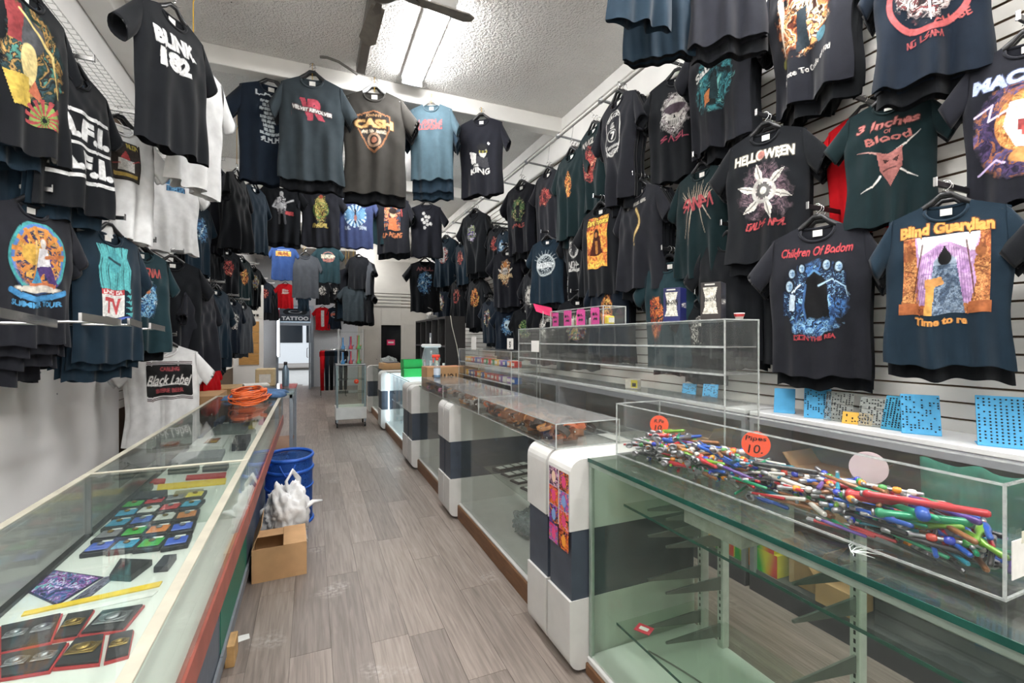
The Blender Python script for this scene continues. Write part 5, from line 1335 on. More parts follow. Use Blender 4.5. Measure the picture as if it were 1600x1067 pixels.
# ================================================================== things on and around the counters
def acrylic_bin(lb, x0, x1, y0, y1, z0, z1, lid=True, m=None, shelves=(), group=None, t=.005):
    e = empty('acrylic_bin' if not shelves else 'acrylic_case', (x0, y0, z0), 0, lb, 'clear case' if shelves else 'clear bin', group)
    w, l, h = x1 - x0, y1 - y0, z1 - z0
    m = m or G_ACR
    for nm, a in (('bottom', (0, w, 0, l, 0, t)), ('front_wall', (0, t, 0, l, t, h - t)), ('rear_wall', (w - t, w, 0, l, t, h - t)), ('end_wall', (t, w - t, 0, t, t, h - t)), ('end_wall', (t, w - t, l - t, l, t, h - t))):
        B(*a).build(nm, m, e)
    if lid: B(0, w, 0, l, h - t, h).build('lid', G_SCUFF if lid == 'scuff' else m, e)
    ed = MB()
    q = .0026
    zs = [h - q] + [q]
    for z in zs:
        for x in (0, w): ed.box(x - q, x + q, -q, l + q, z - q, z + q)
        for y in (0, l): ed.box(q, w - q, y - q, y + q, z - q, z + q)
    for x in (0, w):
        for y in (0, l): ed.box(x - q, x + q, y - q, y + q, q, h - q)
    ed.build('glued_edges', M_ACRE, e)
    for z in shelves:
        s = B(t, w - t, t, l - t, z, z + t).build('inner_shelf', G_SCUFF, e)
        B(-.001, .003, 0, l, z - .002, z + t + .002).build('shelf_lip', M_ACRE, s)
    return e
# pipes bin: 1.3 m of pipes
PB = (1.30, 1.55, .48, 1.80, ZT, 1.205)
acrylic_bin('long open clear bin heaped with coloured pipes on the nearest counter', *PB, lid=False)
COLR = {'red': '#b0202c', 'blue': '#1f4fa8', 'green': '#148a60', 'white': '#d8d4cc', 'black': '#1c1c20', 'silver': '#9a9a9e', 'brown': '#8a5a34', 'teal': '#1f7f94', 'violet': '#5a3a8c', 'lime': '#6a9a2c'}
pm = {k: mat('pipe_' + k, v, .28, .75 if k == 'silver' else .1, var=.1, coat=.4) for k, v in COLR.items()}
beadm = [mat('bead_' + k, v, .25, var=.1, coat=.5) for k, v in (('blue', '#2a3ab0'), ('orange', '#e08a1c'), ('red', '#b83a2c'), ('green', '#3a8a3c'), ('pearl', '#d8d4cc'))]
def straight_pipe(c):
    L, r = .11, .0055
    a = MB().lathe([(r * .7, -L / 2), (r, -L / 2 + .003), (r, L / 2 - .02), (r * .8, L / 2 - .018), (r * .8, L / 2)], 8).mesh('stem', pm[c])
    b = MB().lathe([(r * .85, L / 2 - .012), (r * 1.05, L / 2 - .010), (r * 1.05, L / 2), (r * .5, L / 2 + .002)], 8).mesh('tip', pm['silver'])
    return [('stem', a), ('tip', b)]
def bowl_pipe(c):
    a = MB().lathe([(.004, -.06), (.007, -.055), (.006, -.02), (.010, -.01), (.011, .02), (.006, .028), (.004, .05)], 9).mesh('stem', pm[c])
    b = MB().lathe([(.006, 0), (.012, .004), (.013, .02), (.009, .022), (.006, .008)], 9, Matrix.Translation((.008, 0, .03)) @ Matrix.Rotation(math.pi / 2, 4, 'Y')).mesh('bowl', pm['silver'])
    return [('stem', a), ('bowl', b)]
def bead_pipe(i):
    out = []
    out.append(('stem', MB().lathe([(.004, -.05), (.006, -.048), (.005, .045), (.008, .05), (.008, .06), (.004, .062)], 8).mesh('stem', pm['silver'])))
    for k in range(3):
        z = -.03 + k * .025
        out.append(('bead', MB().lathe([(.004, z - .009), (.009, z - .006), (.0105, z), (.009, z + .006), (.004, z + .009)], 9).mesh('bead', beadm[(i + k * 2) % 5])))
    return out
KINDS = [('straight', c, straight_pipe(c)) for c in ('red', 'blue', 'green', 'white', 'black', 'teal', 'silver', 'violet', 'brown')] + [('bowl', c, bowl_pipe(c)) for c in ('blue', 'silver', 'brown', 'lime', 'black', 'red')] + [('bead', str(i), bead_pipe(i)) for i in range(5)]
nxh, nyh = 13, 66
HM = np.zeros((nxh, nyh))
rp = random.Random(12)
NP, HV, HF, HI, HMAT = 0, [], [], [], []
for n in range(640):
    y = rp.uniform(PB[2] + .04, PB[3] - .04); x = rp.uniform(PB[0] + .016, PB[1] - .02)
    far = y > 1.25
    kind = rp.choice(KINDS[9:]) if (far and rp.random() < .7) else rp.choice(KINDS[:9] if rp.random() < .8 else KINDS[9:])
    if kind[1] == 'silver' and not far: kind = rp.choice(KINDS[:3])
    sc = 1.25 if kind[0] != 'straight' else rp.uniform(1.0, 1.9)
    L, r = .11 * sc, .007 * (1.3 if kind[0] != 'straight' else sc)
    az = rp.uniform(.25, 2.7)
    ux, uy = math.cos(az), math.sin(az)
    lim = min((x - PB[0] - .012) / max(abs(ux), .05), (PB[1] - .012 - x) / max(abs(ux), .05), (y - PB[2] - .012) / max(abs(uy), .05), (PB[3] - .012 - y) / max(abs(uy), .05))
    if lim < L / 2 - .002: continue
    def cell(t): return int((x + ux * t - PB[0]) / (PB[1] - PB[0]) * nxh), int((y + uy * t - PB[2]) / (PB[3] - PB[2]) * nyh)
    cs = {cell(t) for t in np.linspace(-L / 2, L / 2, 7)}
    cs = [(min(max(i, 0), nxh - 1), min(max(j, 0), nyh - 1)) for i, j in cs]
    e1 = np.mean([HM[q] for q in cs]); hm = max(HM[q] for q in cs)
    base = .6 * e1 + .4 * hm
    if base > .085 + .3 * (x - PB[0]) + .02 * math.sin((y - PB[2]) * 5): continue
    for q in cs: HM[q] = max(HM[q], base + 1.35 * r)
    h0, h1 = HM[cs[0]], HM[cs[-1]]
    tilt = rp.gauss(0, .10)
    NP += 1
    if NP <= 135:                               # the buried bottom of the heap
        tl = rp.gauss(0, .05)
        M = Matrix.Translation((x, y, PB[4] + .006 + base + r)) @ Vector((ux * math.cos(tl), uy * math.cos(tl), math.sin(tl))).to_track_quat('Z', 'Y').to_matrix().to_4x4() @ Matrix.Diagonal((sc * .78, sc * .78, sc, 1))
        for nm, me in kind[2]:
            k0 = len(HV); m_ = me.materials[0]
            if m_ not in HMAT: HMAT.append(m_)
            HV += [tuple(M @ q.co) for q in me.vertices]
            HF += [tuple(i + k0 for i in q.vertices) for q in me.polygons]; HI += [HMAT.index(m_)] * len(me.polygons)
        continue
    o = empty('pipe', (x, y, PB[4] + .006 + base + r), 0, {'straight': 'thin glossy %s tube pipe lying in the open clear bin' % kind[1], 'bowl': 'small %s pipe with a metal bowl in the open clear bin' % kind[1], 'bead': 'metal pipe strung with coloured beads of pattern %s in the open bin' % 'ABCDE'[int(kind[1])] if kind[0] == 'bead' else ''}[kind[0]], 'pipe', '%s %s pipes heaped in the open bin' % (kind[1] if kind[0] != 'bead' else 'beaded', kind[0]))
    if kind[0] == 'bead': o['label'] = 'metal pipe strung with %s beads in the open clear bin' % ('blue and red', 'orange and green', 'red and pearl', 'green and blue', 'pearl and orange')[int(kind[1])]
    d = Vector((ux * math.cos(tilt), uy * math.cos(tilt), math.sin(tilt)))
    o.rotation_euler = d.to_track_quat('Z', 'Y').to_euler()
    o.scale = (sc * .78, sc * .78, sc)
    for nm, me in kind[2]: link(nm, me, o)
hp = raw_mesh('pipe_heap', HV, HF)
for m_ in HMAT: hp.materials.append(m_)
hp.polygons.foreach_set('material_index', HI)
tag(link('pipe_heap', hp), 'tangled bottom layer of small pipes under the heap in the open bin', 'pipes', None, 'stuff')
# fat blue pipe and long red one that stand out near the end
for lb, px, py, ln, rad, c, az, z in (('thick glossy blue pipe on top of the heap near the right end', 1490, 818, .12, .014, 'blue', .5, .13), ('long red pipe lying across the right end of the heap', 1470, 838, .24, .009, 'red', 1.75, .15), ('thick red pipe in the middle of the heap', 1350, 775, .13, .013, 'red', 1.9, .13), ('long black pipe leaning over the middle of the heap', 1225, 725, .2, .008, 'black', 1.75, .14), ('long green pipe across the middle of the heap', 1352, 803, .17, .008, 'green', 1.2, .125), ('long jade pipe in front of the blue one', 1475, 850, .18, .01, 'green', 2.1, .115)):
    p, D = PZ(px, py, ZT + z)
    p.x = min(max(p.x, PB[0] + .06), PB[1] - .06); p.y = min(max(p.y, PB[2] + .17), PB[3] - .12)
    p.z = ZT + z - .012
    o = empty('pipe', p, 0, lb, 'pipe')
    o.rotation_euler = Vector((math.cos(az), math.sin(az), -.08)).to_track_quat('Z', 'Y').to_euler()
    MB().lathe([(rad * .6, -ln / 2), (rad, -ln / 2 + .006), (rad, ln / 2 - .02), (rad * 1.25, ln / 2 - .014), (rad * 1.25, ln / 2 - .006), (rad * .8, ln / 2)], 12).build('stem', pm[c], o)
    MB().lathe([(rad * .5, ln / 2), (rad * .9, ln / 2 + .002), (rad * .9, ln / 2 + .006), (rad * .4, ln / 2 + .008)], 12).build('tip', pm['silver'], o)
# price discs standing in the bin
M_ORANGE = mat('orange_card', '#e8502c', .7, var=.04)
def disc(lb, px, py, x, r, m, lines, yaw=-40):
    p, D = PX(px, py, x)
    e = empty('price_disc', p, math.radians(yaw), lb, 'price tag')
    MB().lathe([(r, -.0008), (r, .0008)], 32, Matrix.Rotation(math.pi / 2, 4, 'X')).build('card', m, e, smooth=False)
    MB().tube([(0, .003, -r * .4), (0, .003, -(p.z - ZT) + .012)], .0025, 6).build('stick', M_ACRE, e)
    if lines:
        cv = Canvas(2 * r, 2 * r, .0016)
        for s_, cy, hh, w in lines: cv.text(s_, .5, cy, hh, '#2a1a18', wid=w, shear=.15, bold=-.005)
        flat_print(cv, 'handwriting', (-r, -.0022, r), (2 * r, 0, 0), (0, 0, -2 * r), e)
disc('small orange price disc at the far end of the pipe bin', 1030, 663, 1.44, .040, M_ORANGE, [('R.Pe', .3, .2, .5), ('10.', .68, .28, .45)])
disc('large orange price disc lettered pipes in the pipe bin', 1181, 694, 1.44, .046, M_ORANGE, [('Pipes', .3, .22, .7), ('10.', .68, .32, .5)], -48)
disc('blank pale lilac disc seen from the back in the pipe bin', 1357, 731, 1.52, .048, mat('lilac_card', '#c3b2b6', .7, var=.04), None, -55)

# bins of bracelets
acrylic_bin('near clear lidded bin full of brown leather bracelets', 1.09, 1.46, 2.0, 3.14, ZT, ZT + .125, lid='scuff', group='lidded bins of bracelets')
acrylic_bin('middle clear lidded bin of bracelets, behind the leather ones', 1.09, 1.46, 3.15, 4.12, ZT, ZT + .125, lid='scuff', group='lidded bins of bracelets')
acrylic_bin('far clear lidded bin with pink pieces, in front of the cardboard box', 1.09, 1.46, 4.13, 5.02, ZT, ZT + .125, lid='scuff', group='lidded bins of bracelets')
brm = {k: mat('strap_' + k, v, .6, var=.2, scale=40) for k, v in (('tan', '#c08850'), ('brown', '#7c4c2c'), ('dark', '#33261f'), ('grey', '#9a9894'), ('rust', '#b05a34'), ('pink', '#b8628c'), ('blue', '#3a4c74'))}
def band(m, w):
    v, f, n = [], [], 18
    for i in range(n):
        a = 2 * math.pi * i / n
        for r, z in ((.036, -w), (.036, w), (.033, w), (.033, -w)): v.append((r * math.cos(a), r * math.sin(a) * .8, z))
    for i in range(n):
        for j in range(4): f.append((i * 4 + j, i * 4 + (j + 1) % 4, ((i + 1) % n) * 4 + (j + 1) % 4, ((i + 1) % n) * 4 + j))
    return MB().add(v, f).mesh('band', m)
bands = {(k, w): band(m, w) for k, m in brm.items() for w in (.008, .014)}
stud = MB().lathe([(.006, 0), (.005, .003), (.002, .005)], 8, Matrix.Translation((.036, 0, 0)) @ Matrix.Rotation(math.pi / 2, 4, 'Y')).mesh('stud', M_CHROME)
rb = random.Random(3)
for n in range(240):
    b = 0 if n < 125 else (1 if n < 195 else 2)
    k = rb.choice((('tan', 'brown', 'dark', 'rust', 'brown'), ('grey', 'dark', 'tan', 'grey', 'brown'), ('pink', 'grey', 'dark', 'brown', 'blue'))[b])
    y = rb.uniform(*((2.06, 3.08), (3.22, 4.05), (4.2, 4.95))[b]); x = 1.135 + .28 * rb.random() ** 1.5
    lay = rb.random()
    e = empty('bracelet', (x, y, ZT + .005 + .02 + lay * .055), 0, '%s bracelet in the %s lidded bin' % ({'tan': 'tan leather', 'brown': 'brown leather', 'dark': 'black leather', 'rust': 'rust brown leather', 'grey': 'grey studded', 'pink': 'pink', 'blue': 'blue'}[k], ('near', 'middle', 'far')[b]), 'bracelet', '%s bracelets in the %s bin' % (k, ('near', 'middle', 'far')[b]))
    e.rotation_euler = (rb.uniform(-.5, .5) + (0 if lay < .6 else .5), rb.uniform(-.4, .4), rb.uniform(0, 6.3))
    link('band', bands[(k, rb.choice((.008, .014)))], e)
    link('stud', stud, e)
    e.scale = (1.15,) * 3
# tall clear case behind, and the stack of clear bins beyond it
acrylic_bin('tall empty clear case with three shelves on the near counters', 1.56, 1.755, 1.42, 3.5, ZT, 1.585, shelves=(.255, .385, .5))
acrylic_bin('far clear case of small coloured packets beyond the empty one', 1.52, 1.755, 3.56, 5.06, ZT, 1.40, shelves=(.15, .29))
rk = random.Random(9)
pkm = [mat('packet_%d' % i, c, .5, var=.15, scale=60) for i, c in enumerate(('#b83a34', '#d8a83c', '#3a7a4c', '#3a5c9c', '#c8c4bc', '#7a4a30', '#8c6aa8', '#d87a3c'))]
pk = [B(-.03, .03, -.035, .035, 0, .05, c=.003).mesh('carton', m) for m in pkm]
pl = B(-.026, .026, -.0365, -.0352, .012, .038).mesh('front_label', mat('packet_label', '#dcd8d0', .6))
for z, lv in ((ZT + .006, 'bottom'), (ZT + .156, 'middle'), (ZT + .296, 'top')):
    for k in range(14):
        ci = rk.randrange(8)
        e = empty('packet', (1.60 + .06 * (k % 2) , 3.63 + k * .10, z), math.radians(90 + rk.uniform(-12, 12) + 180), '%s packet on the %s level of the far clear case' % (('red', 'yellow', 'green', 'blue', 'white', 'brown', 'violet', 'orange')[ci], lv), 'packet', '%s packets, %s level' % (('red', 'yellow', 'green', 'blue', 'white', 'brown', 'violet', 'orange')[ci], lv))
        e.location.x = 1.60
        link('carton', pk[ci], e); link('front_label', pl, e)
def note(lb, px, py, x, w, h, lines, yaw, base='#e4e2de', col='#3a3a3a', nm='note'):
    p, D = PX(px, py, x)
    e = empty('paper_note', p, math.radians(yaw), lb, 'note')
    B(-w / 2, w / 2, 0, .0015, -h / 2, h / 2).build('sheet', mat('note_' + base, base, .8, var=.03), e)
    if lines:
        cv = Canvas(w, h, max(.002, D * .0016))
        for s_, cy, hh, ww in lines: cv.text(s_, .5, cy, hh, col, wid=ww, bold=.01)
        flat_print(cv, 'lettering', (-w / 2, -.0015, h / 2), (w, 0, 0), (0, 0, -h), e)
note('white note hung on the front of the tall clear case at its far end', 836, 541, 1.553, .13, .085, None, -90)
note('white note with a number on the far clear case', 797, 537, 1.515, .13, .09, [('5', .4, .35, .2)], -90)
note('white paper sheet at the far end of the far clear case', 740, 536, 1.515, .15, .13, None, -90)
# things on the tall case: tray of pink price cards, boxed glasses, pink card
tr = acrylic_bin('clear tray with bright pink price cards on the tall case', 1.58, 1.74, 2.32, 2.98, 1.5855, 1.70, lid=False)
M_PINK = mat('pink_card', '#e0409c', .7, var=.04)
for k in range(7):
    e = empty('price_card', (1.592 + .05 * (k % 2), 2.42 + k * .085, 1.592), math.radians(-84 + 6 * (k % 3)), '%s bright pink price card in the clear tray' % ('first', 'second', 'third', 'fourth', 'fifth', 'sixth', 'seventh')[k], 'price card', 'pink price cards')
    B(-.035, .035, 0, .0015, 0, .095 + .012 * (k % 2)).build('card', M_PINK, e)
    cv = Canvas(.06, .08, .003); cv.text('$1.', .45, .45, .3, '#3a1030', wid=.8, bold=.04); cv.text('~EACH', .5, .95, .16, '#3a1030', wid=.6)
    flat_print(cv, 'lettering', (-.03, -.002, .09), (.06, 0, 0), (0, 0, -.08), e)
for k in range(8):
    c = ('#d8c23c', '#d87a3c', '#3a9a5c', '#dcd8d0', '#2a4a5c', '#c8b08c', '#e0dcd4', '#6aa84c')[k]
    e = empty('trinket_pack', (1.66 + .03 * (k % 2), 2.37 + k * .078, 1.591), .4 * k, '%s trinket pack in the clear price tray' % ('yellow', 'orange', 'green', 'white', 'dark blue', 'tan', 'pale', 'lime')[k], 'packet', 'trinket packs in the tray')
    B(-.025, .025, -.02, .02, 0, .05 + .012 * (k % 3), c=.006).build('pack', mat('trinket_%d' % k, c, .4), e)
    B(-.02, .02, -.0212, -.0202, .01, .04).build('pack_label', mat('packet_label', '#dcd8d0', .6), e)
def boxed_glass(lb, px, y, col, txt, side):
    p, D = PY(px, 497, y)
    e = empty('glass_box', (1.645, y, 1.5855), math.radians(-62), lb, 'box', 'boxed drinking glasses')
    w, h = .085, .165
    B(-w / 2, w / 2, -w / 2, w / 2, 0, h, c=.002).build('carton', mat('carton_' + col, col, .35, var=.3, scale=9), e)
    cv = Canvas(w, h, .0022)
    cv.poly([(.12, .25), (.84, .25), (.74, .7), (.8, 1.3), (.86, 1.62), (.1, 1.62), (.2, 1.3), (.24, .8)], '#bdb8ac')
    cv.cloud(cv.mask_poly([(.12, .25), (.84, .25), (.74, .7), (.8, 1.3), (.86, 1.62), (.1, 1.62), (.2, 1.3), (.24, .8)]), ['#a8a498', '#c8c4b8', '#d4d0c6', '#b4b0a4'], 4, 6)
    cv.text(txt, .5, .85, .26, '#2a2a2c', wid=.66, jag=.25, bold=.01); cv.rect(.2, .08, .7, .15, '#c8c6c2')
    flat_print(cv, 'front_print', (-w / 2, -w / 2 - .0012, h), (w, 0, 0), (0, 0, -h), e)
    cv = Canvas(w, h, .003); cv.text(side, .5, 1.0, .22, '#d8d6d2', wid=.7, jag=.2)
    flat_print(cv, 'side_print', (w / 2 + .0012, -w / 2, h), (0, w, 0), (0, 0, -h), e)
boxed_glass('blue carton with a picture of a glass, left of the two on the tall case', 1055, 1.80, '#141a52', '~ghost', '~gg')
boxed_glass('black carton with a picture of a glass, right of the two on the tall case', 1116, 1.56, '#26201f', 'lamb', '~lgb')
e = empty('paper_cup', (1.70, 1.47, 1.5855), 0, 'small crumpled red and white cup at the near end of the tall case', 'cup')
MB().lathe([(.014, 0), (.022, .028), (.0205, .028), (.0125, .002)], 14).build('cup', mat('cup_paper', '#d8cfca', .7), e)
MB().lathe([(.0185, .012), (.0215, .024)], 14, cap=False).build('red_band', mat('cup_red', '#b83a3c', .6), e)
p, D = PX(848, 480, 1.62)
e = empty('pink_sign', p, math.radians(-40), 'bright pink blank card on a stick at the far end of the tall case', 'sign')
MB().add([(-.075, 0, .03), (.07, 0, -.005), (.075, .02, -.075), (-.055, .01, -.03), (-.075, .002, .03), (.07, .002, -.005), (.075, .022, -.075), (-.055, .012, -.03)], [(0, 3, 2, 1), (4, 5, 6, 7), (0, 1, 5, 4), (1, 2, 6, 5), (2, 3, 7, 6), (3, 0, 4, 7)]).build('card', mat('hot_pink', '#d83468', .7), e)
MB().tube([(0, .012, -.03), (0, .012, 1.586 - p.z)], .003, 6).build('stick', M_ACRE, e)

# piercing boards on the rear shelf
bl = mat('blue_foam', '#4aa0d0', .7, var=.06); cl = glass('clear_board', '#eef0ee', 1.0, .2); ylw = mat('yellow_board', '#d8a83c', .6)
for k, (px, py, w, h, m, n, yaw, lb) in enumerate((
        (1225, 648, .085, .12, bl, 0, -58, 'plain blue foam board, leftmost on the rear shelf'), (1277, 655, .10, .135, bl, 40, -58, 'blue board with scattered studs, second on the rear shelf'),
        (1308, 660, .10, .13, cl, 60, -72, 'clear board of small studs beside the second blue board'), (1338, 666, .10, .05, ylw, 14, -72, 'low yellow board of studs on the rear shelf'), (1362, 666, .09, .12, cl, 50, -72, 'clear board of studs left of the dark blue one'),
        (1400, 672, .10, .135, mat('deep_blue_foam', '#2f86a8', .7), 90, -84, 'deep blue board crowded with dark studs'), (1440, 680, .11, .15, bl, 45, -58, 'blue board with rows of studs leaning beside the crowded one'), (1573, 696, .13, .17, bl, 95, -62, 'large blue board of studs nearest the camera on the rear shelf'),
        (1075, 620, .08, .09, bl, 20, -60, 'small blue stud board seen through the tall case, left'), (1108, 622, .08, .1, bl, 24, -60, 'small blue stud board seen through the tall case, right'))):
    p, D = PX(px, py, 2.52)
    w, h = w * 1.25, h * 1.25
    e = empty('stud_board', (p.x, p.y, 1.0705), math.radians(yaw), lb, 'display board', 'stud boards on the rear shelf')
    T = Matrix.Rotation(math.radians(-22), 4, 'X')
    MB().box(-w / 2, w / 2, 0, .008, .0035, h, c=.001, M=T).build('board', m, e)
    MB().box(-w / 2, w / 2, .002, .09, 0, .003).build('foot', m, e)
    if n:
        s_ = MB(); q = random.Random(k)
        cols_ = 10; rows_ = 14; n = int(n * 1.35)
        spots = [(i, j) for i in range(cols_) for j in range(rows_)]
        q.shuffle(spots)
        for i, j in spots[:n]:
            x, z = -w / 2 + (i + .5) * w / cols_, .012 + (j + .5) * (h - .02) / rows_
            M = T @ Matrix.Translation((x, -.0005, z)) @ Matrix.Rotation(math.pi / 2, 4, 'X')
            s_.lathe([(.0036, 0), (.0036, .002), (.0016, .005)], 6, M)
        o = s_.build('studs', mat('stud_metal', '#2c2c32', .3, .6), e); o['kind'] = 'stuff'

# ================================================================== what lies in the left counters
ZD = .7205
def deck_pts(cor, z=ZD):
    out = []
    for px, py in cor:
        p, _ = PZ(px, py, z)
        out.append((min(max(p.x, -.80), -.285), p.y))
    return out
def slab(nm, lb, cor, h, m, cat, group=None, art=None, rim=None, z=ZD):
    """flat thing lying on the deck, outline given corner by corner"""
    q = deck_pts(cor, z)
    cx, cy = sum(a for a, b in q) / len(q), sum(b for a, b in q) / len(q)
    loc = [(a - cx, b - cy) for a, b in q]
    ar = sum(loc[i][0] * loc[(i + 1) % 4][1] - loc[(i + 1) % 4][0] * loc[i][1] for i in range(4))
    e = empty(nm, (cx, cy, z), 0, lb, cat, group)
    MB().prism(loc if ar > 0 else loc[::-1], 0, h, axis=2).build('body' if nm != 'poster' else 'sheet', m, e)
    if art:
        cv = art
        L = [np.array(p) for p in loc]
        def place(u, v):
            P = [(L[0][i] * (1 - u) * v + L[1][i] * (1 - u) * (1 - v) + L[2][i] * u * (1 - v) + L[3][i] * u * v) for i in range(2)]
            return P[0] * .97, P[1] * .97, np.zeros_like(u) + h + .0008
        link('print', cv.mesh('print', place), e)
    if rim:
        s_ = [(a * 1.08, b * 1.08) for a, b in loc]
        MB().prism(s_ if ar > 0 else s_[::-1], 0, h * .55, axis=2).build('red_rim', rim, e)
    return e
cv = Canvas(.3, .24, .003); cv.rect(0, 0, 1, cv.h, '#1c1838'); cv.cloud(cv.box(.02, .02, .98, .78), ['#141430', '#3a2a6c', '#2a6a8c', '#8c4a9c', '#1a1a3c', '#c8a8d8', '#4a9a9c'], 6, 4); cv.text('~ARENS TOR', .5, .35, .1, '#c8c0e0', wid=.7)
slab('poster', 'purple and blue fantasy poster lying in the near left counter', [(4, 933), (71, 893), (162, 902), (88, 947)], .002, mat('poster_paper', '#2a2648', .4), 'poster', art=cv)
cv = Canvas(.2, .2, .004); cv.rect(0, 0, 1, 1, '#20202c'); cv.cloud(cv.box(0, 0, 1, 1), ['#1a1a24', '#4a4a5c', '#7a7a8c', '#2a2a3c'], 7, 9)
slab('poster', 'grey patterned print beside the purple poster', [(109, 940), (164, 902), (185, 898), (138, 935)], .002, mat('poster_grey', '#3a3a48', .4), 'poster', art=cv)
slab('display_box', 'shallow black frame box behind the posters', [(171, 907), (188, 881), (238, 883), (204, 909)], .02, M_BLACK, 'box')
slab('yellow_strip', 'long yellow strip lying across the near left counter', [(33, 964), (38, 957), (254, 909), (249, 917)], .004, mat('yellow_card', '#d8b82c', .5), 'strip')
slab('white_strip', 'long white strip beside the yellow one', [(0, 984), (5, 977), (247, 924), (238, 932)], .003, mat('white_card', '#d8dad6', .5), 'strip')
slab('yellow_strip', 'yellow strip at the far end of the near left counter', [(245, 767), (247, 758), (354, 748), (352, 757)], .005, mat('yellow_card', '#d8b82c', .5), 'strip')
redm = mat('red_edge', '#a8282c', .5)
slab('red_strip', 'short red strip left of the long one', [(224, 758), (226, 752), (259, 750), (257, 757)], .01, redm, 'strip')
slab('red_strip', 'long red strip by the glass partition', [(290, 751), (292, 745), (354, 740), (352, 747)], .01, redm, 'strip')
brass = [mat('brass', '#8c7440', .35, .8, var=.2), mat('pewter', '#8a8c90', .35, .8, var=.2)]
def buckle(par_lb, x, y, z, rz, w, m, lb):
    e = empty('belt_buckle', (x, y, z), rz, lb, 'buckle')
    MB().box(-w, w, -w * .68, w * .68, 0, .004, c=.003).build('plate', m, e)
    MB().lathe([(w * .5, .004), (w * .45, .009), (w * .2, .012)], 14).build('relief', m, e)
    MB().tube([(w * .85 * math.cos(t), w * .58 * math.sin(t), .005) for t in np.linspace(0, 6.283, 17)[:-1]], .002, 5, closed=True).build('border', m, e)
trays = [([(2, 1023), (2, 984), (95, 964), (78, 1007)], 'black tray behind the far left buckles', 2, 1), ([(84, 1004), (106, 965), (146, 958), (120, 998)], 'black tray with a gold buckle beside the white strip', 1, 0), ([(127, 995), (160, 960), (223, 950), (192, 988)], 'black tray with pewter buckles nearest the glass front', 1, 1),
         ([(2, 1064), (2, 1030), (104, 1010), (76, 1052)], 'black tray of pewter buckles at the lower left corner', 2, 1), ([(86, 1047), (118, 1004), (162, 997), (154, 1040)], 'black tray with a brass buckle in the lower row', 1, 0), ([(164, 1038), (172, 998), (208, 990), (200, 1028)], 'black tray with a brass buckle at the front glass', 1, 0)]
for k, (cor, lb, n, mi) in enumerate(trays):
    e = slab('tray', lb, cor, .012, mat('tray_black', '#1c1c20', .5), 'tray', 'buckle trays', rim=redm)
    q = deck_pts(cor)
    for j in range(n):
        t = (j + .5) / n
        x = sum(a for a, b in q) / 4; y = sum(b for a, b in q) / 4
        dx, dy = (q[3][0] + q[2][0] - q[0][0] - q[1][0]) / 2, (q[3][1] + q[2][1] - q[0][1] - q[1][1]) / 2
        ln = math.hypot(dx, dy); w = min(.038, ln / n * .42)
        buckle(None, x + dx * (t - .5), y + dy * (t - .5), ZD + .0125, math.atan2(dy, dx), w, brass[mi], '%s buckle in the %s' % (('left', 'right')[j] if n > 1 else 'single', lb.replace(' with a gold buckle', '').replace(' with a brass buckle', '').replace(' with pewter buckles', '').replace(' of pewter buckles', '')))
# small lidded boxes in rows
q = deck_pts([(128, 872), (186, 790), (322, 768), (292, 862)])
rb2 = random.Random(8)
cl2 = ['#3a9a3c', '#b8323c', '#d8c43c', '#3a5ab8', '#c8c8c4', '#2a2a2e', '#2a8ab0', '#c87838', '#7a7a7e']
nmc = ['green', 'red', 'yellow', 'blue', 'white', 'black', 'cyan', 'orange', 'grey']
rows_n = ('nearest', 'second', 'third', 'fourth', 'farthest')
for i in range(5):
    for j in range(4):
        u, v = (j + .5) / 4, (i + .5) / 5
        P = [q[0][k] * (1 - u) * (1 - v) + q[1][k] * (1 - u) * v + q[2][k] * u * v + q[3][k] * u * (1 - v) for k in range(2)]
        c = rb2.randrange(9)
        e = empty('lighter_box', (P[0], P[1], ZD), math.radians(rb2.uniform(-6, 6)), 'small black box with a %s insert, %s row, %s from the wall side' % (nmc[c], rows_n[i], ('first', 'second', 'third', 'last')[j]), 'box', 'small black boxes in the near left counter')
        w, l = .042, .056
        B(-w, w, -l, l, 0, .016, c=.002).build('tray', mat('tray_black', '#1c1c20', .5), e)
        B(-w * .8, w * .8, -l * .75, l * .45, .0162, .022, c=.003).build('insert', mat('insert_' + nmc[c], cl2[c], .35, var=.15, scale=50), e)
        B(-w * .3, w * .5, l * .5, l * .9, .0162, .018).build('price_ticket', mat('white_card', '#d8dad6', .5), e)
        MB().lathe([(.008, .022), (.012, .026), (.006, .03)], 10).build('emblem', brass[c % 2], e)
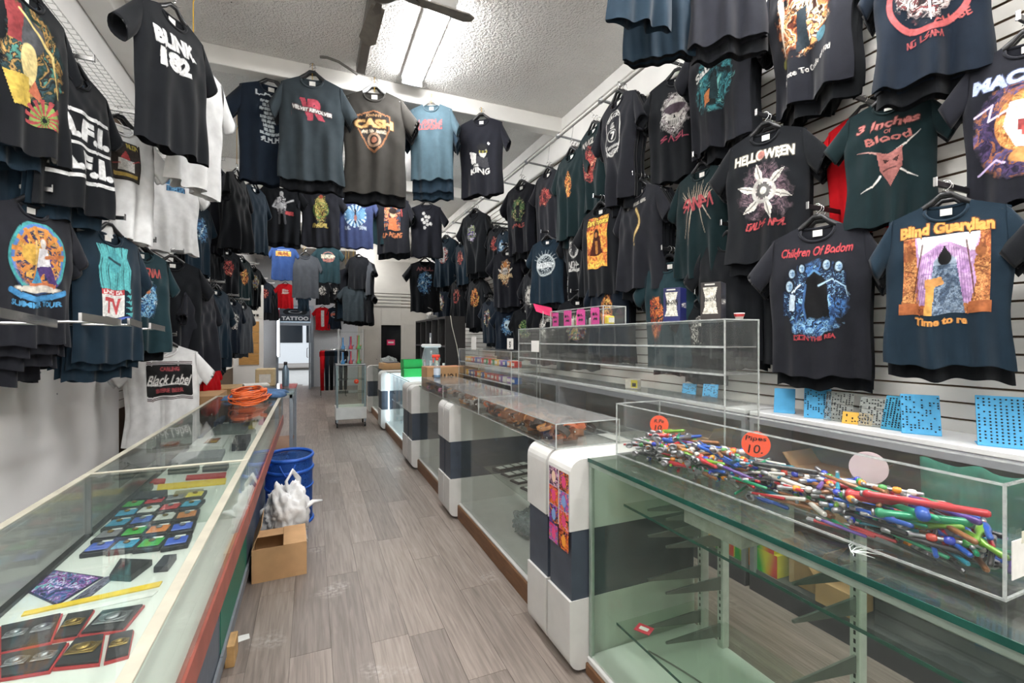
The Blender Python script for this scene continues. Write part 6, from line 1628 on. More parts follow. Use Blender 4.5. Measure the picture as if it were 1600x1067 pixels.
# second left counter: papers, cartons, folded cloth
slab('paper_stack', 'stack of white paper sheets in the second left counter', [(276, 703), (292, 690), (359, 683), (347, 702)], .02, mat('white_card', '#d8dad6', .5), 'paper')
cv = Canvas(.1, .08, .004); cv.rect(0, 0, 1, 1, '#2a2228'); cv.cloud(cv.box(0, 0, 1, 1), ['#2a2228', '#8c3a3c', '#c8a84c', '#1a1a20'], 6, 3)
slab('photo_card', 'dark red picture card on the white paper stack', [(318, 693), (326, 686), (346, 684), (338, 692)], .002, M_BLACK, 'card', art=cv, z=ZD + .0205)
for k, (cor, h, c, lb) in enumerate((([(268, 726), (282, 714), (352, 708), (345, 722)], .03, '#8a8c8e', 'grey flat carton at the partition in the second left counter'), ([(362, 705), (368, 690), (392, 688), (384, 704)], .05, '#2c2c30', 'black carton beside the paper stack'), ([(330, 680), (340, 668), (392, 664), (384, 678)], .03, '#7c8480', 'grey-green folded pack in the second left counter'), ([(316, 668), (326, 658), (352, 656), (344, 667)], .045, '#4a5a7c', 'blue folded cloth pack in the second left counter'), ([(358, 662), (364, 654), (386, 652), (380, 661)], .035, '#2a3a44', 'dark slate pack behind the folded one'), ([(378, 672), (384, 663), (402, 661), (398, 670)], .03, '#b0a03c', 'olive yellow pack by the front glass'), ([(404, 664), (408, 659), (414, 658), (411, 664)], .03, '#d84a8c', 'small pink pack by the front glass'), ([(360, 648), (366, 643), (400, 641), (394, 647)], .04, '#3a3a40', 'charcoal pack under the orange cord'))):
    slab('carton', lb, cor, h, mat('pack_%d' % k, c, .6, var=.15, scale=30), 'pack')
# orange extension cord in a coil on the glass
p, D = PZ(390, 622, ZT + .03)
e = empty('extension_cord', (p.x, p.y, ZT + .005), 0, 'bright orange extension cord coiled on the second left counter', 'cord')
rc = random.Random(4); path = []
for k in range(15):
    rx, ry, ox, oy, ph = .10 + rc.random() * .05, .26 + rc.random() * .16, rc.uniform(-.03, .03), rc.uniform(-.05, .05), rc.random()
    for t in np.linspace(0, 2 * math.pi, 22)[:-1]:
        path.append(Vector((ox + rx * math.cos(t), oy + ry * math.sin(t), .008 + k * .0065 + .008 * math.sin(2 * t + ph * 6))))
sm = [path[0]] + [(path[i - 1] + path[i] * 2 + path[i + 1]) / 4 for i in range(1, len(path) - 1)] + [path[-1]]
MB().tube(sm, .0062, 7).build('cable', mat('orange_rubber', '#d8642c', .45, var=.06), e)
MB().lathe([(.008, 0), (.016, .01), (.016, .05), (.010, .055)], 10, Matrix.Translation(sm[-1]) @ Matrix.Rotation(1.4, 4, 'Y')).build('plug', mat('orange_rubber', '#d8642c', .45), e)
def cloth(nm, lb, loc, sx, sy, h, m, cat, seed, n=26, edge=.25):
    v, f = [], []
    for i in range(n + 1):
        for j in range(n + 1):
            x, y = -1 + 2 * i / n, -1 + 2 * j / n
            r = max(abs(x), abs(y)) ** 2
            wob = float(fbm(np.array(x * 2.2 + 5), np.array(y * 2.2 + 9), seed, 4))
            k = 1 + .25 * (float(vnoise(np.array(x * 2 + 3), np.array(y * 2), seed + 5)) - .5)
            v.append((x * sx * k, y * sy * k, .004 + h * max(0, 1 - r) ** edge * (.25 + 1.2 * abs(wob - .2)) * (1 if r < 1 else 0)))
    for i in range(n):
        for j in range(n):
            a = i * (n + 1) + j
            f.append((a, a + n + 1, a + n + 2, a + 1))
    e = empty(nm, loc, 0, lb, cat)
    o = link('cloth', raw_mesh('cloth', v, f, m, True), e)
    so = o.modifiers.new('thick', 'SOLIDIFY'); so.thickness = .003
    return e
cloth('blue_cloth', 'rumpled blue denim cloth under the orange cord', (p.x + .02, p.y + .32, ZT + .006), .24, .22, .07, mat('denim_blue', '#3f5f86', .9, var=.2, scale=16), 'cloth', 6)

# ------------------------------------------------------------------ on the floor by the left counter
bx = empty('cardboard_box', (-.19, 3.42, 0), .04, 'open cardboard box on the floor beside the left counter', 'box')
w, l, h, t = .155, .16, .205, .004
for nm, a in (('side', (-w, w, -l, -l + t, .004, h)), ('side', (-w, w, l - t, l, .004, h)), ('side', (-w, -w + t, -l + t, l - t, .004, h)), ('side', (w - t, w, -l + t, l - t, .004, h)), ('bottom', (-w, w, -l, l, 0, .004))):
    B(*a).build(nm, M_CARD, bx)
B(.02, w, -l, l, h, h + t, M=None).build('flap', M_CARD, bx)
MB().box(-w - .0, -w + t, -l, l, 0, .15, M=Matrix.Translation((-w * 0 - .0, 0, h)) @ Matrix.Translation((-w, 0, 0)) @ Matrix.Rotation(.35, 4, 'Y') @ Matrix.Translation((w, 0, 0))).build('flap', M_CARD, bx)
MB().box(-w, .018, 0, .12, 0, t, M=Matrix.Translation((0, l - .125, h - .002))).build('flap', M_CARD, bx)
for k, (dx, dy) in enumerate(((-.08, -.06), (-.03, -.08))):
    g = MB().lathe([(.03, 0), (.034, .01), (.034, .1), (.012, .13), (.012, .15)], 14).build('jar', glass('jar_glass', '#dfe8ee', 1.2, .15), None, (bx.location.x + dx, bx.location.y + dy, .006))
    tag(g, ('left', 'right')[k] + ' clear glass jar inside the open cardboard box', 'jar')
M_BAG = mat('white_bag', '#dedede', .45, var=.04, scale=6, bump=.5, bscale=22)
def lump(nm, lb, loc, rad, m, cat, seed, part):
    v, f, n, k = [], [], 72, 44
    for i in range(k + 1):
        th = math.pi * i / k
        for j in range(n):
            ph = 2 * math.pi * j / n
            d = Vector((math.sin(th) * math.cos(ph), math.sin(th) * math.sin(ph), math.cos(th)))
            nz = float(fbm(np.array(d.x * 2.3 + 7 + d.z), np.array(d.y * 2.3 + 3 - d.z * 1.3), seed, 3))
            cr = abs(float(fbm(np.array(d.x * 4 + 20 + 2 * d.z), np.array(d.y * 4 + 11 + 3 * d.z), seed + 40, 3)) - .5) + .6 * abs(float(fbm(np.array(d.x * 8 + 50 - 3 * d.z), np.array(d.y * 8 + 31 + 2 * d.z), seed + 80, 2)) - .5)
            r = .62 + .75 * nz - .5 * cr * (1.2 - .4 * d.z)
            z = d.z * rad[2] * r
            v.append((d.x * rad[0] * r, d.y * rad[1] * r, max(z + rad[2] * .8, .004)))
    for i in range(k):
        for j in range(n): f.append((i * n + j, (i + 1) * n + j, (i + 1) * n + (j + 1) % n, i * n + (j + 1) % n))
    e = empty(nm, loc, 0, lb, cat)
    link(part, raw_mesh(part, v, f, m, True), e)
    return e
bag = lump('plastic_bag', 'crumpled white plastic bag piled between the box and the blue bin', (-.17, 3.78, 0), (.17, .15, .26), M_BAG, 'bag', 3, 'bag_body')
MB().tube([(.02, -.02, .36), (.0, -.03, .47), (.04, .02, .53), (.08, .05, .46), (.07, .04, .34)], [.03, .022, .02, .024, .03], 8, flat=.5).build('bag_handle', M_BAG, bag)
MB().tube([(.1, -.05, .26), (.18, -.05, .31), (.24, -.02, .3)], [.045, .03, .012], 8, flat=.5).build('bag_corner', M_BAG, bag)
bb = empty('mesh_hamper', (-.17, 4.28, 0), 0, 'blue pop-up mesh hamper standing by the left counter', 'hamper')
bm_ = mat('blue_rim', '#1f55b0', .5, var=.08)
for z in (.012, .30, .44, .54): MB().tube([(.18 * math.cos(a), .18 * math.sin(a), z + .012 * math.sin(a)) for a in np.linspace(0, 6.283, 33)[:-1]], .011 if z != .30 else .006, 6, closed=True, flat=1.4).build('hoop', bm_, bb)
MB().lathe([(.178, .015), (.176, .2), (.178, .30), (.178, .535)], 32, cap=False).build('mesh_wall', glass('blue_mesh', '#6d93cf', .5, .35, .3, '#3a6cc0', 90), bb)
MB().tube([(.19 * math.cos(t * .6 - 1.9), .19 * math.sin(t * .6 - 1.9), .5 - .09 * math.sin(t * 3.14)) for t in np.linspace(0, 1, 9)], .012, 6, flat=.4).build('strap', bm_, bb)
p, _ = PZ(377, 998, 0)
e = empty('paper_scrap', (p.x, p.y, .001), .4, 'torn white paper scrap on the floor', 'paper')
MB().prism([(-.035, -.02), (.03, -.03), (.04, .015), (.0, .03), (-.03, .02)], 0, .0015, axis=2).build('scrap', mat('white_card', '#d8dad6', .5), e)
p, _ = PZ(345, 1035, 0)
e = empty('wood_block', (-.345, p.y, 0), 0, 'short piece of raw timber under the near left counter edge', 'timber')
B(-.02, .02, -.06, .06, 0, .1, c=.003).build('block', mat('raw_timber', '#b08c5c', .7, var=.2, scale=20), e)

# ------------------------------------------------------------------ on the right counters farther along
bx = empty('cardboard_box', (1.38, 5.25, ZT), 0, 'closed brown carton with upside-down lettering on the third counter', 'box')
B(-.21, .21, -.14, .14, .001, .225, c=.003).build('carton', M_CARD, bx)
cv = Canvas(.40, .2, .006); cv.text('Torrico', .5, .26, .2, '#3a2a1c', wid=.75, flip=True, bold=.01)
flat_print(cv, 'lettering', (-.2, -.1415, .21), (.40, 0, 0), (0, 0, -.2), bx)
B(-.21, .21, -.01, .03, .225, .2262).build('tape', mat('red_tape', '#b83a34', .4), bx)
p, _ = PY(683, 598, 4.9)
sb = empty('spray_bottle', (p.x, 4.9, ZT + .1255), -.4, 'spray bottle with a red trigger and blue liquid', 'bottle')
MB().lathe([(.034, 0), (.037, .006), (.037, .1), (.030, .14), (.016, .175), (.014, .19)], 18).build('bottle', glass('spray_plastic', '#eef2f6', 1.0, .2), sb)
MB().lathe([(.033, .003), (.035, .008), (.035, .07)], 18).build('liquid', mat('blue_liquid', '#3a8ac0', .15), sb)
MB().lathe([(.0375, .03), (.0378, .10)], 18, cap=False).build('label_band', mat('spray_label', '#c8d4e0', .5), sb)
MB().lathe([(.017, .185), (.018, .21), (.012, .215)], 14).box(-.055, .03, -.012, .012, .213, .245, c=.006).box(-.045, -.036, -.006, .006, .16, .215, c=.002).build('trigger', mat('red_trigger', '#d83a24', .4), sb)
gm = mat('green_tub', '#18a048', .4, var=.05)
for k, (z, y) in enumerate(((ZT, 6.75), (ZT + .125, 6.78))):
    e = empty('plastic_tub', (1.33, y, z), .05, ('lower', 'upper')[k] + ' green plastic tub of the stack on the lit counter', 'tub', 'green tubs')
    v = MB()
    for s_ in ((-.14, -.134), (.134, .14)): v.box(s_[0], s_[1], -.1, .1, 0, .12)
    v.box(-.134, .134, -.1, -.094, 0, .12).box(-.134, .134, .094, .1, 0, .12).box(-.134, .134, -.094, .094, 0, .005)
    v.build('tub', gm, e)
    B(-.15, .15, -.108, -.1, .108, .122, c=.002).build('rim', gm, e)
jar = empty('clear_jar', (1.5, 6.3, ZT), 0, 'big clear plastic jar with a white lid on the lit counter', 'jar')
MB().lathe([(.11, 0), (.12, .02), (.12, .2), (.13, .26), (.1, .4), (.09, .42)], 22).build('jar_body', glass('jar_plastic', '#eef2f4', 1.0, .18), jar)
B(-.12, .12, -.1, .1, .425, .47, c=.015).build('lid', M_WHITE, jar)
e = empty('flat_carton', (1.3, 8.6, ZT), .1, 'low brown carton on the farthest counter', 'box')
B(-.16, .16, -.2, .2, .001, .11, c=.003).build('carton', M_CARD, e); B(-.1, .12, -.15, .16, .112, .135, c=.01).build('grey_wrap', mat('grey_wrap', '#5a5a60', .6), e)
bagm = glass('film_bag', '#eef0f0', 1.0, .3, .2)
e = lump('clear_bag', 'clear plastic bag slumped on the farthest counter', (1.32, 8.95, ZT), (.16, .16, .12), bagm, 'bag', 5, 'bag_film')

# cube shelf
cs = empty('cube_shelf', (1.9, 7.04, 0), 0, 'black cube shelf standing behind the lit counter', 'shelf')
M_ESP = mat('espresso_board', '#1f1b1a', .45, var=.15, scale=8)
H_, L_, Dp = 1.86, 2.26, .32
for k in range(6): B(0, Dp, k * (L_ - .03) / 5, k * (L_ - .03) / 5 + .03, .0, H_, c=.002).build('upright', M_ESP, cs)
for k in range(5):
    for j in range(5): B(.002, Dp - .002, j * (L_ - .03) / 5 + .03, (j + 1) * (L_ - .03) / 5, .02 + k * .452, .045 + k * .452 if k < 4 else H_ - .002).build('board', M_ESP, cs)
B(Dp - .006, Dp - .001, 0, L_, .02, H_ - .01).build('back', M_ESP, cs)
for k, (j, row, c, lb) in enumerate(((0, 2, '#c8c4bc', 'pale carton on the cube shelf near its close end'), (1, 2, '#d8c440', 'yellow carton on the cube shelf'), (2, 2, '#d0d0d0', 'white carton on the cube shelf'), (1, 1, '#b0b4b8', 'grey bottle shaped carton low on the cube shelf'), (3, 2, '#a83a34', 'red carton on the far end of the cube shelf'), (2, 3, '#7a7a80', 'grey carton in the upper row of the cube shelf'))):
    e = empty('carton', (1.98, 7.04 + .09 + j * .446 + .1, .0455 + row * .452), 0, lb, 'box')
    B(-.06, .06, -.05, .07, 0, .17 + .04 * (k % 2), c=.004).build('carton_body', mat('shelf_carton_%d' % k, c, .5, var=.1), e)
    B(-.0612, -.0602, -.03, .05, .04, .13).build('carton_label', mat('packet_label', '#dcd8d0', .6), e)
e = empty('white_cable', (1.87, 7.02, 0), 0, 'thin pale cable hanging down beside the cube shelf', 'cable')
MB().tube([(.1, -.015, 1.865), (.12, -.03, 1.7), (.2, -.02, 1.4), (.24, -.02, 1.15), (.3, -.02, 1.0)], .005, 6).build('cable', mat('pale_cable', '#d8d0c0', .5), e)
e = empty('grey_gadget', (2.06, 8.6, H_), 0, 'clutter of grey gadgets on top of the cube shelf', 'gadget')
MB().box(-.08, .08, -.1, .1, .001, .09, c=.02).build('gadget_body', mat('gadget_grey', '#8a8a86', .4), e); MB().tube([(0, 0, .09), (.02, .05, .2), (-.05, .1, .24)], .008, 6).build('gadget_neck', M_BLACK, e)

# glass display cart in the aisle, far
ct = empty('display_cart', (.62, 8.6, 0), 0, 'tall glass display cart on castors standing at the far end of the counters', 'display case')
for x in (-.24, .21):
    for y in (-.22, .19): B(x, x + .03, y, y + .03, .09, 1.05, c=.003).build('leg', M_ALU, ct); 
for x in (-.225, .225):
    for y in (-.205, .205): MB().lathe([(.035, -.012), (.04, 0), (.035, .012)], 14, Matrix.Translation((x, y, .041)) @ Matrix.Rotation(math.pi / 2, 4, 'Y')).build('castor', M_BLACK, ct)
B(-.25, .25, -.23, .23, .14, .34, c=.005).build('base_box', M_PANW, ct)
B(-.235, .235, -.226, -.22, .36, 1.03).build('front_pane', G_GREEN, ct); B(-.236, -.23, -.21, .21, .36, 1.03).build('side_pane', G_GREEN, ct)
for z in (.58, .8, 1.05): B(-.23, .23, -.21, .21, z, z + .008).build('glass_shelf', G_GREEN, ct)
B(-.24, .24, -.22, .22, 1.06, 1.075, c=.002).build('tray', M_STEEL, ct)
for z in (1.32, 1.62): B(-.2, .2, -.18, .18, z, z + .008).build('upper_shelf', G_CLEAR, ct)
for x in (-.2, .19):
    for y in (-.18, .17): B(x, x + .01, y, y + .01, 1.075, 1.68).build('upper_post', M_STEEL, ct)
vc = ['#4a8ac0', '#b8404c', '#5aa05c', '#c8c8cc', '#8a5aa8', '#d89a3c', '#3a3a44', '#6ab0b0', '#c85a8c']
vn = ['blue', 'red', 'green', 'clear grey', 'violet', 'amber', 'black', 'aqua', 'pink']
for k in range(18):
    lv = 0 if k < 9 else 1
    i = k % 9
    z = (1.0755, 1.3285)[lv]
    e = empty('water_pipe', (.62 - .13 + .13 * (i % 3), 8.6 - .13 + .13 * (i // 3), z), 0, '%s glass water pipe on the %s tier of the display cart' % (vn[i], ('lower', 'upper')[lv]), 'glass pipe', 'glass pipes on the cart')
    MB().lathe([(.03, 0), (.034, .01), (.03, .04), (.014, .07), (.012, .19 + .02 * (i % 3)), (.017, .2 + .02 * (i % 3))], 12).build('flask', mat('vase_%d' % i, vc[i], .15, var=.1, coat=.5), e)
    MB().tube([(.025, 0, .03), (.05, 0, .075)], .005, 6).build('side_stem', mat('vase_%d' % i, vc[i], .15), e)
p, _ = PD(557, 612, 8.1)
e = empty('orange_tag', (.70, 8.6 - .232, .78), 0, 'round orange tag on the glass of the display cart', 'price tag')
MB().lathe([(.04, 0), (.04, .002)], 18, Matrix.Rotation(math.pi / 2, 4, 'X')).build('tag_card', M_ORANGE, e); MB().lathe([(.006, .002), (.006, .003)], 8, Matrix.Rotation(math.pi / 2, 4, 'X')).build('tag_dot', M_WHITE, e)

# ------------------------------------------------------------------ beyond the left counters
tb = empty('glass_table', (-.42, 5.85, 0), 0, 'small glass-topped table on metal legs past the left counters', 'table')
B(-.3, .26, -.6, .6, .94, .952, c=.002).build('table_top', G_GREEN, tb)
for x in (-.28, .21):
    for y in (-.58, .54): B(x, x + .035, y, y + .035, 0, .94, c=.003).build('leg', M_ALU, tb)
B(-.28, .24, -.58, .58, .9, .938).build('apron', M_STEEL, tb)
B(-.26, .22, -.5, .5, .3, .32, c=.003).build('lower_shelf', mat('brown_board', '#7c5434', .6), tb)
btl = empty('water_bottle', (-.28, 6.05, .9525), 0, 'slate blue drink bottle standing on the glass table', 'bottle')
MB().lathe([(.034, 0), (.037, .01), (.037, .19), (.02, .235), (.018, .25)], 16).build('flask', mat('bottle_blue', '#6c8090', .35, .4), btl); MB().lathe([(.02, .25), (.02, .28), (.012, .285)], 14).build('cap', M_BLACK, btl)
for k, (x, y, w, l, h, c, lb) in enumerate(((-.5, 6.25, .1, .12, .2, '#c8b088', 'tan carton at the far end of the glass table'), (-.55, 5.7, .12, .1, .07, '#d0cec8', 'white tangle of packaging on the glass table'), (-.45, 5.45, .09, .1, .05, '#3a3c40', 'black gadget at the near end of the glass table'))):
    e = empty('carton', (x, y, .9525), .2 * k, lb, 'box'); B(-w, w, -l, l, 0, h, c=.006).build('carton_body', mat('table_carton_%d' % k, c, .7, var=.1), e); B(-w * .6, w * .6, -l - .0012, -l - .0002, h * .2, h * .7).build('carton_label', mat('packet_label', '#dcd8d0', .6), e)
for k, (x, y, lb) in enumerate(((-1.05, 5.5, 'low open carton of small goods near the red shirt'), (-.95, 6.2, 'low wooden tray past the open carton'))):
    e = empty('goods_tray', (x, y, 0), 0, lb, 'tray'); B(-.2, .2, -.25, .25, 0, .85, c=.004).build('stand', mat('brown_board', '#7c5434', .6), e); B(-.22, .22, -.28, .28, .851, .96, c=.004).build('tray_body', M_CARD if k == 0 else mat('raw_timber', '#b08c5c', .7), e)
rt = empty('wall_return', (XL, 11.5, 0), kind='structure')
B(0, .58, 0, .06, 0, 2.75).build('panel', M_WALL, rt)
for k in range(14): B(.01, .57, -.014, 0, 1.95 + k * .057, 1.997 + k * .057).build('slat', M_SLAT, rt)
for k in range(4): B(.12, .5, -.02, 0, .95 + k * .235, 1.18 + k * .235, c=.002).build('timber_board', mat('oak_board', '#b8894c', .6, var=.15, scale=10, stretch=(1, 1, 6)), rt)
sg = mat('dark_lens', '#1c1c20', .15)
for k in range(8):
    e = empty('sunglasses', (XL + .14 + .1 * (k % 4), 11.47, 2.02 + .17 * (k // 4)), 0, 'pair of %s sunglasses, %s row on the return panel' % (('black', 'yellow', 'grey', 'brown')[k % 4], ('lower', 'upper')[k // 4]), 'sunglasses', 'sunglasses on the panel')
    for s_ in (-1, 1): MB().lathe([(.026, 0), (.024, .004)], 12, Matrix.Translation((s_ * .031, -.012, 0)) @ Matrix.Rotation(math.pi / 2, 4, 'X')).build('lens', sg, e)
    MB().tube([(-.06, 0, .01), (-.055, -.014, .02), (.055, -.014, .02), (.06, 0, .01)], .004, 5).build('frame', mat('frame_%d' % (k % 4), ('#1c1c1e', '#b8b03c', '#7a7a7a', '#5a4030')[k % 4], .4), e)
e = empty('light_tube', (-.92, 15.6, 1.0), 0, 'bright upright light tube left of the door', 'lamp')
MB().tube([(0, 0, 0), (0, 0, 1.1)], .03, 10).build('tube', mat('white_tube_lit', '#f2f6ff', .5, emit=6.), e); B(-.03, .03, .028, .4, -.04, 1.14).build('holder', M_WHITE, e)
# trousers on a rack right of the door
rk_ = empty('trouser_rack', (.55, 13.2, 0), 0, 'low metal rack holding dark trousers near the door', 'rack')
MB().tube([(-.35, 0, 1.22), (.3, 0, 1.22)], .014, 8).build('rail', M_CHROME, rk_)
for x in (-.33, .28): MB().tube([(x, 0, 0), (x, 0, 1.22)], .014, 8).build('post', M_CHROME, rk_); 
for x in (-.33, .28): MB().tube([(x, -.25, .02), (x, .25, .02)], .014, 8).build('foot', M_CHROME, rk_)
for k in range(5):
    e = empty('trousers', (.55 - .24 + k * .115, 13.2, 0), .3 - .1 * k, ('red patterned trousers at the left end of the trouser rack', 'dark blue trousers, second on the trouser rack', 'black trousers, third on the trouser rack', 'dark slate trousers, fourth on the trouser rack', 'black trousers at the right end of the trouser rack')[k], 'trousers', 'trousers on the rack')
    m = fabric(('red', 'navy', 'black', 'slate', 'black')[k])
    B(-.13, .13, -.04, .04, 1.02, 1.2, c=.03).build('waist', m, e)
    for s_ in (-1, 1): MB().tube([(s_ * .055, 0, 1.06), (s_ * .06, .005, .6), (s_ * .055, 0, .16)], [.085, .07, .06], 10, flat=.7).build('trouser_leg', m, e)

# ------------------------------------------------------------------ inside and behind the right counters
for k in range(12):
    i, j, q_ = k % 4, (k // 4) % 3, k
    e = empty('bright_box', (2.505 if j < 2 else 2.62, 1.93 + i * .15 + (.02 if j == 1 else 0), .1255 + (.1305 if j == 1 else 0)), 0, ('bright yellow, red and green carton, %s of the %s row on the low rear shelf' % (('first', 'second', 'third', 'fourth')[i], ('lower', 'upper', 'back')[j])), 'box', 'bright cartons')
    B(-.055, .055, -.07, .07, 0, .13, c=.002).build('carton_body', mat('bright_yellow', '#d8c81c', .5, var=.05), e)
    cv = Canvas(.14, .13, .006); cv.put(np.ones_like(cv.U), '#d8c81c'); cv.put(np.clip(1.1 - cv.U * 3 + cv.V * .8, 0, 1), '#1fa03c'); cv.put(np.clip(cv.U * 2.6 - 1.5 + cv.V * .5, 0, 1), '#d0302c')
    flat_print(cv, 'front_print', (-.0562, .07, .13), (0, -.14, 0), (0, 0, -.13), e)
for k, (x, y, z, w, l, h, lb) in enumerate(((2.58, 1.74, .1255, .09, .08, .17, 'plain carton on the low rear shelf beside the bright ones'), (2.58, 1.62, .5705, .12, .16, .22, 'open brown carton under the rear shelf top'), (2.6, 2.6, .5705, .11, .2, .25, 'brown carton farther along the middle rear shelf'), (2.52, 1.54, .1255, .09, .09, .12, 'torn brown carton wrapped in clear film on the low rear shelf'))):
    e = empty('cardboard_box', (x, y, z), 0, lb, 'box')
    B(-w, w, -l, l, 0, h, c=.003).build('carton_body', M_CARD, e)
    MB().box(-w, w, 0, .004, 0, .09, M=Matrix.Translation((0, -l, h)) @ Matrix.Rotation(.6, 4, 'X')).build('flap', M_CARD, e)
    MB().box(-w, w, 0, .004, 0, .09, M=Matrix.Translation((0, l - .004, h)) @ Matrix.Rotation(-.7, 4, 'X')).build('flap', M_CARD, e)
gc = empty('green_cloth', (2.405, .95, .57), 0, 'deep green cloth hung under the near end of the rear shelf', 'cloth')
v, f = [], []
for i in range(31):
    for j in range(9): v.append((.008 * math.sin(i * .9) + .006 * math.sin(i * .37 + j), -.2 + i * .0135, .42 - j * .05 + .01 * math.sin(i * .5)))
for i in range(30):
    for j in range(8): f.append((i * 9 + j, i * 9 + j + 1, i * 9 + j + 10, i * 9 + j + 9))
o = link('cloth', raw_mesh('cloth', v, f, mat('green_cloth', '#1d5c4c', .85, var=.2, scale=20), True), gc); so = o.modifiers.new('thick', 'SOLIDIFY'); so.thickness = .004
tubm = glass('milky_tub', '#e8ebe6', .8, .38, .3, '#cfd0c8')
for k, (y0, y1, x0, x1, z0, h, lb) in enumerate(((.30, .65, 1.40, 1.70, .2085, .22, 'milky plastic tub of odds and ends inside the nearest counter'), (1.22, 1.5, 1.42, 1.70, .7435, .17, 'milky plastic tub on the upper shelf of the nearest counter'))):
    e = empty('plastic_tub', (x0, y0, z0), 0, lb, 'tub')
    w, l = x1 - x0, y1 - y0
    for nm, a in (('bottom', (0, w, 0, l, 0, .004)), ('side', (0, .004, 0, l, .004, h)), ('side', (w - .004, w, 0, l, .004, h)), ('side', (.004, w - .004, 0, .004, .004, h)), ('side', (.004, w - .004, l - .004, l, .004, h))): B(*a).build(nm, tubm, e)
    for j in range(7):
        ob = empty('round_tin', (x0 + .06 + .05 * (j % 4), y0 + .06 + .05 * (j // 2), z0 + .005), j, '%s round tin inside the %s milky tub' % (('brown', 'grey', 'green', 'cream', 'black', 'rust', 'blue')[j], ('lower', 'upper')[k]), 'tin', 'tins in the milky tubs')
        MB().lathe([(.02, 0), (.022, .004), (.022, .05), (.018, .055)], 12).build('tin_body', mat('tin_%d' % j, ('#6a4a34', '#8a8a8a', '#4a6a4c', '#c8c0a8', '#2a2a2a', '#8a4a30', '#3a5a80')[j], .4, .3), ob)
        MB().lathe([(.023, .05), (.023, .06)], 12).build('tin_lid', M_STEEL, ob)
for k, (y, z, lb) in enumerate(((1.45, .0855, 'red and white price card lying on the floor of the nearest counter'), (1.68, .2085, 'small red price card at the far end of the nearest counter'))):
    e = empty('price_card', (1.36, y, z), .5, lb, 'price card')
    B(-.03, .03, -.035, .035, 0, .003).build('card', mat('card_red', '#c83448', .6), e); B(-.012, .012, -.02, .02, .0031, .0036).build('white_mark', M_WHITE, e)
e = empty('grey_cable', (1.3, 1.0, .0865), 0, 'thin grey cable snaking over the floor of the nearest counter', 'cable')
MB().tube([(.1 + .08 * math.sin(t * 5), .7 - t * 1.2, .004 + .0 * t) for t in np.linspace(0, 1, 24)], .0035, 6).build('cable', mat('grey_cable', '#5a5c58', .5), e)
# second counter: film strip trays, folded jeans, loose bag
for k in range(4):
    e = empty('strip_tray', (1.4, 2.75 + k * .17, .5285), .2, '%s black and white sample tray on the second counter shelf' % ('nearest', 'second', 'third', 'farthest')[k], 'tray', 'sample trays')
    B(-.15, .15, -.05, .05, 0, .012, c=.002).build('tray', M_BLACK, e)
    for j in range(4): B(-.13 + j * .07, -.08 + j * .07, -.03, .03, .0121, .0145).build('sample', mat('white_card', '#d8dad6', .5), e)
e = empty('folded_jeans', (1.42, 2.42, .5285), .1, 'folded pale blue jeans on the second counter shelf', 'jeans')
for k in range(3): B(-.15 + .01 * k, .15, -.11, .11 - .01 * k, k * .06, k * .06 + .055, c=.022).build('fold', mat('pale_denim', '#5c7896', .9, var=.25, scale=18), e)
lump('clear_bag', 'clear bag of small things on the floor of the second counter', (1.4, 2.95, .131), (.12, .14, .1), glass('film_bag2', '#dfe6ea', 1.0, .35, .2, '#a8b4b8'), 'bag', 8, 'bag_film')
lump('clear_bag', 'pale bag on the floor of the third counter', (1.42, 4.7, .131), (.12, .16, .09), glass('film_bag', '#eef0f0', 1.0, .3, .2), 'bag', 9, 'bag_film')
e = empty('pink_sign', (1.86, YE - .01, 1.42), 0, 'small bright pink sign in the enclosure window', 'sign'); B(-.1, .1, 0, .004, -.07, .07).build('card', mat('hot_pink', '#d83468', .7), e); B(-.07, .07, -.0012, -.0002, -.02, .02).build('sign_line', M_WHITE, e)

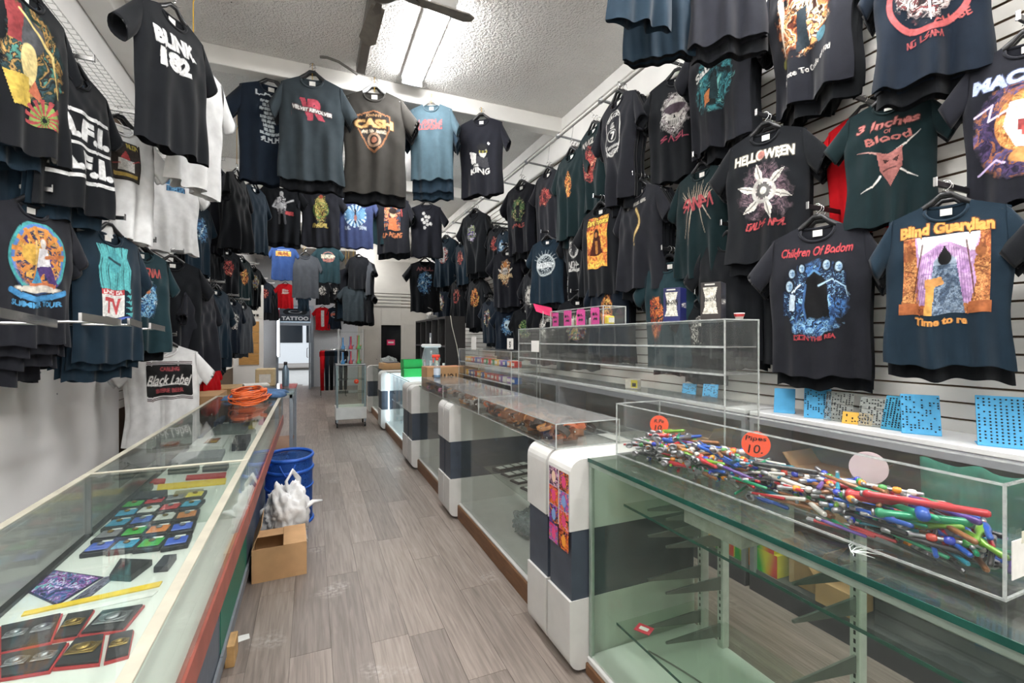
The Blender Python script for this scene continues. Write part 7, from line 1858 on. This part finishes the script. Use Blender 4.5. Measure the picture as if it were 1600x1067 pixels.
# a cracked corner of the nearest counter's glass, a card on the end of the pipe bin, one forgotten packet in the tall case
p, _ = PZ(1330, 862, ZT + .001)
ck = MB(); q = random.Random(2)
p.x = max(min(p.x, 1.27), XF + .01)
for k in range(9):
    a = q.uniform(-2.6, .6); L = q.uniform(.02, .09)
    ck.tube([(p.x, p.y, ZT + .0012), (p.x + math.cos(a + .2) * L * .5, p.y + math.sin(a + .2) * L * .5, ZT + .0012), (max(p.x + math.cos(a) * L, XF), p.y + math.sin(a) * L, ZT + .0012)], [.0012, .0009, .0004], 5)
o = ck.build('crack_lines', mat('crack_white', '#dfe6e4', .4), c1); o['kind'] = 'stuff'; o['label'] = 'white cracks in the glass top'
e = empty('paper_note', (PB[0] + .07, PB[2] - .0025, ZT + .09), 0, 'blank white card taped to the near end of the pipe bin', 'note')
B(-.05, .05, -.0015, 0, -.05, .03).build('sheet', mat('note_white', '#e4e2de', .8), e); B(-.012, .012, -.0024, -.0016, .02, .045).build('tape', mat('pale_tape', '#d0ccbc', .4), e)
e = empty('packet', (1.64, 2.12, ZT + .2605), math.radians(-70), 'single white and yellow packet left on a shelf of the tall case', 'packet')
B(-.04, .04, -.02, .02, 0, .055, c=.004).build('carton', mat('packet_4', '#c8c4bc', .5), e); B(.0, .04, -.0212, -.0202, .008, .05).build('front_label', mat('packet_yellow', '#c8bc3c', .5), e); B(.008, .032, -.022, -.0213, .014, .034).build('dark_mark', M_BLACK, e)

for k, (cor, h, c, lb) in enumerate((([(205, 790), (214, 778), (262, 774), (254, 786)], .03, '#26282c', 'black pack left of the gap before the partition'), ([(268, 784), (275, 773), (318, 769), (312, 781)], .02, '#8c8468', 'khaki folder near the front glass before the partition'), ([(212, 772), (219, 764), (240, 762), (234, 770)], .025, '#3a4038', 'dark green pack by the sliding panes'), ([(262, 742), (268, 737), (312, 733), (307, 739)], .03, '#2c3a34', 'dark bottle green pack against the partition'), ([(316, 738), (321, 733), (358, 730), (354, 736)], .03, '#30343a', 'dark slate carton against the partition by the front'), ([(240, 895), (256, 876), (276, 874), (262, 893)], .02, '#2a2c34', 'small dark card case near the front glass'), ([(300, 690), (306, 684), (318, 683), (313, 689)], .03, '#5a6a80', 'small blue grey pack behind the paper stack'), ([(300, 648), (306, 642), (340, 640), (334, 647)], .05, '#34405a', 'folded dark blue cloth pack at the far end'))):
    slab('carton', lb, cor, h, mat('dark_pack_%d' % k, c, .5, var=.2, scale=40), 'pack')
